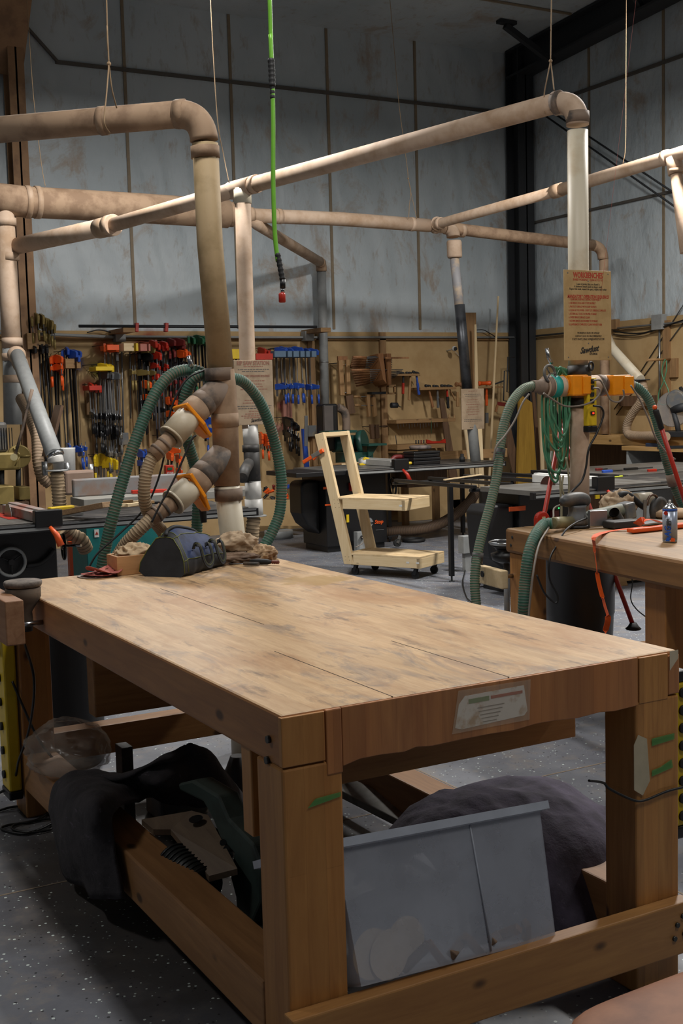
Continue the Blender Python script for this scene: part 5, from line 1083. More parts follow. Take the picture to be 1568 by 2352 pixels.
# ------------------------------------------------------------------ shop cart
ca = thing('lumber_cart', 'new pale pine two shelf cart on casters with a tall leaning handle frame', 'cart', (4.2, 7.25, 0), math.atan2(-.70, .37))
def cb2(name, m, *a, **kw):
    mb = MB(); mb.box(*a); return mb.build(name, m, ca, local=True, **kw)
M_pl = mat('pine_ply_face', '#cfb68f', .6, 0, '#bfa57c', 9)
for z in (.10, .61):
    x0, x1 = (0.0, .80) if z < .3 else (-.10, .66); zz = z + .088
    cb2('side_rail', M_pine, x0 + .10, x1, 0, .038, z, zz, bevel=.003); cb2('side_rail', M_pine, x0 + .10, x1, .412, .45, z, zz, bevel=.003)
    cb2('end_rail', M_piney, x1 - .038, x1 + .001, .0, .45, z - .001, zz, bevel=.003); cb2('end_rail', M_piney, x0 + .02, x0 + .058, .04, .41, z, zz + .02, bevel=.003)
    cb2('shelf', M_pl, x0 + .06, x1 - .001, .0, .45, zz, zz + .016, bevel=.001)
for y0 in (0.0, .412):
    mb = MB(); lx = lambda z: -.045 - .245 * (z - .10) / 1.18
    mb.hexa([(.0, y0 - .001, .10), (.105, y0 - .001, .10), (.105, y0 + .037, .10), (.0, y0 + .037, .10), (-.285, y0 - .001, 1.29), (-.19, y0 - .001, 1.31), (-.19, y0 + .037, 1.31), (-.285, y0 + .037, 1.29)])
    mb.build('post', M_pinez, ca, local=True, bevel=.003)
mb = MB(); mb.hexa([(-.275, .037, 1.255), (-.185, .037, 1.27), (-.185, .412, 1.27), (-.275, .412, 1.255), (-.285, .037, 1.29), (-.19, .037, 1.308), (-.19, .412, 1.308), (-.285, .412, 1.29)]); mb.build('handle_bar', M_piney, ca, local=True, bevel=.003)
for x, y in ((.09, .05), (.72, .05), (.09, .40), (.72, .40)):
    mb = MB(); mb.cyl((x, y - .012, .036), (x, y + .012, .036), .036, seg=20); c_ = mb.build('caster', M_blkr, ca, local=True)
    mb = MB(); mb.box(x - .03, x + .03, y - .025, y + .025, .092, .10); mb.beam((x - .005, y - .016, .036), (x + .012, y - .016, .095), .004, .03, (1, 0, 0)); mb.beam((x - .005, y + .016, .036), (x + .012, y + .016, .095), .004, .03, (1, 0, 0))
    mb.build('caster_fork', M_steel, c_, local=True)
for (x, z) in ((.60, .655), (.76, .15), (.66, .15)): mb = MB(); mb.box(x, x + .03, -.0015, -.0005, z - .008, z + .008); mb.build('price_sticker', M_text_w, ca, local=True)
mb = MB(); random.seed(2)
for z in (.14, .17, .62, .66, .69, 1.24): 
    for dx in (.02, .06): xx = -.24 * (z - .1) / 1.19 + dx + .01; mb.cyl((xx, -.002, z), (xx, 0, z), .003, seg=6)
parts('screw', mb, M_steel, ca, local=True)
a, b = AP(696, 1062, (4.19, 7.24, 1), (.884, .468, 0)), AP(742, 1034, (4.19, 7.24, 1), (.884, .468, 0))
sg = thing('spring_clamp', 'orange tipped spring clamp pinched on the cart handle post', 'clamp', a)
mb = MB(); mb.beam(a, a.lerp(b, .5), .022, .035); mb.build('handle', M_org, sg, bevel=.006)
mb = MB(); mb.beam(a.lerp(b, .5) + V3((0, 0, -.03)), a.lerp(b, .72) + V3((0, 0, 0)), .022, .03); mb.build('handle', M_org, sg, bevel=.006)
mb = MB(); mb.beam(a.lerp(b, .45), a.lerp(b, .85), .026, .042); mb.build('jaw_body', M_grey, sg, bevel=.004); mb = MB(); mb.beam(a.lerp(b, .8), b, .024, .036); mb.build('jaw_tip', M_org, sg, bevel=.005)

# ------------------------------------------------------------------ table saws
def handwheel(root, c, ax, r, m, hub=M_blk):
    mb = MB(); mb.torus(c, ax, r, r * .12, 28, 8); w_ = mb.build('handwheel', m, root)
    mb = MB(); x, y, d = frame_of(V3(ax))
    for k in range(3): a_ = 2.1 * k + .5; mb.tube([c, c + (x * math.cos(a_) + y * math.sin(a_)) * r], r * .07, 6)
    mb.cyl(c - d * .012, c + d * .012, r * .22, seg=14); mb.build('wheel_spokes', hub, w_)
    return w_
def table_saw(name, label, x0, x1, yf, z, cab, xt, depth=.75, wing=None):
    """x0..x1 rail span, yf front rail, z table height, cab (cx0,cx1,y0,y1), xt (table x0,x1)"""
    t = thing(name, label, 'table saw', ((cab[0] + cab[1]) / 2, (cab[2] + cab[3]) / 2, 0))
    mb = MB(); mb.box(cab[0], cab[1], cab[2], cab[3], .06, z - .04); mb.build('cabinet', M_blk, t, bevel=.01)
    mb = MB(); mb.box(cab[0] + .02, cab[1] - .02, cab[2] + .03, cab[3] - .02, 0, .06); mb.build('plinth', M_blk, t)
    mb = MB(); mb.box(xt[0], xt[1], yf + .06, yf + .06 + depth, z - .04, z); mb.build('tabletop', M_cast, t, bevel=.003)
    if wing: mb = MB(); mb.box(wing[0], wing[1], yf + .06, yf + .06 + depth, z - .035, z - .001); mb.build('extension_table', mat('black_melamine', '#2b2b2c', .4, 0, '#55504a', 5, .45, .7), t, bevel=.003)
    mb = MB(); mb.box(x0, x1, yf, yf + .05, z - .062, z - .008); r = mb.build('front_rail', M_rail, t, bevel=.003)
    mb = MB(); mb.box(x0 + .02, x1 - .02, yf - .002, yf + .001, z - .022, z - .012); mb.build('rail_scale', M_alu, r)
    mb = MB(); mb.box(x0 + .02, x1 - .02, yf - .0025, yf + .001, z - .052, z - .032); mb.build('rail_slot', M_lgrey, r)
    mb = MB(); mb.box(x0 + .1, x1, yf + .06 + depth, yf + .11 + depth, z - .05, z - .008); mb.build('rear_rail', M_rail, t, bevel=.003)
    return t
def fence(t, x, y0, y1, z, face, hmat, hdx=.1):
    mb = MB(); mb.box(x, x + .06, y0, y1, z + .005, z + .075); f = mb.build('fence', face, t, bevel=.003)
    mb = MB(); mb.box(x - .055, x + .02, y0 + .03, y1 - .05, z + .004, z + .065); mb.build('fence_face', face, f, bevel=.002)
    mb = MB(); mb.box(x - .06, x + .12, y0 - .07, y0 + .0, z - .03, z + .08); mb.build('fence_clamp', M_blk, f, bevel=.006)
    a = V3((x + .03, y0 - .08, z - .03)); mb = MB(); mb.tube([a, a + V3((.03, -.04, -.05)), a + V3((.05, -.06, -.12))], [.012, .02, .024], 12); mb.build('fence_handle', hmat, f)
    return f
# left saw
ZS = .86
ls = table_saw('table_saw', 'black cabinet table saw at far left behind the bench vise', -.9, 2.50, 5.42, ZS, (.35, 1.13, 5.75, 6.3), (-.2, 1.25), .75, (1.25, 2.45))
handwheel(ls, AY(26, 1291, 5.70), (0, -1, 0), .093, M_lgrey, M_blk); handwheel(ls, AY(146, 1256, 5.95), (1, -.15, 0), .085, M_blk, M_chrome)
mb = MB(); mb.cyl(AY(150, 1253, 5.9), AY(186, 1253, 5.75), .010, seg=10); mb.build('crank_grip', M_chrome, ls)
fence(ls, AY(92, 1175, 5.5).x, 5.47, 6.35, ZS, mat('fence_melamine', '#8d8884', .5, 0, '#8a5a4c', 6), M_org)
c_ = AY(18, 1170, 6.05); mb = MB(); mb.lathe([(.10, -.0015), (.10, .0015)], V3((c_.x, 6.05, ZS - .01)), (1, 0, 0), 40); mb.build('blade', M_alu, ls)
mb = MB(); mb.box(c_.x - .06, c_.x + .06, 5.8, 6.35, ZS, ZS + .003); mb.build('throat_insert', M_red, ls)
mb = MB(); mb.tube(catmull([AY(x, y, 5.72) for x, y in ((60, 1300), (90, 1295), (110, 1280), (125, 1262))], 5), .015, 10); mb.build('blade_tilt_slot', M_blkr, ls)
def leg_of(t, x, y, z, m=M_rail, r=.02): mb = MB(); mb.box(x - r, x + r, y - r, y + r, .03, z); mb.build('leg', m, t); mb = MB(); mb.cyl((x, y, 0), (x, y, .04), .012, seg=8); mb.build('leveller', m, t)
# outfeed frame, scrap and bits on the left saw
for k in range(1):
    y0 = 6.33 + k * .22; mb = MB(); mb.box(1.3, 2.2, y0, y0 + .035, ZS - .02, ZS + .01); mb.build('outfeed_slat', M_rail, ls, bevel=.003)
one('push_stick', MB().beam(AZ(112, 1170, ZS + .02), AZ(168, 1165, ZS + .02), .05, .03), M_yel, 'yellow push stick lying beside the fence of the left saw', 'push stick', bevel=.008)
a, b = AZ(146, 1178, ZS + .03), AZ(250, 1158, ZS + .10); one('wood_offcut', MB().beam(a, b, .12, .035), wood('osb', '#a88a66', '#7f6244', 0, 9), 'speckled board offcut propped up on the left table saw', 'offcut', bevel=.002)
random.seed(4)
for k in range(9):
    p = AZ(255 + k * 9, 1160 - (k % 3) * 3, ZS + .015 + .022 * (k % 4)); one('wood_strip', MB().obox(p, .10, .012, .010, (0, random.uniform(-.05, .05), random.uniform(-.5, .4))), M_pine if k % 2 else M_oldx, 'thin pale wood strip in the scrap pile on the left saw extension', 'offcut', 'wood strips piled on the left saw extension', bevel=.001)
mb = MB(); mb.obox(AZ(160, 1182, ZS + .01), .09, .02, .008); one('hardware_tray', mb, M_alu, 'low tray of bright screws on the rail of the left saw', 'tray')
# teal jointer behind the left saw
jt = thing('jointer', 'jointer with a long grey fence and teal cabinet behind the left saw', 'jointer', (2.0, 6.75, 0))
a, b = AY(197, 1208, 6.62), AY(300, 1208, 6.62); mb = MB(); mb.box(a.x, b.x + .25, 6.62, 7.1, 0, .72); mb.build('cabinet', M_teal, jt, bevel=.006)
p = AY(222, 1225, 6.615); mb = MB(); mb.box(p.x - .018, p.x + .018, 6.614, 6.62, p.z - .03, p.z + .03); s_ = mb.build('warning_sticker', M_text_w, jt)
mb = MB(); mb.box(p.x - .012, p.x + .012, 6.6125, 6.614, p.z - .010, p.z - .002); mb.prism([(-.008, 0), (.008, 0), (.0, .015)], (p.x, 6.6125, p.z), (1, 0, 0), (0, 0, 1), (0, -1, 0), .001); parts('sticker_print', mb, M_red, s_)
mb = MB(); mb.box(AY(190, 1150, 6.62).x, AY(600, 1150, 6.62).x, 6.60, 6.95, .84, .90); mb.build('bed', paint('machine_cream', '#8d8b84', .5), jt, bevel=.004)
a, b = AY(166, 1112, 6.9), AY(470, 1105, 6.9); mb = MB(); mb.box(a.x, b.x, 6.88, 6.93, .90, 1.04); mb.build('fence', mat('fence_grey', '#7d7c7c', .5, 0, '#7d6a60', 7), jt, bevel=.012)
a, b = AY(302, 1130, 6.8), AY(382, 1127, 6.8); mb = MB(); mb.beam(a, b, .04, .03); mb.build('red_guard', M_red, jt, bevel=.005)
one('feed_chute', MB().box(AY(148, 1100, 7.4).x, AY(216, 1100, 7.4).x, 7.38, 7.5, .88, 1.08), mat('brown_plate', '#8f7767', .6), 'brown faced planer bed behind the jointer fence', 'planer', bevel=.02)
one('white_bucket', MB().lathe([(.09, 0), (.10, .3), (.102, .31)], AY(148, 1085, 7.9) - V3((0, 0, .1)), (0, 0, 1), 24), M_white, 'plain white plastic container standing behind the white hose elbow', 'bucket')
for i, px_ in enumerate((102, 154, 208)): one('chrome_post', MB().cyl(AY(px_, 1060 + i * 3, 7.7), AY(px_ + 1, 1092 + i * 3, 7.7), .025, seg=14), M_alu, 'short %s metal column of the planer %s' % (('bright', 'grey', 'slotted')[i], ('left of the white elbow', 'right of the white elbow', 'behind the jointer fence end')[i]), 'post')
hose('dust_hose', [AY(150, 1215, 6.4), AY(165, 1230, 6.4), AY(185, 1240, 6.4), AY(197, 1262, 6.45)], .058, HT, 'thick tan hose bending under the left saw into the teal cabinet', pitch=.03)
one('orange_post', MB().box(AY(160, 1290, 6.3).x, AY(168, 1290, 6.3).x, 6.3, 6.35, 0, .62), M_org, 'narrow orange post behind the side handwheel of the left saw', 'post')
# drill press in gold paint, far left
dp = thing('drill_press', 'gold painted drill press with a grey finned motor and long lever at far left', 'drill press', AY(30, 1180, 8.0))
def gp(x, y, Y): return AY(x, y, Y)
a, b = gp(-20, 970, 8.05), gp(17, 1038, 8.05); mb = MB(); mb.box(a.x, b.x, 8.0, 8.25, b.z, a.z); mm = mb.build('motor', M_grey, dp, bevel=.025)
mb = MB()
for k in range(7): xx = a.x + .02 + k * .022; mb.box(xx, xx + .006, 7.992, 8.0, b.z + .02, a.z - .05)
parts('cooling_fin', mb, M_blk, mm)
a, b = gp(-15, 1040, 8.0), gp(46, 1078, 8.0); mb = MB(); mb.box(a.x, b.x, 7.95, 8.3, b.z, a.z); mb.build('head', M_gold, dp, bevel=.02)
c_ = gp(42, 1048, 8.0); mb = MB(); mb.lathe([(.09, -.02), (.10, -.015), (.10, .015), (.09, .02)], c_ + V3((0, -.02, 0)), (0, -1, 0), 32); wl = mb.build('belt_cover', M_gold, dp)
mb = MB()
for k in range(3): mb.tube([c_ + V3((0, -.045, 0)), c_ + V3((.09 * math.cos(k * 2.1), -.045, .09 * math.sin(k * 2.1)))], .008, 8)
parts('cover_rib', mb, M_gold, wl)
mb = MB(); mb.cyl(gp(32, 1050, 7.9), gp(32, 1050, 7.8), .03, seg=16); mb.build('lever_hub', M_pow, dp)
mb = MB(); mb.tube([gp(32, 1055, 7.82), gp(52, 985, 7.8), gp(66, 925, 7.78), gp(74, 894, 7.76)], [.013, .012, .012, .015], 10); mb.build('lever', M_fit, dp)
for x in (4, 42): mb = MB(); mb.cyl(gp(x, 1075, 8.05), gp(x, 1130, 8.05), .022, seg=14); mb.build('column', M_steel, dp)
mb = MB(); mb.box(gp(-10, 1130, 7.9).x, gp(26, 1130, 7.9).x, 7.8, 8.1, gp(10, 1160, 7.9).z, gp(10, 1115, 7.9).z); mb.build('table', M_gold, dp, bevel=.01)
mb = MB(); mb.box(gp(40, 1130, 7.9).x, gp(66, 1130, 7.9).x, 7.85, 8.05, gp(10, 1150, 7.9).z, gp(10, 1120, 7.9).z); mb.build('vise_block', M_gold, dp, bevel=.006)
mb = MB(); mb.box(gp(-20, 1150, 7.9).x, gp(60, 1150, 7.9).x, 7.8, 8.3, 0, gp(10, 1150, 7.9).z - .01); one('machine_stand', mb, M_wald, 'dark wooden stand carrying the gold drill press', 'stand', bevel=.01)
# centre saw
zc_ = .885
cs2 = table_saw('table_saw', 'black cabinet table saw behind the pale pine cart with round saw logo', 4.95, 6.96, 8.45, zc_, (4.84, 5.58, 8.75, 9.3), (4.75, 5.75), .8, (5.75, 6.9))
mb = MB(); mb.box(4.37, 4.95, 8.5, 9.2, zc_ - .055, zc_ - .01); mb.build('left_extension', M_blk, cs2, bevel=.004)
mb = MB(); mb.prism([(-.04, .0), (.12, -.12), (.12, .46), (-.06, .46), (-.10, .42), (-.10, .12)], (4.73, 8.9, .30), (1, 0, 0), (0, 0, 1), (0, 1, 0), .3); mb.build('motor_cover', M_blk, cs2, bevel=.04, seg=4)
fx = AY(915, 1070, 8.5).x; fence(cs2, fx - .03, 8.5, 9.25, zc_, mat('fence_white', '#a9a8a4', .45), M_red)
c_ = AY(850, 1200, 8.745)
mb = MB(); n = 40; mb.prism([((.058 if k % 2 else .048) * math.cos(2 * PI * k / n), (.058 if k % 2 else .048) * math.sin(2 * PI * k / n)) for k in range(n)], c_ - V3((.02, 0, 0)), (1, 0, 0), (0, 0, 1), (0, -1, 0), .002); mb.build('logo_disc', paint('logo_grey', '#8b8d8e', .4), cs2)
text('Saw', .052, M_blk, cs2, (c_.x - .005, 8.741, c_.z - .018), (1, 0, 0), (0, 0, 1), 'logo_lettering', bold=.001, shear=.2); text('Stop', .058, M_org, cs2, (c_.x + .105, 8.741, c_.z - .018), (1, 0, 0), (0, 0, 1), 'logo_lettering', bold=.0015, shear=.2)
p = AY(872, 1217, 8.744); mb = MB(); mb.box(p.x - .05, p.x + .05, 8.743, 8.75, p.z - .002, p.z + .003); mb.build('badge_line', M_alu, cs2)
p = AY(748, 1121, 8.744); mb = MB(); mb.box(p.x - .03, p.x + .02, 8.742, 8.75, p.z - .012, p.z + .012); mb.build('warning_label', M_org, cs2)
p = AY(750, 1160, 8.744); mb = MB(); mb.box(p.x - .02, p.x + .05, 8.742, 8.75, p.z - .008, p.z + .008); mb.build('warning_label', M_org, cs2)
p = AY(808, 1118, 8.73); mb = MB(); mb.box(p.x - .03, p.x + .03, 8.70, 8.75, p.z - .045, p.z + .045); mb.build('stop_paddle', M_red, cs2, bevel=.006)
t = NT('green_glow'); t.b.inputs['Emission Color'].default_value = (.05, 1, .2, 1); t.b.inputs['Emission Strength'].default_value = 2; M_led = t.set('#108030', .3)
p = AY(818, 1119, 8.73); mb = MB(); mb.ball(p, .005, 8, 6); mb.build('status_light', M_led, cs2)
handwheel(cs2, AY(902, 1118, 8.9), (1, -.2, 0), .10, M_blk, M_steel)
ob_ = AY(828, 1245, 8.6); oc = thing('floor_outlet', 'grey outlet box with a plugged cord in front of the saw with the round logo', 'outlet', (ob_.x, 8.6, 0))
a, b = AY(818, 1222, 8.6), AY(838, 1250, 8.6); mb = MB(); mb.box(a.x, b.x, 8.58, 8.66, 0.0, a.z); mb.build('box', M_lgrey, oc, bevel=.004); mb = MB(); mb.cyl(AY(831, 1234, 8.575), AY(831, 1234, 8.53), .02, seg=12); mb.build('plug', M_blkr, oc)
cable('plug_cord', [AY(831, 1234, 8.53), AY(836, 1240, 8.5), AY(832, 1248, 8.5), AY(815, 1258, 8.5)], .006, M_cordg, parent=oc)
one('hang_tag', MB().box(AY(795, 1190, 8.74).x, AY(799, 1190, 8.74).x + .01, 8.735, 8.74, AY(795, 1200, 8.74).z, AY(795, 1182, 8.74).z), M_yel, 'small yellow tag hanging on the cabinet of the saw behind the cart', 'tag')
mc = thing('mobile_base_caster', 'chrome swivel caster on an arm right of the saw cabinet behind the cart', 'caster', AY(912, 1258, 8.6))
mb = MB(); mb.beam(AY(890, 1233, 8.75), AY(918, 1228, 8.7), .03, .01); mb.build('arm', M_blk, mc); mb = MB(); c_ = AY(912, 1247, 8.6); mb.cyl(c_ - V3((.0, .015, 0)), c_ + V3((0, .015, 0)), .042, seg=20); mb.build('wheel', M_blkr, mc)
mb = MB(); mb.beam(c_ + V3((-.01, -.02, 0)), AY(918, 1230, 8.6), .005, .035, (1, 0, 0)); mb.build('fork', M_chrome, mc)
mb = MB(); mb.torus(AZ(950, 1240, .02), (0, 0, 1), .11, .022, 36, 10); one('black_ring', mb, M_blkr, 'flat black rubber ring lying on the floor by the caster', 'ring')
a_ = [AY(1097, 1122, 9.1), AY(1080, 1150, 9.1), AY(1050, 1178, 9.1), AY(1010, 1203, 9.1), AY(960, 1217, 9.1), AY(900, 1220, 9.15), AY(880, 1220, 9.2)]
hose('floor_hose', a_, .062, [mat('brown_duct', '#4b3a2c', .7), mat('brown_duct_ridge', '#66503c', .7)], 'wide brown flexible duct curving under the saw tables to the floor', pitch=.02)
a, b = AY(918, 1083, 9.0), AY(1010, 1120, 9.0); 
mb = MB(); mb.box(a.x, b.x, 8.85, 9.2, .62, .82); dw = mb.build('drawer_box', M_wald, cs2, bevel=.003); mb = MB(); mb.box(b.x, b.x + .03, 8.84, 9.2, .60, .66); mb.build('runner', M_oldx, dw)
for x in (5.85, 6.85): leg_of(cs2, x, 9.15, zc_ - .04)
# things on the centre saw
one('push_block', MB().prism([(-.10, 0), (.10, 0), (.10, .02), (.03, .03), (.02, .075), (-.03, .09), (-.06, .06), (-.04, .05), (-.02, .055), (-.01, .03), (-.1, .02)], AZ(845, 1068, zc_), (1, 0, 0), (0, 0, 1), (0, 1, 0), .03), M_yel, 'yellow push block with a curved handle on the centre saw', 'push block', bevel=.004)
one('dust_mask', MB().lathe([(.03, 0), (.05, .02), (.04, .06), (.01, .075)], AZ(836, 1068, zc_), (0, 0, 1), 20), M_white, 'white rounded dome lying beside the yellow push block', 'mask')
mb = MB(); a = AZ(898, 1062, zc_ + .03); mb.tube(catmull([a, a + V3((.04, 0, .05)), a + V3((.12, 0, .055)), a + V3((.2, 0, .03)), a + V3((.22, 0, -.02))], 6), .025, 12); one('pull_saw', mb, M_dred, 'dark red curved tool handle behind the black fence clamp', 'handle')
mb = MB(); mb.beam(AZ(925, 1066, zc_ + .02), AZ(945, 1063, zc_ + .03), .04, .03); one('yellow_grip', mb, M_yel, 'short yellow grip right of the red fence handle', 'handle', bevel=.01)
bxp = AZ(981, 1067, zc_); st2 = [(.165, .07), (.16, .06)]
for i, (hw, hh) in enumerate(((.17, .075), (.165, .065))):
    zz = zc_ + .078 * i; t = thing('tool_case', ('lower' if i == 0 else 'upper') + ' black plastic tool case of the stack on the centre saw', 'case', (bxp.x, bxp.y, zz))
    mb = MB(); mb.box(bxp.x - hw, bxp.x + hw, bxp.y, bxp.y + .22, zz, zz + hh * .55); mb.build('tray', M_blk, t, bevel=.008); mb = MB(); mb.box(bxp.x - hw - .005, bxp.x + hw + .005, bxp.y - .004, bxp.y + .22, zz + hh * .58, zz + hh); mb.build('lid', M_blk, t, bevel=.008)
mb = MB(); c_ = V3((bxp.x - .02, bxp.y + .1, zc_ + .165)); mb.lathe([(.06, 0), (.11, .0), (.12, .012), (.12, .03), (.105, .04), (.065, .035), (.06, .02)], c_, (0, 0, 1), 32); one('sanding_ring', mb, mat('dusty_ring', '#6d5f58', .7, 0, '#3f3a3a', 8), 'round dusty dial ring on top of the black tool cases', 'ring')
one('ledge_board', MB().box(AY(1015, 1060, 9.4).x, AY(1165, 1060, 9.4).x, 9.4, 9.44, zc_ - .02, zc_ + .085), M_oldx, 'long tan board standing on edge at the back of the centre saw', 'board')
one('small_canister', MB().lathe([(.03, 0), (.03, .05), (.02, .052), (.02, .085)], AZ(1061, 1060, zc_), (0, 0, 1), 16), M_blkr, 'small black canister on the right end of the centre saw', 'canister')
one('red_marker', MB().box(AY(1096, 1035, 9.38).x, AY(1101, 1035, 9.38).x, 9.385, 9.4, zc_ + .0, zc_ + .14), M_red, 'small red upright clip on the ledge board', 'clip')
# third saw, right
z3 = .87
s3 = table_saw('table_saw', 'black table saw with white fence between the long hose and the right pole', 4.55, 7.6, 4.90, z3, (4.72, 5.35, 5.3, 5.85), (4.60, 5.9), .70, (5.9, 7.5))
mb = MB(); mb.prism([(0, 0), (.20, -.14), (.24, -.12), (.24, .42), (.02, .42), (-.03, .36)], (4.47, 5.35, .32), (1, 0, 0), (0, 0, 1), (0, 1, 0), .3); mb.build('motor_cover', M_blk, s3, bevel=.03, seg=4)
fx = AY(1378, 1102, 4.95).x; f = fence(s3, fx - .03, 4.95, 5.75, z3, M_white, M_red)
c_ = V3((fx - .16, 5.4, z3 - .03)); mb = MB(); mb.lathe([(.10, -.0015), (.10, .0015)], c_, (1, 0, 0), 40); mb.build('blade', paint('blade_brown', '#4b2f28', .5, .5), s3)
p = AY(1190, 1168, 5.295); mb = MB(); mb.box(p.x - .09, p.x + .07, 5.292, 5.299, p.z - .018, p.z + .018); mb.build('warning_label', M_org, s3)
p = AY(1272, 1188, 5.29); mb = MB(); mb.box(p.x - .035, p.x + .03, 5.26, 5.3, p.z - .09, p.z + .06); mb.build('stop_paddle', M_dred, s3, bevel=.006); mb = MB(); mb.ball(AY(1283, 1167, 5.28), .006, 8, 6); mb.build('status_light', M_led, s3)
p = AY(1372, 1141, 4.89); mb = MB(); mb.box(p.x - .02, p.x + .02, 4.888, 4.9, p.z - .015, p.z + .015); mb.build('yellow_label', M_yel, s3)
of = thing('outfeed_table', 'black slatted outfeed frame with one thin leg left of the long dusty hose', 'outfeed table', (4.74, 6.29, 0))
for x in (4.63, 5.0, 5.4, 5.8, 6.2): mb = MB(); mb.box(x, x + .04, 5.80, 7.05, z3 - .03, z3 + .0); mb.build('slat', M_rail, of, bevel=.004)
mb = MB(); mb.box(6.32, 8.0, 5.80, 7.05, z3 - .03, z3 - .002); mb.build('outfeed_panel', M_cast, of, bevel=.003)
for y in (5.81, 7.02): mb = MB(); mb.box(4.62, 6.3, y, y + .04, z3 - .055, z3 - .031); mb.build('cross_rail', M_rail, of, bevel=.004)
mb = MB(); mb.box(4.715, 4.755, 6.27, 6.31, .05, z3 - .03); mb.build('leg', M_rail, of, bevel=.004); mb = MB(); mb.cyl((4.735, 6.29, 0), (4.735, 6.29, .05), .008, seg=8); mb.cyl((4.735, 6.29, 0), (4.735, 6.29, .008), .025, seg=12); mb.build('leveller', M_steel, of)
leg_of(of, 6.2, 6.9, z3 - .06)
one('wood_strip', MB().beam(AZ(1020, 1102, z3 + .012), AZ(1105, 1090, z3 + .012), .02, .01), M_pine, 'thin pale strip lying across the slatted outfeed frame', 'offcut')
# bits on the third saw to the right
one('layout_tool', MB().prism([(0, 0), (.12, -.01), (.20, .02), (.23, .10), (.20, .105), (.17, .05), (.10, .045)], AZ(1392, 1098, z3 + .002), (1, 0, 0), (.35, .93, .0), (0, 0, 1), .006), paint('lime_plastic', '#b4bc3a', .4), 'lime yellow quadrant layout tool on the right saw', 'square', bevel=.001)
for i, (x, y, l_, m_, lb) in enumerate(((1410, 1082, .14, M_blue, 'blue bar clamp lying at the back of the right saw top'), (1470, 1076, .2, M_blk, 'black bar clamp lying behind the lime layout tool'), (1510, 1080, .12, M_red, 'red handled tool lying near the right edge of the saw top'), (1385, 1078, .09, M_dred, 'dark red tool lying just right of the pole on the saw top'))):
    p = AZ(x, y, z3 + .006); t = thing('hand_clamp', lb, 'clamp', p); mb = MB(); mb.beam(p - V3((l_, 0, 0)), p + V3((l_, .05, 0)), .018, .008); mb.build('bar', M_steel, t); mb = MB(); mb.beam(p - V3((l_, 0, 0)), p - V3((l_ * .2, 0, 0)), .035, .03); mb.build('grip', m_, t, bevel=.006)

# belt and disc sander by the wall
bd = thing('belt_disc_sander', 'dark green upright belt and disc sander behind the pine cart', 'sander', AY(790, 1075, 10.2))
a, b = AY(737, 928, 10.3), AY(775, 1035, 10.3); mb = MB(); mb.box(a.x, b.x, 10.25, 10.45, b.z, a.z); mb.build('belt_frame', M_blk, bd, bevel=.03, seg=4)
a, b = AY(746, 932, 10.2), AY(768, 1000, 10.2); mb = MB(); mb.box(a.x, b.x, 10.22, 10.26, b.z, a.z); mb.build('belt', mat('sanding_belt', '#57504c', .9), bd)
a, b = AY(742, 992, 10.1), AY(806, 992, 10.1); mb = MB(); mb.box(a.x, b.x, 9.95, 10.2, a.z - .02, a.z + .01); mb.build('belt_table', M_mgreen, bd, bevel=.004)
mb = MB(); mb.cyl(AY(765, 1020, 10.3), AY(820, 1018, 10.3), .10, seg=28); mb.build('motor', M_mgreen, bd)
mb = MB(); mb.cyl(AY(826, 1018, 10.25), AY(838, 1016, 10.2), .155, seg=36); mb.build('disc', M_mgreen, bd)
a = AY(860, 1020, 10.1); mb = MB(); mb.box(a.x - .17, a.x + .08, 9.95, 10.2, a.z - .015, a.z + .01); mb.prism([(-.12, -.015), (.02, -.015), (-.06, -.12), (-.12, -.16)], (a.x, 10.05, a.z), (1, 0, 0), (0, 0, 1), (0, 1, 0), .02); mb.build('disc_table', M_mgreen, bd)
a, b = AY(788, 1040, 10.2), AY(848, 1066, 10.2); mb = MB(); mb.box(a.x, b.x, 10.1, 10.4, b.z, a.z); mb.build('base', M_mgreen, bd, bevel=.006); p = AY(802, 1050, 10.09); mb = MB(); mb.box(p.x - .02, p.x + .02, 10.09, 10.1, p.z - .012, p.z + .012); mb.build('maker_plate', M_text_w, bd)
mb = MB(); mb.tube(catmull([AY(775, 935, 10.5), AY(790, 945, 10.5), AY(795, 965, 10.5), AY(795, 990, 10.5)], 6), .05, 16); mb.build('dust_elbow', M_fit, bd)
wt = thing('side_bench', 'plain brown work table under the green sander', 'table', (5.7, 10.2, 0)); zt_ = AY(820, 1068, 10.2).z
mb = MB(); mb.box(5.72, 7.0, 9.75, 10.6, zt_ - .05, zt_); mb.build('tabletop', M_oldx, wt, bevel=.003)
for x, y in ((5.76, 9.8), (6.9, 9.8), (5.76, 10.5), (6.9, 10.5)): mb = MB(); mb.box(x, x + .07, y, y + .07, 0, zt_ - .05); mb.build('leg', M_oldz, wt)
for k in range(3): one('wood_offcut', MB().obox(AY(770 + 35 * k, 1068 - k, 9.95) + V3((0, 0, .012)), .16, .05, .010, (0, 0, .2 * k - .1)), (M_oldx, M_pine, M_clw)[k], ('dull', 'pale', 'dark')[k] + ' flat offcut on the table in front of the green sander', 'offcut', bevel=.002)

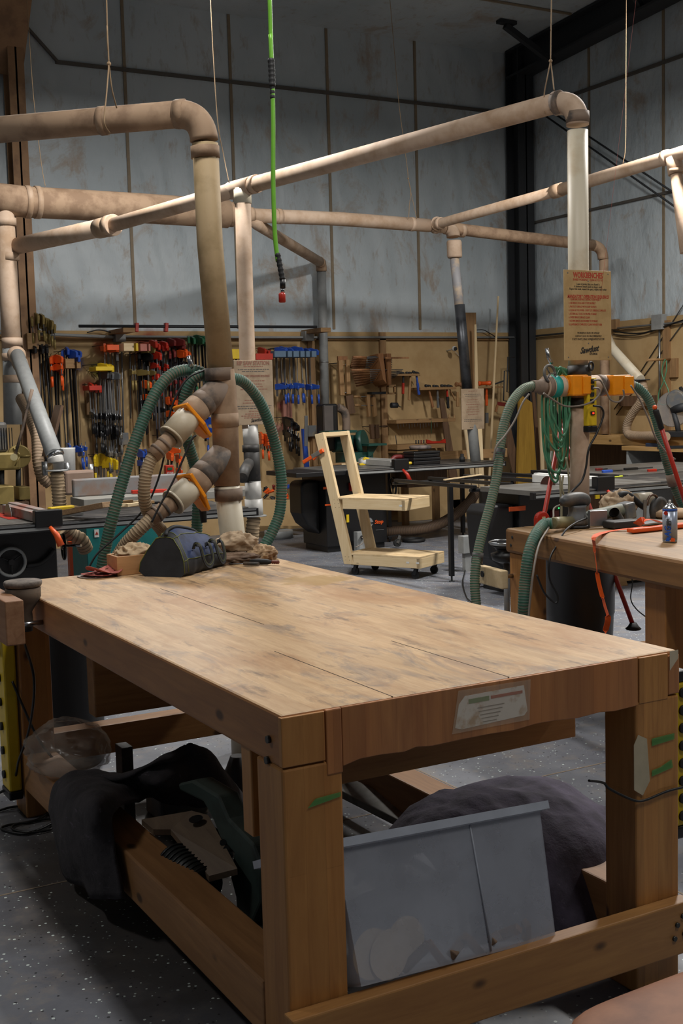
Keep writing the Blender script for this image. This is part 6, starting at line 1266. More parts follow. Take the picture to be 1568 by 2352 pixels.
# ------------------------------------------------------------------ right wall bench and mitre station
rb = thing('long_bench', 'plywood topped wall bench with white cabinet sides along the right wall', 'workbench', (8.9, 8.5, 0))
M_wb = wood('wall_bench_edge', '#b08c5c', '#93713f', 1, 6, True)
mb = MB(); mb.box(8.72, XW - .03, 3.5, 10.0, .98, 1.09); mb.build('top_beam', M_wb, rb, bevel=.004)
mb = MB(); mb.box(8.55, 9.1, 3.5, 8.35, .93, .98); mb.build('lower_shelf', M_wb, rb, bevel=.004)
for y in (8.27, 7.35, 6.4): mb = MB(); mb.box(8.58, XW - .05, y, y + .03, 0, .93); mb.build('cabinet_side', M_lgrey, rb)
mb = MB(); mb.box(XW - .08, XW - .04, 3.5, 9.9, 0, .95); mb.build('back_panel', M_wald, rb)
vp = thing('dust_drop', 'cream dust pipe standing on the wall bench behind the orange gates', 'dust pipe', AX(1391, 1005, 8.95))
pipe([AX(1392, 1006, 8.95), AX(1389, 820, 8.95), AX(1387, 700, 8.95)], .058, M_pvcw, vp); pipe([AX(1392, 770, 8.95), AX(1405, 800, 8.9), AX(1470, 872, 8.7)], .058, M_pvcw, vp, 'angled_branch')
p = AX(1470, 874, 8.7); mb = MB(); mb.lathe([(.05, 0), (.11, 0), (.11, .012), (.05, .012)], p, (0, 0, 1), 24); mb.build('gate_plate', M_steel, vp)
hose('dust_hose', [AX(x, y, X) for x, y, X in ((1474, 876, 8.7), (1478, 900, 8.7), (1470, 925, 8.7), (1452, 950, 8.7), (1440, 975, 8.7), (1442, 996, 8.7), (1465, 1001, 8.68), (1500, 1001, 8.6), (1530, 1003, 8.5))], .052, [M_hoset, M_hosebt], 'brownish flexible hose bending along the wall bench at the right', pitch=.024)
mt = thing('mitre_saw', 'mitre saw with a clear round guard on the right wall bench', 'mitre saw', AX(1540, 1018, 8.8))
t = NT('clear_guard'); t.b.inputs['Alpha'].default_value = .5; mg = t.set('#8a8784', .25)
c_ = AX(1545, 940, 8.75); mb = MB(); mb.lathe([(.19, -.02), (.20, -.01), (.20, .01), (.19, .02)], c_, (-1, -.4, 0), 48); mb.build('blade_guard', mg, mt)
mb = MB(); mb.lathe([(.10, -.03), (.12, 0), (.10, .03)], c_ + V3((0, -.05, .1)), (-1, -.4, 0), 32); mb.build('upper_guard', M_grey, mt)
mb = MB(); mb.tube([c_, AX(1555, 975, 8.75), AX(1560, 1010, 8.8)], .03, 10); mb.cyl(c_, c_ + V3((.02, -.2, .03)), .05, seg=16); mb.build('arm', M_steel, mt)
mb = MB(); mb.tube([AX(1562, 890, 8.8), AX(1570, 905, 8.8), AX(1580, 940, 8.8)], .022, 10); mb.build('handle', M_blkr, mt)
a, b = AX(1500, 1018, 8.75), AX(1590, 1018, 8.75); mb = MB(); mb.box(8.65, 9.1, b.y, a.y, 1.09, 1.15); mb.build('base', M_steel, mt, bevel=.006)
bc = thing('bar_clamp', 'dark blue bar clamp jutting from the wall bench edge', 'clamp', AX(1495, 1022, 8.6)); mb = MB(); mb.beam(AX(1484, 1022, 8.6), AX(1512, 1024, 8.6), .04, .05); mb.build('grip', paint('dark_blue', '#232f45', .5), bc, bevel=.01); mb = MB(); mb.beam(AX(1510, 1028, 8.55), AX(1580, 1026, 8.55), .012, .03); mb.build('bar', M_steel, bc)
# conduit, boxes, peg and air line on the right wall
mb = MB(); mb.tube([(XW - .06, 11.0, 2.40), (XW - .06, 8.0, 2.40), (XW - .06, 6.0, 2.41)], .014, 10); one('conduit', mb, M_alu, 'thin metal conduit along the top of the right wall plywood', 'conduit')
p = AX(1514, 740, XW - .05); jb = thing('junction_box', 'white metal junction box on the right wall conduit with a pipe dropping from it', 'electrical box', p); mb = MB(); mb.box(p.x - .05, p.x + .03, p.y - .09, p.y + .09, p.z - .09, p.z + .09); mb.build('box', M_lgrey, jb, bevel=.005); mb = MB(); mb.cyl(p - V3((0, 0, .09)), p - V3((0, 0, .95)), .012, seg=10); mb.build('drop_conduit', M_alu, jb)
mb = MB(); p = AX(1530, 750, XW - .045); mb.box(XW - .06, XW - .02, p.y - .05, p.y + .05, .02, 2.44); struct('trim_19', mb, M_oldz)
mb = MB(); p = AX(1410, 745, XW - .06); mb.box(XW - .09, XW - .02, p.y - .06, p.y + .10, p.z - .06, p.z + .06); one('wood_block', mb, M_oldz, 'small wooden block holding the conduit right of the rules sign', 'block')
for k, (a, b) in enumerate(((((1470, 855)), (1568, 700)), ((1475, 868), (1568, 745)))):
    mb = MB(); mb.tube([AX(a[0] - 60, a[1] + 85, XW - .04), AX(*a, XW - .04), AX(b[0] + 20, b[1] - 30, XW - .04)], .006, 6); one('brace_wire', mb, M_cordb, ('upper' if k == 0 else 'lower') + ' of the two thin diagonal dark lines running up the right wall plywood', 'wire')
cable('electric_cable', [AX(x, y, XW - .07) for x, y in ((1408, 760), (1440, 765), (1475, 765), (1510, 755), (1540, 745), (1570, 735))], .01, M_cordb, 'loose dark cord sagging below the right wall conduit')
cable('electric_cable', [AX(x, y, XW - .07) for x, y in ((1408, 768), (1430, 770), (1465, 769), (1500, 760), (1520, 752))], .006, M_cordb, 'thin cord under the sagging cord on the right wall')
pg = thing('hose_peg', 'wooden dowel peg board holding a green air line on the right wall', 'peg', AX(1540, 868, XW - .05)); a, b = AX(1542, 823, XW - .05), AX(1547, 867, XW - .05); mb = MB(); mb.box(XW - .06, XW - .02, b.y - .05, a.y + .03, b.z, a.z); mb.build('backing_block', M_oldz, pg, bevel=.003)
mb = MB(); mb.tube([AX(1538, 825, XW - .06), AX(1486, 827, XW - .5)], .016, 10); mb.build('dowel', M_oldx, pg)
al = thing('air_line', 'thin green air line looped over the dowel on the right wall', 'hose', AX(1525, 930, XW - .12)); cable('loop', [AX(x, y, XW - .2) for x, y in ((1527, 825), (1522, 838), (1520, 860), (1530, 885), (1535, 900), (1536, 930))], .007, M_pg, parent=al); cable('loop', [AX(x, y, XW - .2) for x, y in ((1530, 828), (1530, 850), (1522, 880), (1513, 900), (1512, 922), (1522, 930), (1536, 925))], .007, M_pg, parent=al)
mb = MB(); a, b = AX(1430, 915, XW - .06), AX(1505, 932, XW - .06); mb.box(XW - .12, XW - .04, b.y, a.y, b.z, a.z + .03)
one('tool_rack', mb, M_wald, 'dark drilled wooden rack on the right wall behind the tan hose', 'rack')
# hook loops on poles, far boards leaning in the corner
def board(label, x0, x1, y, ztop, zbot, Y, m, th=.03, lean=0, name='board', top_dx=0):
    a, b = AY(x0, y, Y), AY(x1, y, Y); z1 = a.z; c_, d_ = AY(x0, zbot, Y), AY(x1, zbot, Y); zb = max(0.0, c_.z)
    mb = MB(); s_ = top_dx; mb.hexa([(c_.x, Y - lean, zb), (d_.x, Y - lean, zb), (d_.x, Y - lean + th, zb), (c_.x, Y - lean + th, zb), (a.x + s_, Y, z1), (b.x + s_, Y, z1), (b.x + s_, Y + th, z1), (a.x + s_, Y + th, z1)])
    return one(name, mb, m, label, 'board', bevel=.002)
def q4(label, q, Y, m, th=.03, name='board', group=None):
    """board from four pixel corners (tl, tr, br, bl) standing at plane Y"""
    P_ = [AY(*c, Y) for c in q]
    if name in ('board', 'steel_post'):
        for i_, j_ in ((3, 0), (2, 1)): d_ = P_[i_] - P_[j_]; P_[i_] = P_[j_] + d_ * ((P_[j_].z - .002) / -d_.z)
    mb = MB(); mb.hexa([P_[3], P_[2], P_[2] + V3((0, th, 0)), P_[3] + V3((0, th, 0)), P_[0], P_[1], P_[1] + V3((0, th, 0)), P_[0] + V3((0, th, 0))])
    for p in mb.v: p.z = max(p.z, .002)
    return one(name, mb, m, label, 'board', group, bevel=.002)
q4('tall brown board standing behind the dark galvanised drop pipe', [(1069, 718), (1093, 718), (1100, 1100), (1080, 1100)], 10.9, M_oldz, .03)
q4('tall pale edged board right of the dark galvanised drop pipe', [(1090, 745), (1094, 745), (1107, 1190), (1094, 1190)], 10.7, M_pinez, .02)
q4('pale board below the blank tan sign beside the grey pipe', [(1066, 985), (1076, 985), (1086, 1060), (1076, 1060)], 9.2, M_pinez, .02)
q4('white edged board right of the grey pipe below the tan sign', [(1097, 985), (1107, 985), (1110, 1062), (1099, 1062)], 9.2, M_pinez, .02)
q4('thin pale batten leaning against the back wall', [(1143, 680), (1146, 680), (1127, 1080), (1123, 1080)], 10.8, M_pinez, .015)
q4('dark grey stained board leaning behind the hand tools', [(1010, 915), (1020, 915), (1045, 1060), (1028, 1060)], 10.9, M_wald, .03)
q4('yellow live edge slab leaning in the back right corner', [(1194, 905), (1222, 925), (1232, 1075), (1190, 1080)], 10.2, wood('yellow_slab', '#a98432', '#8c6a24', 2, 5, True), .05)
q4('brown board leaning far over behind the long dusty hose', [(1148, 960), (1166, 950), (1195, 1080), (1178, 1088)], 10.3, M_wald, .03)
q4('thin dark batten right of the yellow slab', [(1222, 895), (1228, 893), (1243, 1080), (1236, 1080)], 10.2, M_wald, .02)
q4('pale offcut board standing right of the yellow slab', [(1240, 960), (1248, 960), (1250, 1080), (1243, 1080)], 10.0, M_pinez, .02)
q4('pale plywood sheet standing on the floor under the centre saw extension', [(1076, 1110), (1108, 1106), (1108, 1186), (1076, 1188)], 10.2, M_pl, .02)
q4('large plywood sheet leaning under the centre saw behind the brown duct', [(915, 1112), (1075, 1105), (1075, 1186), (915, 1195)], 10.9, M_ply, .02)
q4('blue steel post by the blue bar clamps', [(694, 985), (703, 985), (723, 1212), (713, 1214)], 10.6, M_blue, .04, 'steel_post')
q4('thin grey bar beside the blue steel post', [(700, 955), (707, 955), (707, 1025), (700, 1025)], 10.5, M_alu, .02, 'steel_bar')
q4('pale lumber box standing below the spring clamp shelf', [(596, 1148), (703, 1148), (703, 1208), (596, 1208)], 10.4, M_ply, .3, 'crate')
one('planer_lid', MB().obox(AY(121, 990, 7.6), .012, .10, .22, (0, .30, 0)), M_wald, 'thin brown board leaning on the grey angled branch at left', 'board')
mb = MB(); mb.lathe([(.17, 0), (.17, .09), (.16, .095)], AZ(640, 1236, 0), (0, 0, 1), 32); one('grey_pan', mb, M_lgrey, 'low round grey pan on the floor behind the right green hose', 'pan')
one('wood_crate', MB().prism([(-.2, 0), (.2, 0), (.1, .22), (-.08, .22)], AZ(1400, 1350, 0), (1, 0, 0), (0, 0, 1), (0, 1, 0), .2), M_oldx, 'small wedge shaped wooden crate seen under the second bench', 'crate', bevel=.003)
one('wood_crate', MB().box(*(lambda p: (p.x, p.x + .6, p.y, p.y + .25, .03, .2))(AZ(1425, 1345, 0))), M_oldx, 'long low wooden crate seen under the second bench at right', 'crate', bevel=.003)

# ------------------------------------------------------------------ back wall: conduit, camera, rack bar
mb = MB(); mb.tube([AY(-40, 764, 11.05), AY(60, 766, 11.05), AY(180, 771, 11.05), AY(280, 775, 11.1)], .018, 10); one('conduit', mb, M_lgrey, 'grey conduit running left from the white box above the clamps', 'conduit')
mb = MB(); mb.tube([AY(285, 773, 11.1), AY(600, 775, 11.1), AY(705, 775, 11.12), AY(1180, 775, 11.12)], .015, 10); one('conduit', mb, M_lgrey, 'long thin conduit running right across the top of the plywood', 'conduit')
for px_, py_, lb in ((275, 773, 'white metal box on the wall above the orange clamps'), (708, 772, 'grey metal box on the wall above the blue clamps')):
    p = AY(px_, py_, 11.08); mb = MB(); mb.box(p.x - .06, p.x + .06, 11.04, 11.17, p.z - .06, p.z + .06); one('junction_box', mb, M_lgrey, lb, 'electrical box', bevel=.006)
for px_, py_, lb in ((283, 1008, 'small grey outlet box low on the wall behind the green hose'), (716, 990, 'dark grey switch box beside the blue steel post')):
    p = AY(px_, py_, 11.08); mb = MB(); mb.box(p.x - .06, p.x + .06, 11.06, 11.17, p.z - .07, p.z + .07); one('outlet_box', mb, M_grey, lb, 'electrical box', bevel=.006)
mb = MB(); mb.tube([AY(279, 790, 11.1), AY(284, 1000, 11.1)], .010, 8); one('conduit', mb, M_alu, 'thin vertical conduit among the clamps dropping from the white box', 'conduit')
pc_ = thing('pipe_clamp', 'long black pipe clamp resting on wooden brackets above the clamp wall', 'clamp', AY(450, 750, 10.7))
mb = MB(); mb.tube([AY(181, 749, 10.7), AY(727, 751, 10.7)], .017, 10); mb.build('pipe', M_steel, pc_)
for x in (313, 381): p = AY(x, 752, 10.7); mb = MB(); mb.obox(p, .02, .03, .05, (0, .1, 0)); mb.build('jaw', M_red, pc_, bevel=.006)
for x, w_, lb in ((290, .07, 'left wooden bracket holding up the long black pipe clamp'), (740, .07, 'right wooden bracket holding up the long black pipe clamp')):
    p = AY(x, 750, 10.75); mb = MB(); mb.box(p.x - w_, p.x + w_, 10.66, YW - .02, p.z - .07, p.z - .018); one('wood_bracket', mb, M_oldx, lb, 'bracket', bevel=.003)
cm = thing('security_camera', 'small white round security camera on the plywood wall', 'camera', AY(1043, 801, 11.0)); p = AY(1043, 801, 11.0)
mb = MB(); mb.ball(p, .035, 20, 12); mb.build('body', M_white, cm); mb = MB(); mb.cyl(p + V3((.0, -.02, 0)), p + V3((-.004, -.036, -.002)), .025, seg=20); mb.build('lens', M_blk, cm); mb = MB(); mb.cyl(p, (p.x, YW - .02, p.z - .02), .01, seg=8); mb.build('mount', M_white, cm)
cable('camera_cord', [AY(1046, 808, 11.14), AY(1055, 820, 11.16), AY(1060, 835, 11.16)], .004, M_white, parent=cm)
cable('electric_cable', [AY(x, y, 11.1) for x, y in ((1093, 758), (1110, 758), (1125, 766), (1140, 775))], .006, M_cordb, 'black cord looping over the plywood top right of the tall board')
cable('electric_cable', [AY(x, y, 11.1) for x, y in ((200, 764), (225, 758), (250, 762), (265, 770))], .008, M_cordb, 'short black cord draped on the conduit left of the white box')

# ------------------------------------------------------------------ clamps: one of each kind, then copies
M_blkbar = paint('black_bar', '#141416', .4); M_silv = paint('silver_bar', '#8b8d8f', .3, .7)
def clamp_proto(key, head, bar, ln, slide, kind):
    t = thing('bar_clamp', 'x', 'clamp', (0, 0, 0)); r = .011
    mb = MB()
    if kind == 'pipe': mb.cyl((0, 0, .04), (0, 0, -ln), .012, seg=10)
    else: mb.box(-.005, .005, -.014, .014, -ln, .04)
    mb.build('bar', bar, t, local=True)
    mb = MB(); mb.cyl((0, .0, .03), (0, .29, .03), .004, seg=6); mb.build('hanging_peg', M_steel, t, local=True)
    mb = MB(); mb.prism([(-.16, .0), (-.15, -.05), (-.03, -.055), (.02, -.04), (.02, .04), (-.03, .045), (-.14, .02)], (-.014, 0, 0), (0, 1, 0), (0, 0, 1), (1, 0, 0), .028); mb.build('fixed_jaw', head, t, local=True, bevel=.005)
    mb = MB(); z = -ln * slide; mb.prism([(-.15, .02), (-.14, -.02), (-.03, -.03), (.025, -.03), (.025, .04), (-.03, .045)], (-.013, 0, z), (0, 1, 0), (0, 0, 1), (1, 0, 0), .026); mb.build('sliding_jaw', head if kind != 'f' else M_blk, t, local=True, bevel=.005)
    mb = MB(); mb.cyl((0, -.13, z - .10), (0, -.13, z + .08), .006, seg=8); mb.build('screw', M_silv, t, local=True)
    mb = MB(); mb.cyl((0, -.13, z - .20), (0, -.13, z - .09), .014, seg=10); mb.build('handle', head if kind != 'f' else M_blk, t, local=True)
    t['_n'] = 0
    return t
protos = {}
def clamps(label, group, head, bar, ln, slide, kind, spots, Y0=10.98, rx=0):
    key = (head.name, bar.name, round(ln, 2), kind); pr_ = clamp_proto(key, head, bar, ln, slide, kind); ch = [(c, kids(c)) for c in kids(pr_)]
    for i, s_ in enumerate(spots):
        x, y = s_[0], s_[1]; Y = Y0 - (s_[2] * .55 if len(s_) > 2 else 0); p = AY(x, y, Y)
        rz = (rx, random.uniform(-.03, .03), random.uniform(-.5, .5))
        if i == 0: pr_.location = p; pr_.rotation_euler = rz; pr_['label'] = label; pr_['group'] = group; del pr_['_n']
        else: dup(pr_, p, rz, label, group, ch)
random.seed(21)
clamps('black bar clamp in the bundle at far left of the clamp wall', 'black clamps at far left', M_blkbar, M_blkbar, 1.15, .9, 'pipe', [(66, 800), (74, 802, .05), (82, 800), (90, 803, .08), (97, 800), (104, 802, .05), (108, 800)])
clamps('black bar clamp with an orange head left of the blue headed ones', 'orange headed black clamps', M_org, M_blkbar, 1.0, .1, 'bar', [(117, 828), (122, 826, .1), (127, 824, .2), (132, 828, .05), (137, 835, .15)])
clamps('black bar clamp with a blue head at the left of the wall', 'blue headed black clamps', M_blue, M_blkbar, 1.1, .97, 'bar', [(146, 812), (152, 806, .1), (158, 812, .2), (165, 812), (171, 822, .1)])
clamps('silver F clamp with a red head on the short wall board', 'red F clamps on the short board', M_red, M_silv, .36, .9, 'f', [(205, 888, .1), (212, 890), (220, 892, .15), (230, 892)])
clamps('silver bar clamp with a yellow head left of the conduit', 'yellow headed silver clamps', M_yel, M_silv, .62, .9, 'f', [(228, 843, .15), (236, 843, .05), (243, 845), (250, 845, .1)])
clamps('silver bar clamp with an orange head above the yellow ones', 'orange headed silver clamps', M_org, M_silv, .85, .93, 'f', [(240, 798, .2), (248, 799, .1), (256, 799), (264, 800)])
clamps('dark bar clamp hanging from the pale wooden prongs', 'dark clamps on pale prongs', M_gold, M_blkbar, .8, .35, 'bar', [(298, 800, .05), (308, 800), (318, 801, .1), (330, 802), (338, 802, .05)])
clamps('silver bar clamp with a bright red head above the green hose', 'bright red headed clamps', M_red, M_silv, .85, .3, 'pipe', [(346, 790, .15), (352, 795, .05), (358, 790, .2), (364, 797), (370, 792, .1), (376, 798), (350, 815, .2), (362, 818, .25)])
clamps('black bar clamp with a dark red head left of the near pipe', 'dark red headed clamps', M_dred, M_blkbar, .95, .35, 'pipe', [(386, 786, .1), (393, 790), (400, 785, .2), (407, 792, .1), (414, 795), (398, 812, .25), (390, 815, .2)])
clamps('black bar clamp with an orange red head beside the near pipe', 'orange red headed clamps', M_org, M_blkbar, .7, .8, 'bar', [(410, 812, .2), (418, 808, .1), (425, 812, .15), (431, 815)])
clamps('black bar clamp with a green head just left of the near pipe', 'green headed clamps', M_green, M_blkbar, .9, .5, 'bar', [(432, 780, .05), (440, 782, .1), (448, 778), (456, 782, .08), (463, 780), (470, 786, .1)])
clamps('bar clamp with a yellow head between the two pipes', 'yellow headed clamps between the pipes', M_yel, M_blkbar, .6, .6, 'bar', [(534, 810), (542, 812, .1), (550, 812)])
clamps('bar clamp with a red head above the faded sign', 'red headed clamps above the faded sign', M_red, M_silv, .6, .6, 'bar', [(595, 806, .1), (604, 808), (612, 812, .12), (620, 812)])
clamps('silver bar clamp with a blue head in the group right of the faded sign', 'blue clamps right of the faded sign', M_blue, M_silv, .55, .8, 'bar', [(634, 806, .15), (643, 804, .05), (652, 806, .1), (664, 806), (673, 804, .15), (682, 808, .05), (691, 806), (700, 808, .1), (709, 808)])
clamps('small black handled F clamp low on the wall left of the green hose', 'small black F clamps', M_blk, M_steel, .14, .7, 'f', [(222, 980), (228, 978, .1), (235, 980, .05), (241, 985, .1), (252, 985, .05)])
clamps('small clamp with a yellow head low on the wall', 'yellow clamps low on the wall', M_yel, M_silv, .35, .2, 'bar', [(222, 1052, .15), (230, 1050), (238, 1055, .1), (246, 1058, .05), (252, 1060, .15)])
clamps('small orange and black trigger clamp left of the near pipe', 'orange trigger clamps', M_org, M_blkbar, .32, .5, 'bar', [(330, 882, .05), (384, 920, .1), (392, 918), (400, 922, .1), (408, 925), (385, 1045), (396, 1048, .1), (406, 1052), (392, 1005, .1), (345, 1105)])
clamps('small blue trigger clamp behind the tan looping hose', 'blue trigger clamps', M_blue, M_blkbar, .25, .5, 'bar', [(318, 1040), (325, 1048, .1), (332, 1040), (470, 965), (476, 980, .1)])
clamps('small black spring clamp hanging from the pink sprayed board', 'black spring clamps by the blue clamps', M_blk, M_blkbar, .26, .6, 'bar', [(652, 965), (658, 970, .1), (664, 968), (670, 975, .1), (676, 980)])
clamps('small dark clamp with orange tips behind the right green hose', 'dark orange tipped clamps', M_org, M_blk, .16, .5, 'bar', [(598, 1000), (606, 1004, .1), (614, 1010), (622, 1006, .1)])
clamps('brass coloured pipe clamp head standing on the shelf at far left', 'brass clamp heads', M_gold, M_gold, .12, .5, 'bar', [(74, 735), (80, 728, .1), (86, 736), (92, 730, .1), (98, 738), (104, 742, .1), (110, 750)])
def rack(label, q, Y, m=M_oldx, th=.25, name='clamp_rack'):
    a, b = AY(*q[0], Y), AY(*q[1], Y); mb = MB(); mb.box(a.x, b.x, Y, Y + th, b.z, a.z); return one(name, mb, m, label, 'rack', bevel=.003)
rack('brown wooden box shelf under the brass clamp heads', [(62, 765), (90, 802)], 10.85)
rack('short wooden prong block under the blue clamp heads', [(150, 824), (172, 846)], 10.72)
rack('small wooden prong right of the blue clamp heads', [(176, 830), (186, 846)], 10.80)
rack('red painted prong under the red F clamps', [(205, 886), (234, 896)], 10.68, M_red)
rack('yellow painted prong under the yellow headed clamps', [(220, 842), (260, 851)], 10.66, M_yel)
rack('orange painted prong under the orange headed clamps', [(246, 792), (274, 804)], 10.66, M_org)
rack('pale wooden prong block left of the two pink prongs', [(284, 788), (308, 806)], 10.70, M_pine)
rack('narrow yellow prong between the pale block and the pink ones', [(312, 788), (318, 806)], 10.72, M_yel)
rack('wider pink painted prong block on the clamp wall', [(322, 790), (338, 806)], 10.70, mat('pink_paint', '#b06a5c', .6))
rack('narrow pink painted prong on the clamp wall', [(341, 790), (346, 806)], 10.70, mat('pink_paint', '#b06a5c', .6))
rack('red painted prong block above the faded sign', [(588, 812), (627, 826)], 10.62, M_red)
rack('yellow painted prong block behind the middle drop pipe', [(530, 802), (552, 824)], 10.66, M_yel)
for i, (x0, x1) in enumerate(((630, 657), (661, 671), (674, 687), (690, 700), (703, 712), (716, 727))): rack(('widest', 'second', 'third', 'fourth', 'fifth', 'rightmost')[i] + ' blue tipped prong counted from the faded sign', [(x0, 806), (x1, 820)], 10.66, mat('blue_grey_prong', '#5b7186', .7))
rack('vertical wooden backing board below the red F clamps', [(196, 880), (222, 952)], 11.1, M_oldz, .06, 'backing_board')
rack('vertical wooden backing board left of the vertical conduit', [(268, 800), (286, 1105)], 11.12, M_oldz, .05, 'backing_board')
rack('pink sprayed backing board below the blue clamps', [(650, 920), (672, 990)], 11.1, mat('pink_sprayed', '#9c6a5c', .8), .06, 'backing_board')
rack('pale vertical board left of the red F clamps', [(180, 850), (192, 1100)], 11.13, M_pinez, .04, 'backing_board')
rack('tan vertical board right of the pale prongs', [(300, 812), (312, 1100)], 11.13, M_oldz, .04, 'backing_board')
rack('tan vertical board under the bright red clamp heads', [(338, 830), (346, 1090)], 11.13, M_oldz, .04, 'backing_board')
rack('brown vertical board left of the yellow headed clamps', [(212, 960), (224, 1100)], 11.13, M_oldz, .04, 'backing_board')
rack('brown post between the blue clamps and the grey down pipe', [(712, 800), (730, 1200)], 11.1, M_oldz, .06, 'backing_board')
clamps('silver bar clamp with a dull grey head among the orange ones', 'grey headed silver clamps', M_grey, M_silv, .95, .95, 'bar', [(229, 858, .0), (233, 860, .1), (239, 860), (246, 862, .1), (253, 862), (259, 860, .1), (265, 815), (270, 820, .1)])
clamps('black bar clamp with a black head right of the pale prongs', 'black clamps right of the prongs', M_blk, M_blkbar, .9, .6, 'pipe', [(322, 815), (328, 818, .1), (334, 815), (352, 835, .1), (402, 840, .2), (410, 840, .1), (420, 838), (428, 840, .1)])
# small bin of spring clamps
random.seed(9)
for i in range(26):
    m_ = (M_org, M_blue, M_blk, M_dred, M_org)[i % 5]; p = AY(random.uniform(602, 702), random.uniform(1118, 1146), 10.4 + random.random() * .15)
    lb = {'orange_plastic': 'orange', 'blue_paint': 'blue', 'black_paint': 'black', 'dark_red_paint': 'dark red'}[m_.name]
    mb = MB(); mb.obox(p, .035, .012, .012, (random.uniform(-1, 1), random.uniform(-1, 1), random.uniform(-1, 1))); mb.obox(p + V3((.01, .01, .01)), .012, .03, .012, (random.uniform(-1, 1), random.uniform(-1, 1), random.uniform(-1, 1)))
    one('spring_clamp', mb, m_, lb + ' spring clamp in the heap on top of the pale lumber box', 'clamp', lb + ' spring clamps in the heap', bevel=.004)
p = AY(390, 1082, 7.2); rd = thing('red_sensor', 'red box with a green stripe standing at the jointer behind the near hoses', 'switch', p); mb = MB(); mb.box(p.x - .035, p.x + .035, 7.2, 7.25, p.z - .045, p.z + .05); mb.build('box', M_red, rd, bevel=.006); mb = MB(); mb.box(p.x - .02, p.x + .02, 7.195, 7.2, p.z + .01, p.z + .03); mb.build('green_button', M_green, rd)
text('STOP', .024, M_text_w, rd, (p.x, 7.198, p.z - .025), (1, 0, 0), (0, 0, 1), 'lettering')

# paint overspray patches on the plywood (dried paint, its own shape)
def spray_patch(px_, py_, r, c, n_):
    t = NT('overspray_%d' % n_); v = t.co(); ds = t.n('ShaderNodeVectorMath', operation='LENGTH'); t.l(v, ds.inputs[0])
    ad = t.n('ShaderNodeMath', operation='ADD'); ns = t.noise(v, 9, 4); ml = t.n('ShaderNodeMath', operation='MULTIPLY'); ml.inputs[1].default_value = r * .8; t.l(ns, ml.inputs[0]); t.l(ds.outputs['Value'], ad.inputs[0]); t.l(ml.outputs[0], ad.inputs[1])
    t.l(t.ramp(ad.outputs[0], [(r * .55, .75), (min(r * 1.25, .99), 0.0)]), t.b.inputs['Alpha']); m = t.set(c, .8)
    p = AY(px_, py_, YW - .0235); mb = MB(); k = 32; mb.add([(p.x + r * 1.2 * math.cos(2 * PI * i / k), YW - .0235, p.z + r * 1.2 * math.sin(2 * PI * i / k)) for i in range(k)], [tuple(range(k))])
    o = mb.build('paint_overspray', m); me = o.data
    for vv in me.vertices: vv.co.z -= r * 1.2
    o.location.z += r * 1.2; return o
for i, (x, y, r, c, lb) in enumerate(((238, 800, .17, '#b4441c', 'orange paint overspray on the plywood behind the orange clamps'), (222, 850, .15, '#9a9030', 'yellow paint overspray on the plywood behind the yellow clamps'), (205, 893, .17, '#a32222', 'red paint overspray on the plywood behind the red F clamps'), (175, 835, .13, '#2f55a0', 'blue paint overspray on the plywood behind the blue heads'), (345, 800, .32, '#9c2a1e', 'wide red overspray behind the bright red clamp heads'), (450, 790, .2, '#1e4a30', 'green overspray behind the green clamp heads'), (650, 935, .13, '#a84a4a', 'red overspray above the small black spring clamps'), (635, 985, .12, '#b07a70', 'pale pink overspray beside the small black spring clamps'))):
    o = spray_patch(x, y, r, c, i); o['label'] = lb; o['category'] = 'paint stain'

# ------------------------------------------------------------------ hand tools on the wall
def wl(name, mb, m, label, cat, **kw): return one(name, mb, m, label, cat, **kw)
def B(mb, x0, y0, x1, y1, Y, th=.03): a, b = AY(x0, y0, Y), AY(x1, y1, Y); mb.box(min(a.x, b.x), max(a.x, b.x), Y, Y + th, min(a.z, b.z), max(a.z, b.z)); return mb
def bar(mb, a, b, Y, w_, t_=.02): mb.beam(AY(*a, Y), AY(*b, Y), w_, t_, (0, 1, 0)); return mb
def handscrew(label, jl, jr, Y, screws, m=M_clw, group=None):
    """wooden handscrew clamp: two jaws from pixel quads, threaded rods with handles"""
    t = thing('handscrew_clamp', label, 'clamp', AY(*jl[3], Y), 0, group)
    for q in (jl, jr):
        P_ = [AY(*c, Y) for c in q]; mb = MB(); mb.hexa([P_[3], P_[2], P_[2] + V3((0, .05, 0)), P_[3] + V3((0, .05, 0)), P_[0], P_[1], P_[1] + V3((0, .05, 0)), P_[0] + V3((0, .05, 0))]); mb.build('jaw', m, t, bevel=.004)
    mb = MB(); p_ = AY(*jl[0], Y) + V3((.01, .05, -.03)); mb.cyl(p_, (p_.x, YW - .01, p_.z), .006, seg=6); mb.build('hanging_peg', M_steel, t)
    for a, b, hside in screws:
        A, B_ = AY(*a, Y + .02), AY(*b, Y + .02); mb = MB(); mb.cyl(A, B_, .006, seg=8); mb.build('screw', M_silv if m is not M_wald else M_steel, t)
        h0, h1 = (A, A.lerp(B_, .35)) if hside < 0 else (B_, B_.lerp(A, .35)); mb = MB(); mb.tube([h0, h0.lerp(h1, .5), h1], [.013, .017, .010], 10); mb.build('handle', m, t)
    return t
M_hl = wood('light_maple', '#a8845a', '#8a673f', 2, 9, False)
handscrew('tall pale handscrew clamp hanging upright left of the stacked ones', [(778, 828), (787, 826), (792, 908), (782, 908)], [(795, 826), (803, 826), (806, 905), (797, 905)], 10.9, [((786, 838), (800, 838), -1), ((788, 902), (802, 902), 1)], M_hl)
mb = MB(); B(mb, 776, 818, 798, 828, 10.95); wl('hanging_block', mb, M_clw, 'wooden block the tall pale handscrew hangs from', 'block')
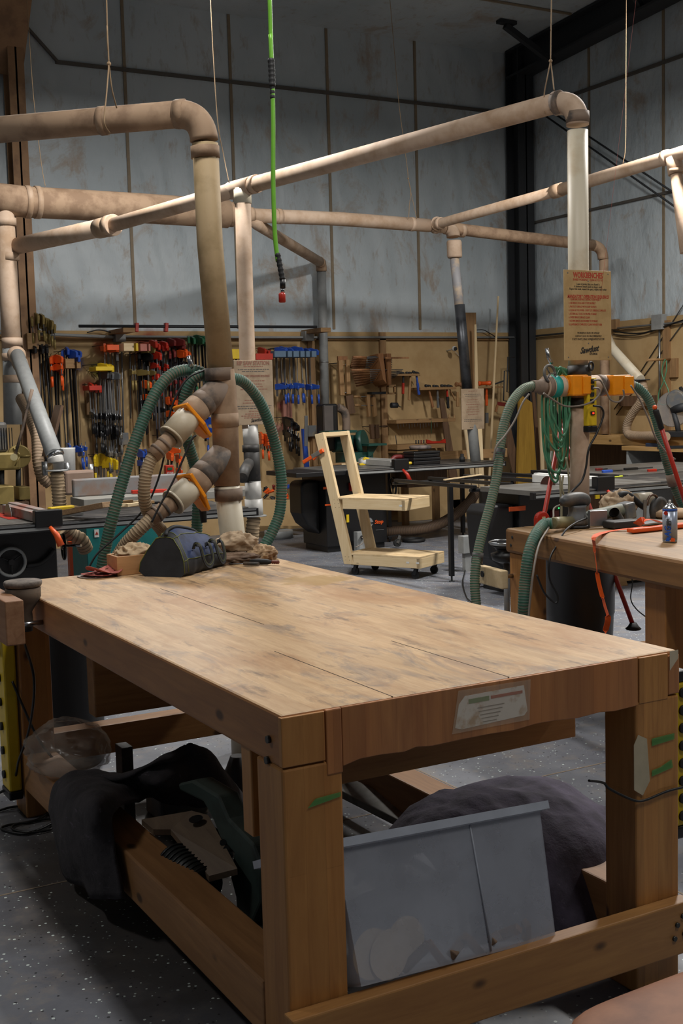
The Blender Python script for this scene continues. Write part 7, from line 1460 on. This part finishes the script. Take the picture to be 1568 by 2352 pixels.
mb = MB(); bar(mb, (800, 908), (806, 950), 10.95, .10, .05); wl('wood_vise', mb, M_wald, 'dark wooden screw vise below the tall handscrew clamp', 'vise')
random.seed(31)
for i in range(7):
    Y = 10.55 + i * .075; dx = -3.6 * i; dy = 1.0 * i
    handscrew('dark handscrew clamp in the tight hanging stack', [(868 + dx, 812 + dy), (880 + dx, 811 + dy), (888 + dx, 882 + dy), (880 + dx, 872 + dy)], [(888 + dx, 812 + dy), (898 + dx, 812 + dy), (899 + dx, 884 + dy), (893 + dx, 884 + dy)], Y,
        [((810 - i * 1, 820 + i * 4), (900, 821 + i * 4), -1), ((806 + i * 2, 850 + i * 6), (925 - i * 3, 849 + i * 3), -1)], M_clw, 'stacked handscrew clamps')
mb = MB(); bar(mb, (884, 822), (938, 822), 10.5, .02, .02); wl('screw_handle', mb, M_clw, 'turned wooden handle jutting right from the handscrew stack', 'handle')
mb = MB(); B(mb, 854, 900, 890, 905, 10.9, .12); wl('rack_bar', mb, M_steel, 'dark metal bar carrying the handscrew stack', 'bracket')
mb = MB(); B(mb, 889, 886, 893, 904, 10.8); B(mb, 905, 886, 909, 904, 10.8); B(mb, 889, 884, 909, 888, 10.8); B(mb, 889, 902, 909, 906, 10.8); wl('picture_frame_clamp', mb, M_hl, 'small square wooden frame clamp on the wall stud', 'clamp')
handscrew('open pale handscrew clamp low on the wall with angled jaws', [(842, 906), (850, 906), (851, 955), (847, 958)], [(856, 906), (862, 906), (867, 955), (860, 958)], 10.95, [((812, 911), (858, 911), -1), ((813, 931), (858, 931), -1)], M_hl)
handscrew('small dark handscrew clamp lowest on the wall above the green disc', [(851, 975), (859, 975), (861, 1008), (854, 1008)], [(863, 975), (871, 975), (872, 1006), (865, 1008)], 10.95, [((850, 980), (889, 979), 1)], M_wald)
hd_ = thing('hand_drill', 'small crank hand drill hanging on the wall stud', 'drill', AY(905, 930, 10.9)); mb = MB(); mb.cyl(AY(898, 931, 10.9), AY(912, 931, 10.9), .035, seg=16); mb.build('body', M_steel, hd_); mb = MB(); mb.tube([AY(912, 927, 10.9), AY(917, 934, 10.9), AY(921, 935, 10.9)], .006, 6); mb.build('crank', M_steel, hd_)
def hammer(label, head, hm, hmat, a, b, Y=10.95, w_=.03, mallet=False, two=None):
    t = thing('hammer', label, 'hammer', AY(*b, Y)); A, B_ = AY(*a, Y), AY(*b, Y)
    mb = MB(); mb.beam(A, A.lerp(B_, .45), w_ * .7, .022, (0, 1, 0)); mb.build('shaft', two or hmat, t, bevel=.003); mb = MB(); mb.beam(A.lerp(B_, .4), B_, w_, .03, (0, 1, 0)); mb.build('grip', hmat, t, bevel=.006)
    h0, h1 = AY(*head[0], Y), AY(*head[1], Y)
    mb = MB()
    if mallet: mb.tube([h0, h0.lerp(h1, .1), h0.lerp(h1, .11), h0.lerp(h1, .4), h0.lerp(h1, .6), h0.lerp(h1, .89), h0.lerp(h1, .9), h1], [.028, .034, .03, .026, .026, .03, .034, .028], 18)
    else: mb.tube([h0, h0.lerp(h1, .25), h0.lerp(h1, .3), h0.lerp(h1, .6), h0.lerp(h1, .85), h1 - V3((0, 0, .03))], [.019, .019, .013, .016, .010, .004], 12)
    mb.build('head', hm, t); return t
hammer('claw hammer with a red handle on the upper hammer shelf', [(912, 856), (930, 857)], M_steel, M_red, (926, 862), (925, 905), two=M_steel)
hammer('wooden handled hammer between the red and the blue one', [(932, 857), (946, 856)], M_steel, M_hl, (942, 862), (939, 919))
hammer('claw hammer with a blue handle on the upper hammer shelf', [(947, 854), (964, 858)], M_steel, M_blue, (956, 862), (962, 907))
hammer('wooden handled hammer leftmost on the lower tool shelf', [(976, 886), (990, 886)], M_steel, M_clw, (984, 892), (994, 936))
hammer('hammer with a blue grey grip on the lower tool shelf', [(994, 887), (1008, 887)], M_steel, M_grey, (1004, 893), (1006, 937))
hammer('hammer with a red and black grip on the lower tool shelf', [(1012, 886), (1028, 886)], M_steel, M_blkr, (1026, 893), (1029, 938), two=M_red)
hammer('thin handled tack hammer slanting right on the lower tool shelf', [(1028, 886), (1040, 888)], M_steel, M_hl, (1032, 893), (1045, 920), w_=.014)
hammer('wooden mallet hanging left of the blank tan sign', [(1046, 883), (1060, 883)], M_clw, M_hl, (1050, 900), (1051, 934), mallet=True, w_=.04)
hammer('bright orange dead blow mallet on the shelf right of the tall board', [(1098, 881), (1126, 880)], M_org, M_org, (1117, 890), (1117, 932), mallet=True)
def shelf(label, a, b, Y=10.9, th=.26, m=M_oldx): mb = MB(); B(mb, a[0], a[1], b[0], b[1], Y, th); return one('tool_shelf', mb, m, label, 'shelf', bevel=.002)
shelf('short upper wooden shelf holding three hammers', (905, 859), (964, 863)); shelf('lower wooden shelf holding a row of hammers', (965, 890), (1048, 894)); shelf('wooden shelf under the orange mallet', (1100, 888), (1155, 891))
shelf('narrow drilled drill bit rack on the wall', (910, 965), (1046, 968)); shelf('wooden ledge holding the router bits', (912, 1022), (1022, 1028)); shelf('thin lowest ledge below the router bits', (912, 1036), (960, 1039))
for k in range(15):
    x = 913 + k * 6.4; mb = MB(); mb.cyl(AY(x, 966, 10.93), AY(x + 1.2, 985 - (k % 4) * 2, 10.93), .003, seg=6); one('drill_bit', mb, M_alu, 'thin drill bit hanging in the drilled rack on the wall', 'drill bit', 'drill bits in the wall rack')
mb = MB(); mb.cyl(AY(990, 966, 10.9), AY(990, 996, 10.9), .004, seg=6); one('screwdriver', mb, M_green, 'single green shafted driver hanging at the right of the bit rack', 'screwdriver')
for k in range(5):
    x = 955 + k * 6; mb = MB(); mb.cyl(AY(x, 1011, 10.93), AY(x, 1021, 10.93), .009, seg=8); one('router_bit', mb, M_dred if k == 2 else M_steel, ('red' if k == 2 else 'dark') + ' router bit standing on the wooden ledge', 'router bit', 'dark router bits on the ledge' if k != 2 else None)
mb = MB(); mb.prism([(-.14, 0), (.16, 0), (.15, .06), (.08, .03), (-.05, .035), (-.14, .06)], AY(1001, 1019, 10.9), (1, 0, 0), (0, 0, 1), (0, 1, 0), .03); one('red_plane', mb, M_red, 'long red tool lying on the ledge right of the router bits', 'tool')
mb = MB(); mb.tube([AY(908, 1000, 11.0), AY(911, 1022, 11.0)], .005, 6); one('awl', mb, M_steel, 'thin dark rod leaning left of the router bit ledge', 'tool')
for i, (x, y) in enumerate(((1031, 956), (1043, 958))): mb = MB(); mb.tube([AY(x, y - 4, 10.95), AY(x, y + 8, 10.95)], .010, 8); one('chisel', mb, M_hl, ('left' if i == 0 else 'right') + ' stubby wooden chisel handle at the end of the bit rack', 'chisel')
for i, (x, y, w_, h_) in enumerate(((1168, 830, 14, 70), (1160, 862, 10, 58))):
    t = thing('coping_saw', ('tall' if i == 0 else 'short') + ' dark hacksaw frame hanging %s the steel column' % ('close to' if i == 0 else 'lower left of'), 'saw', AY(x, y + h_, 10.6)); mb = MB(); Y = 10.85
    mb.tube([AY(x + w_, y - 10, Y), AY(x - 2, y - 10, Y), AY(x - 4, y + h_, Y), AY(x + w_ - 4, y + h_ + 2, Y)], .009, 8); mb.build('frame', M_steel, t)
hs = thing('hand_saw', 'small saw with a dark red back hanging below the hacksaw frames', 'saw', AY(1150, 930, 10.85)); mb = MB(); bar(mb, (1142, 927), (1164, 930), 10.85, .05, .006); mb.build('blade', M_dred, hs); mb = MB(); bar(mb, (1142, 930), (1138, 946), 10.85, .03, .02); mb.build('handle', M_clw, hs)
mb = MB(); bar(mb, (1136, 882), (1156, 875), 10.85, .02, .01); wl('file', mb, M_steel, 'short dark file lying on the orange mallet shelf', 'file')
mb = MB(); B(mb, 1116, 948, 1122, 972, 10.9); wl('oil_can', mb, M_grey, 'small dark bottle behind the edge of the blank tan sign', 'bottle')
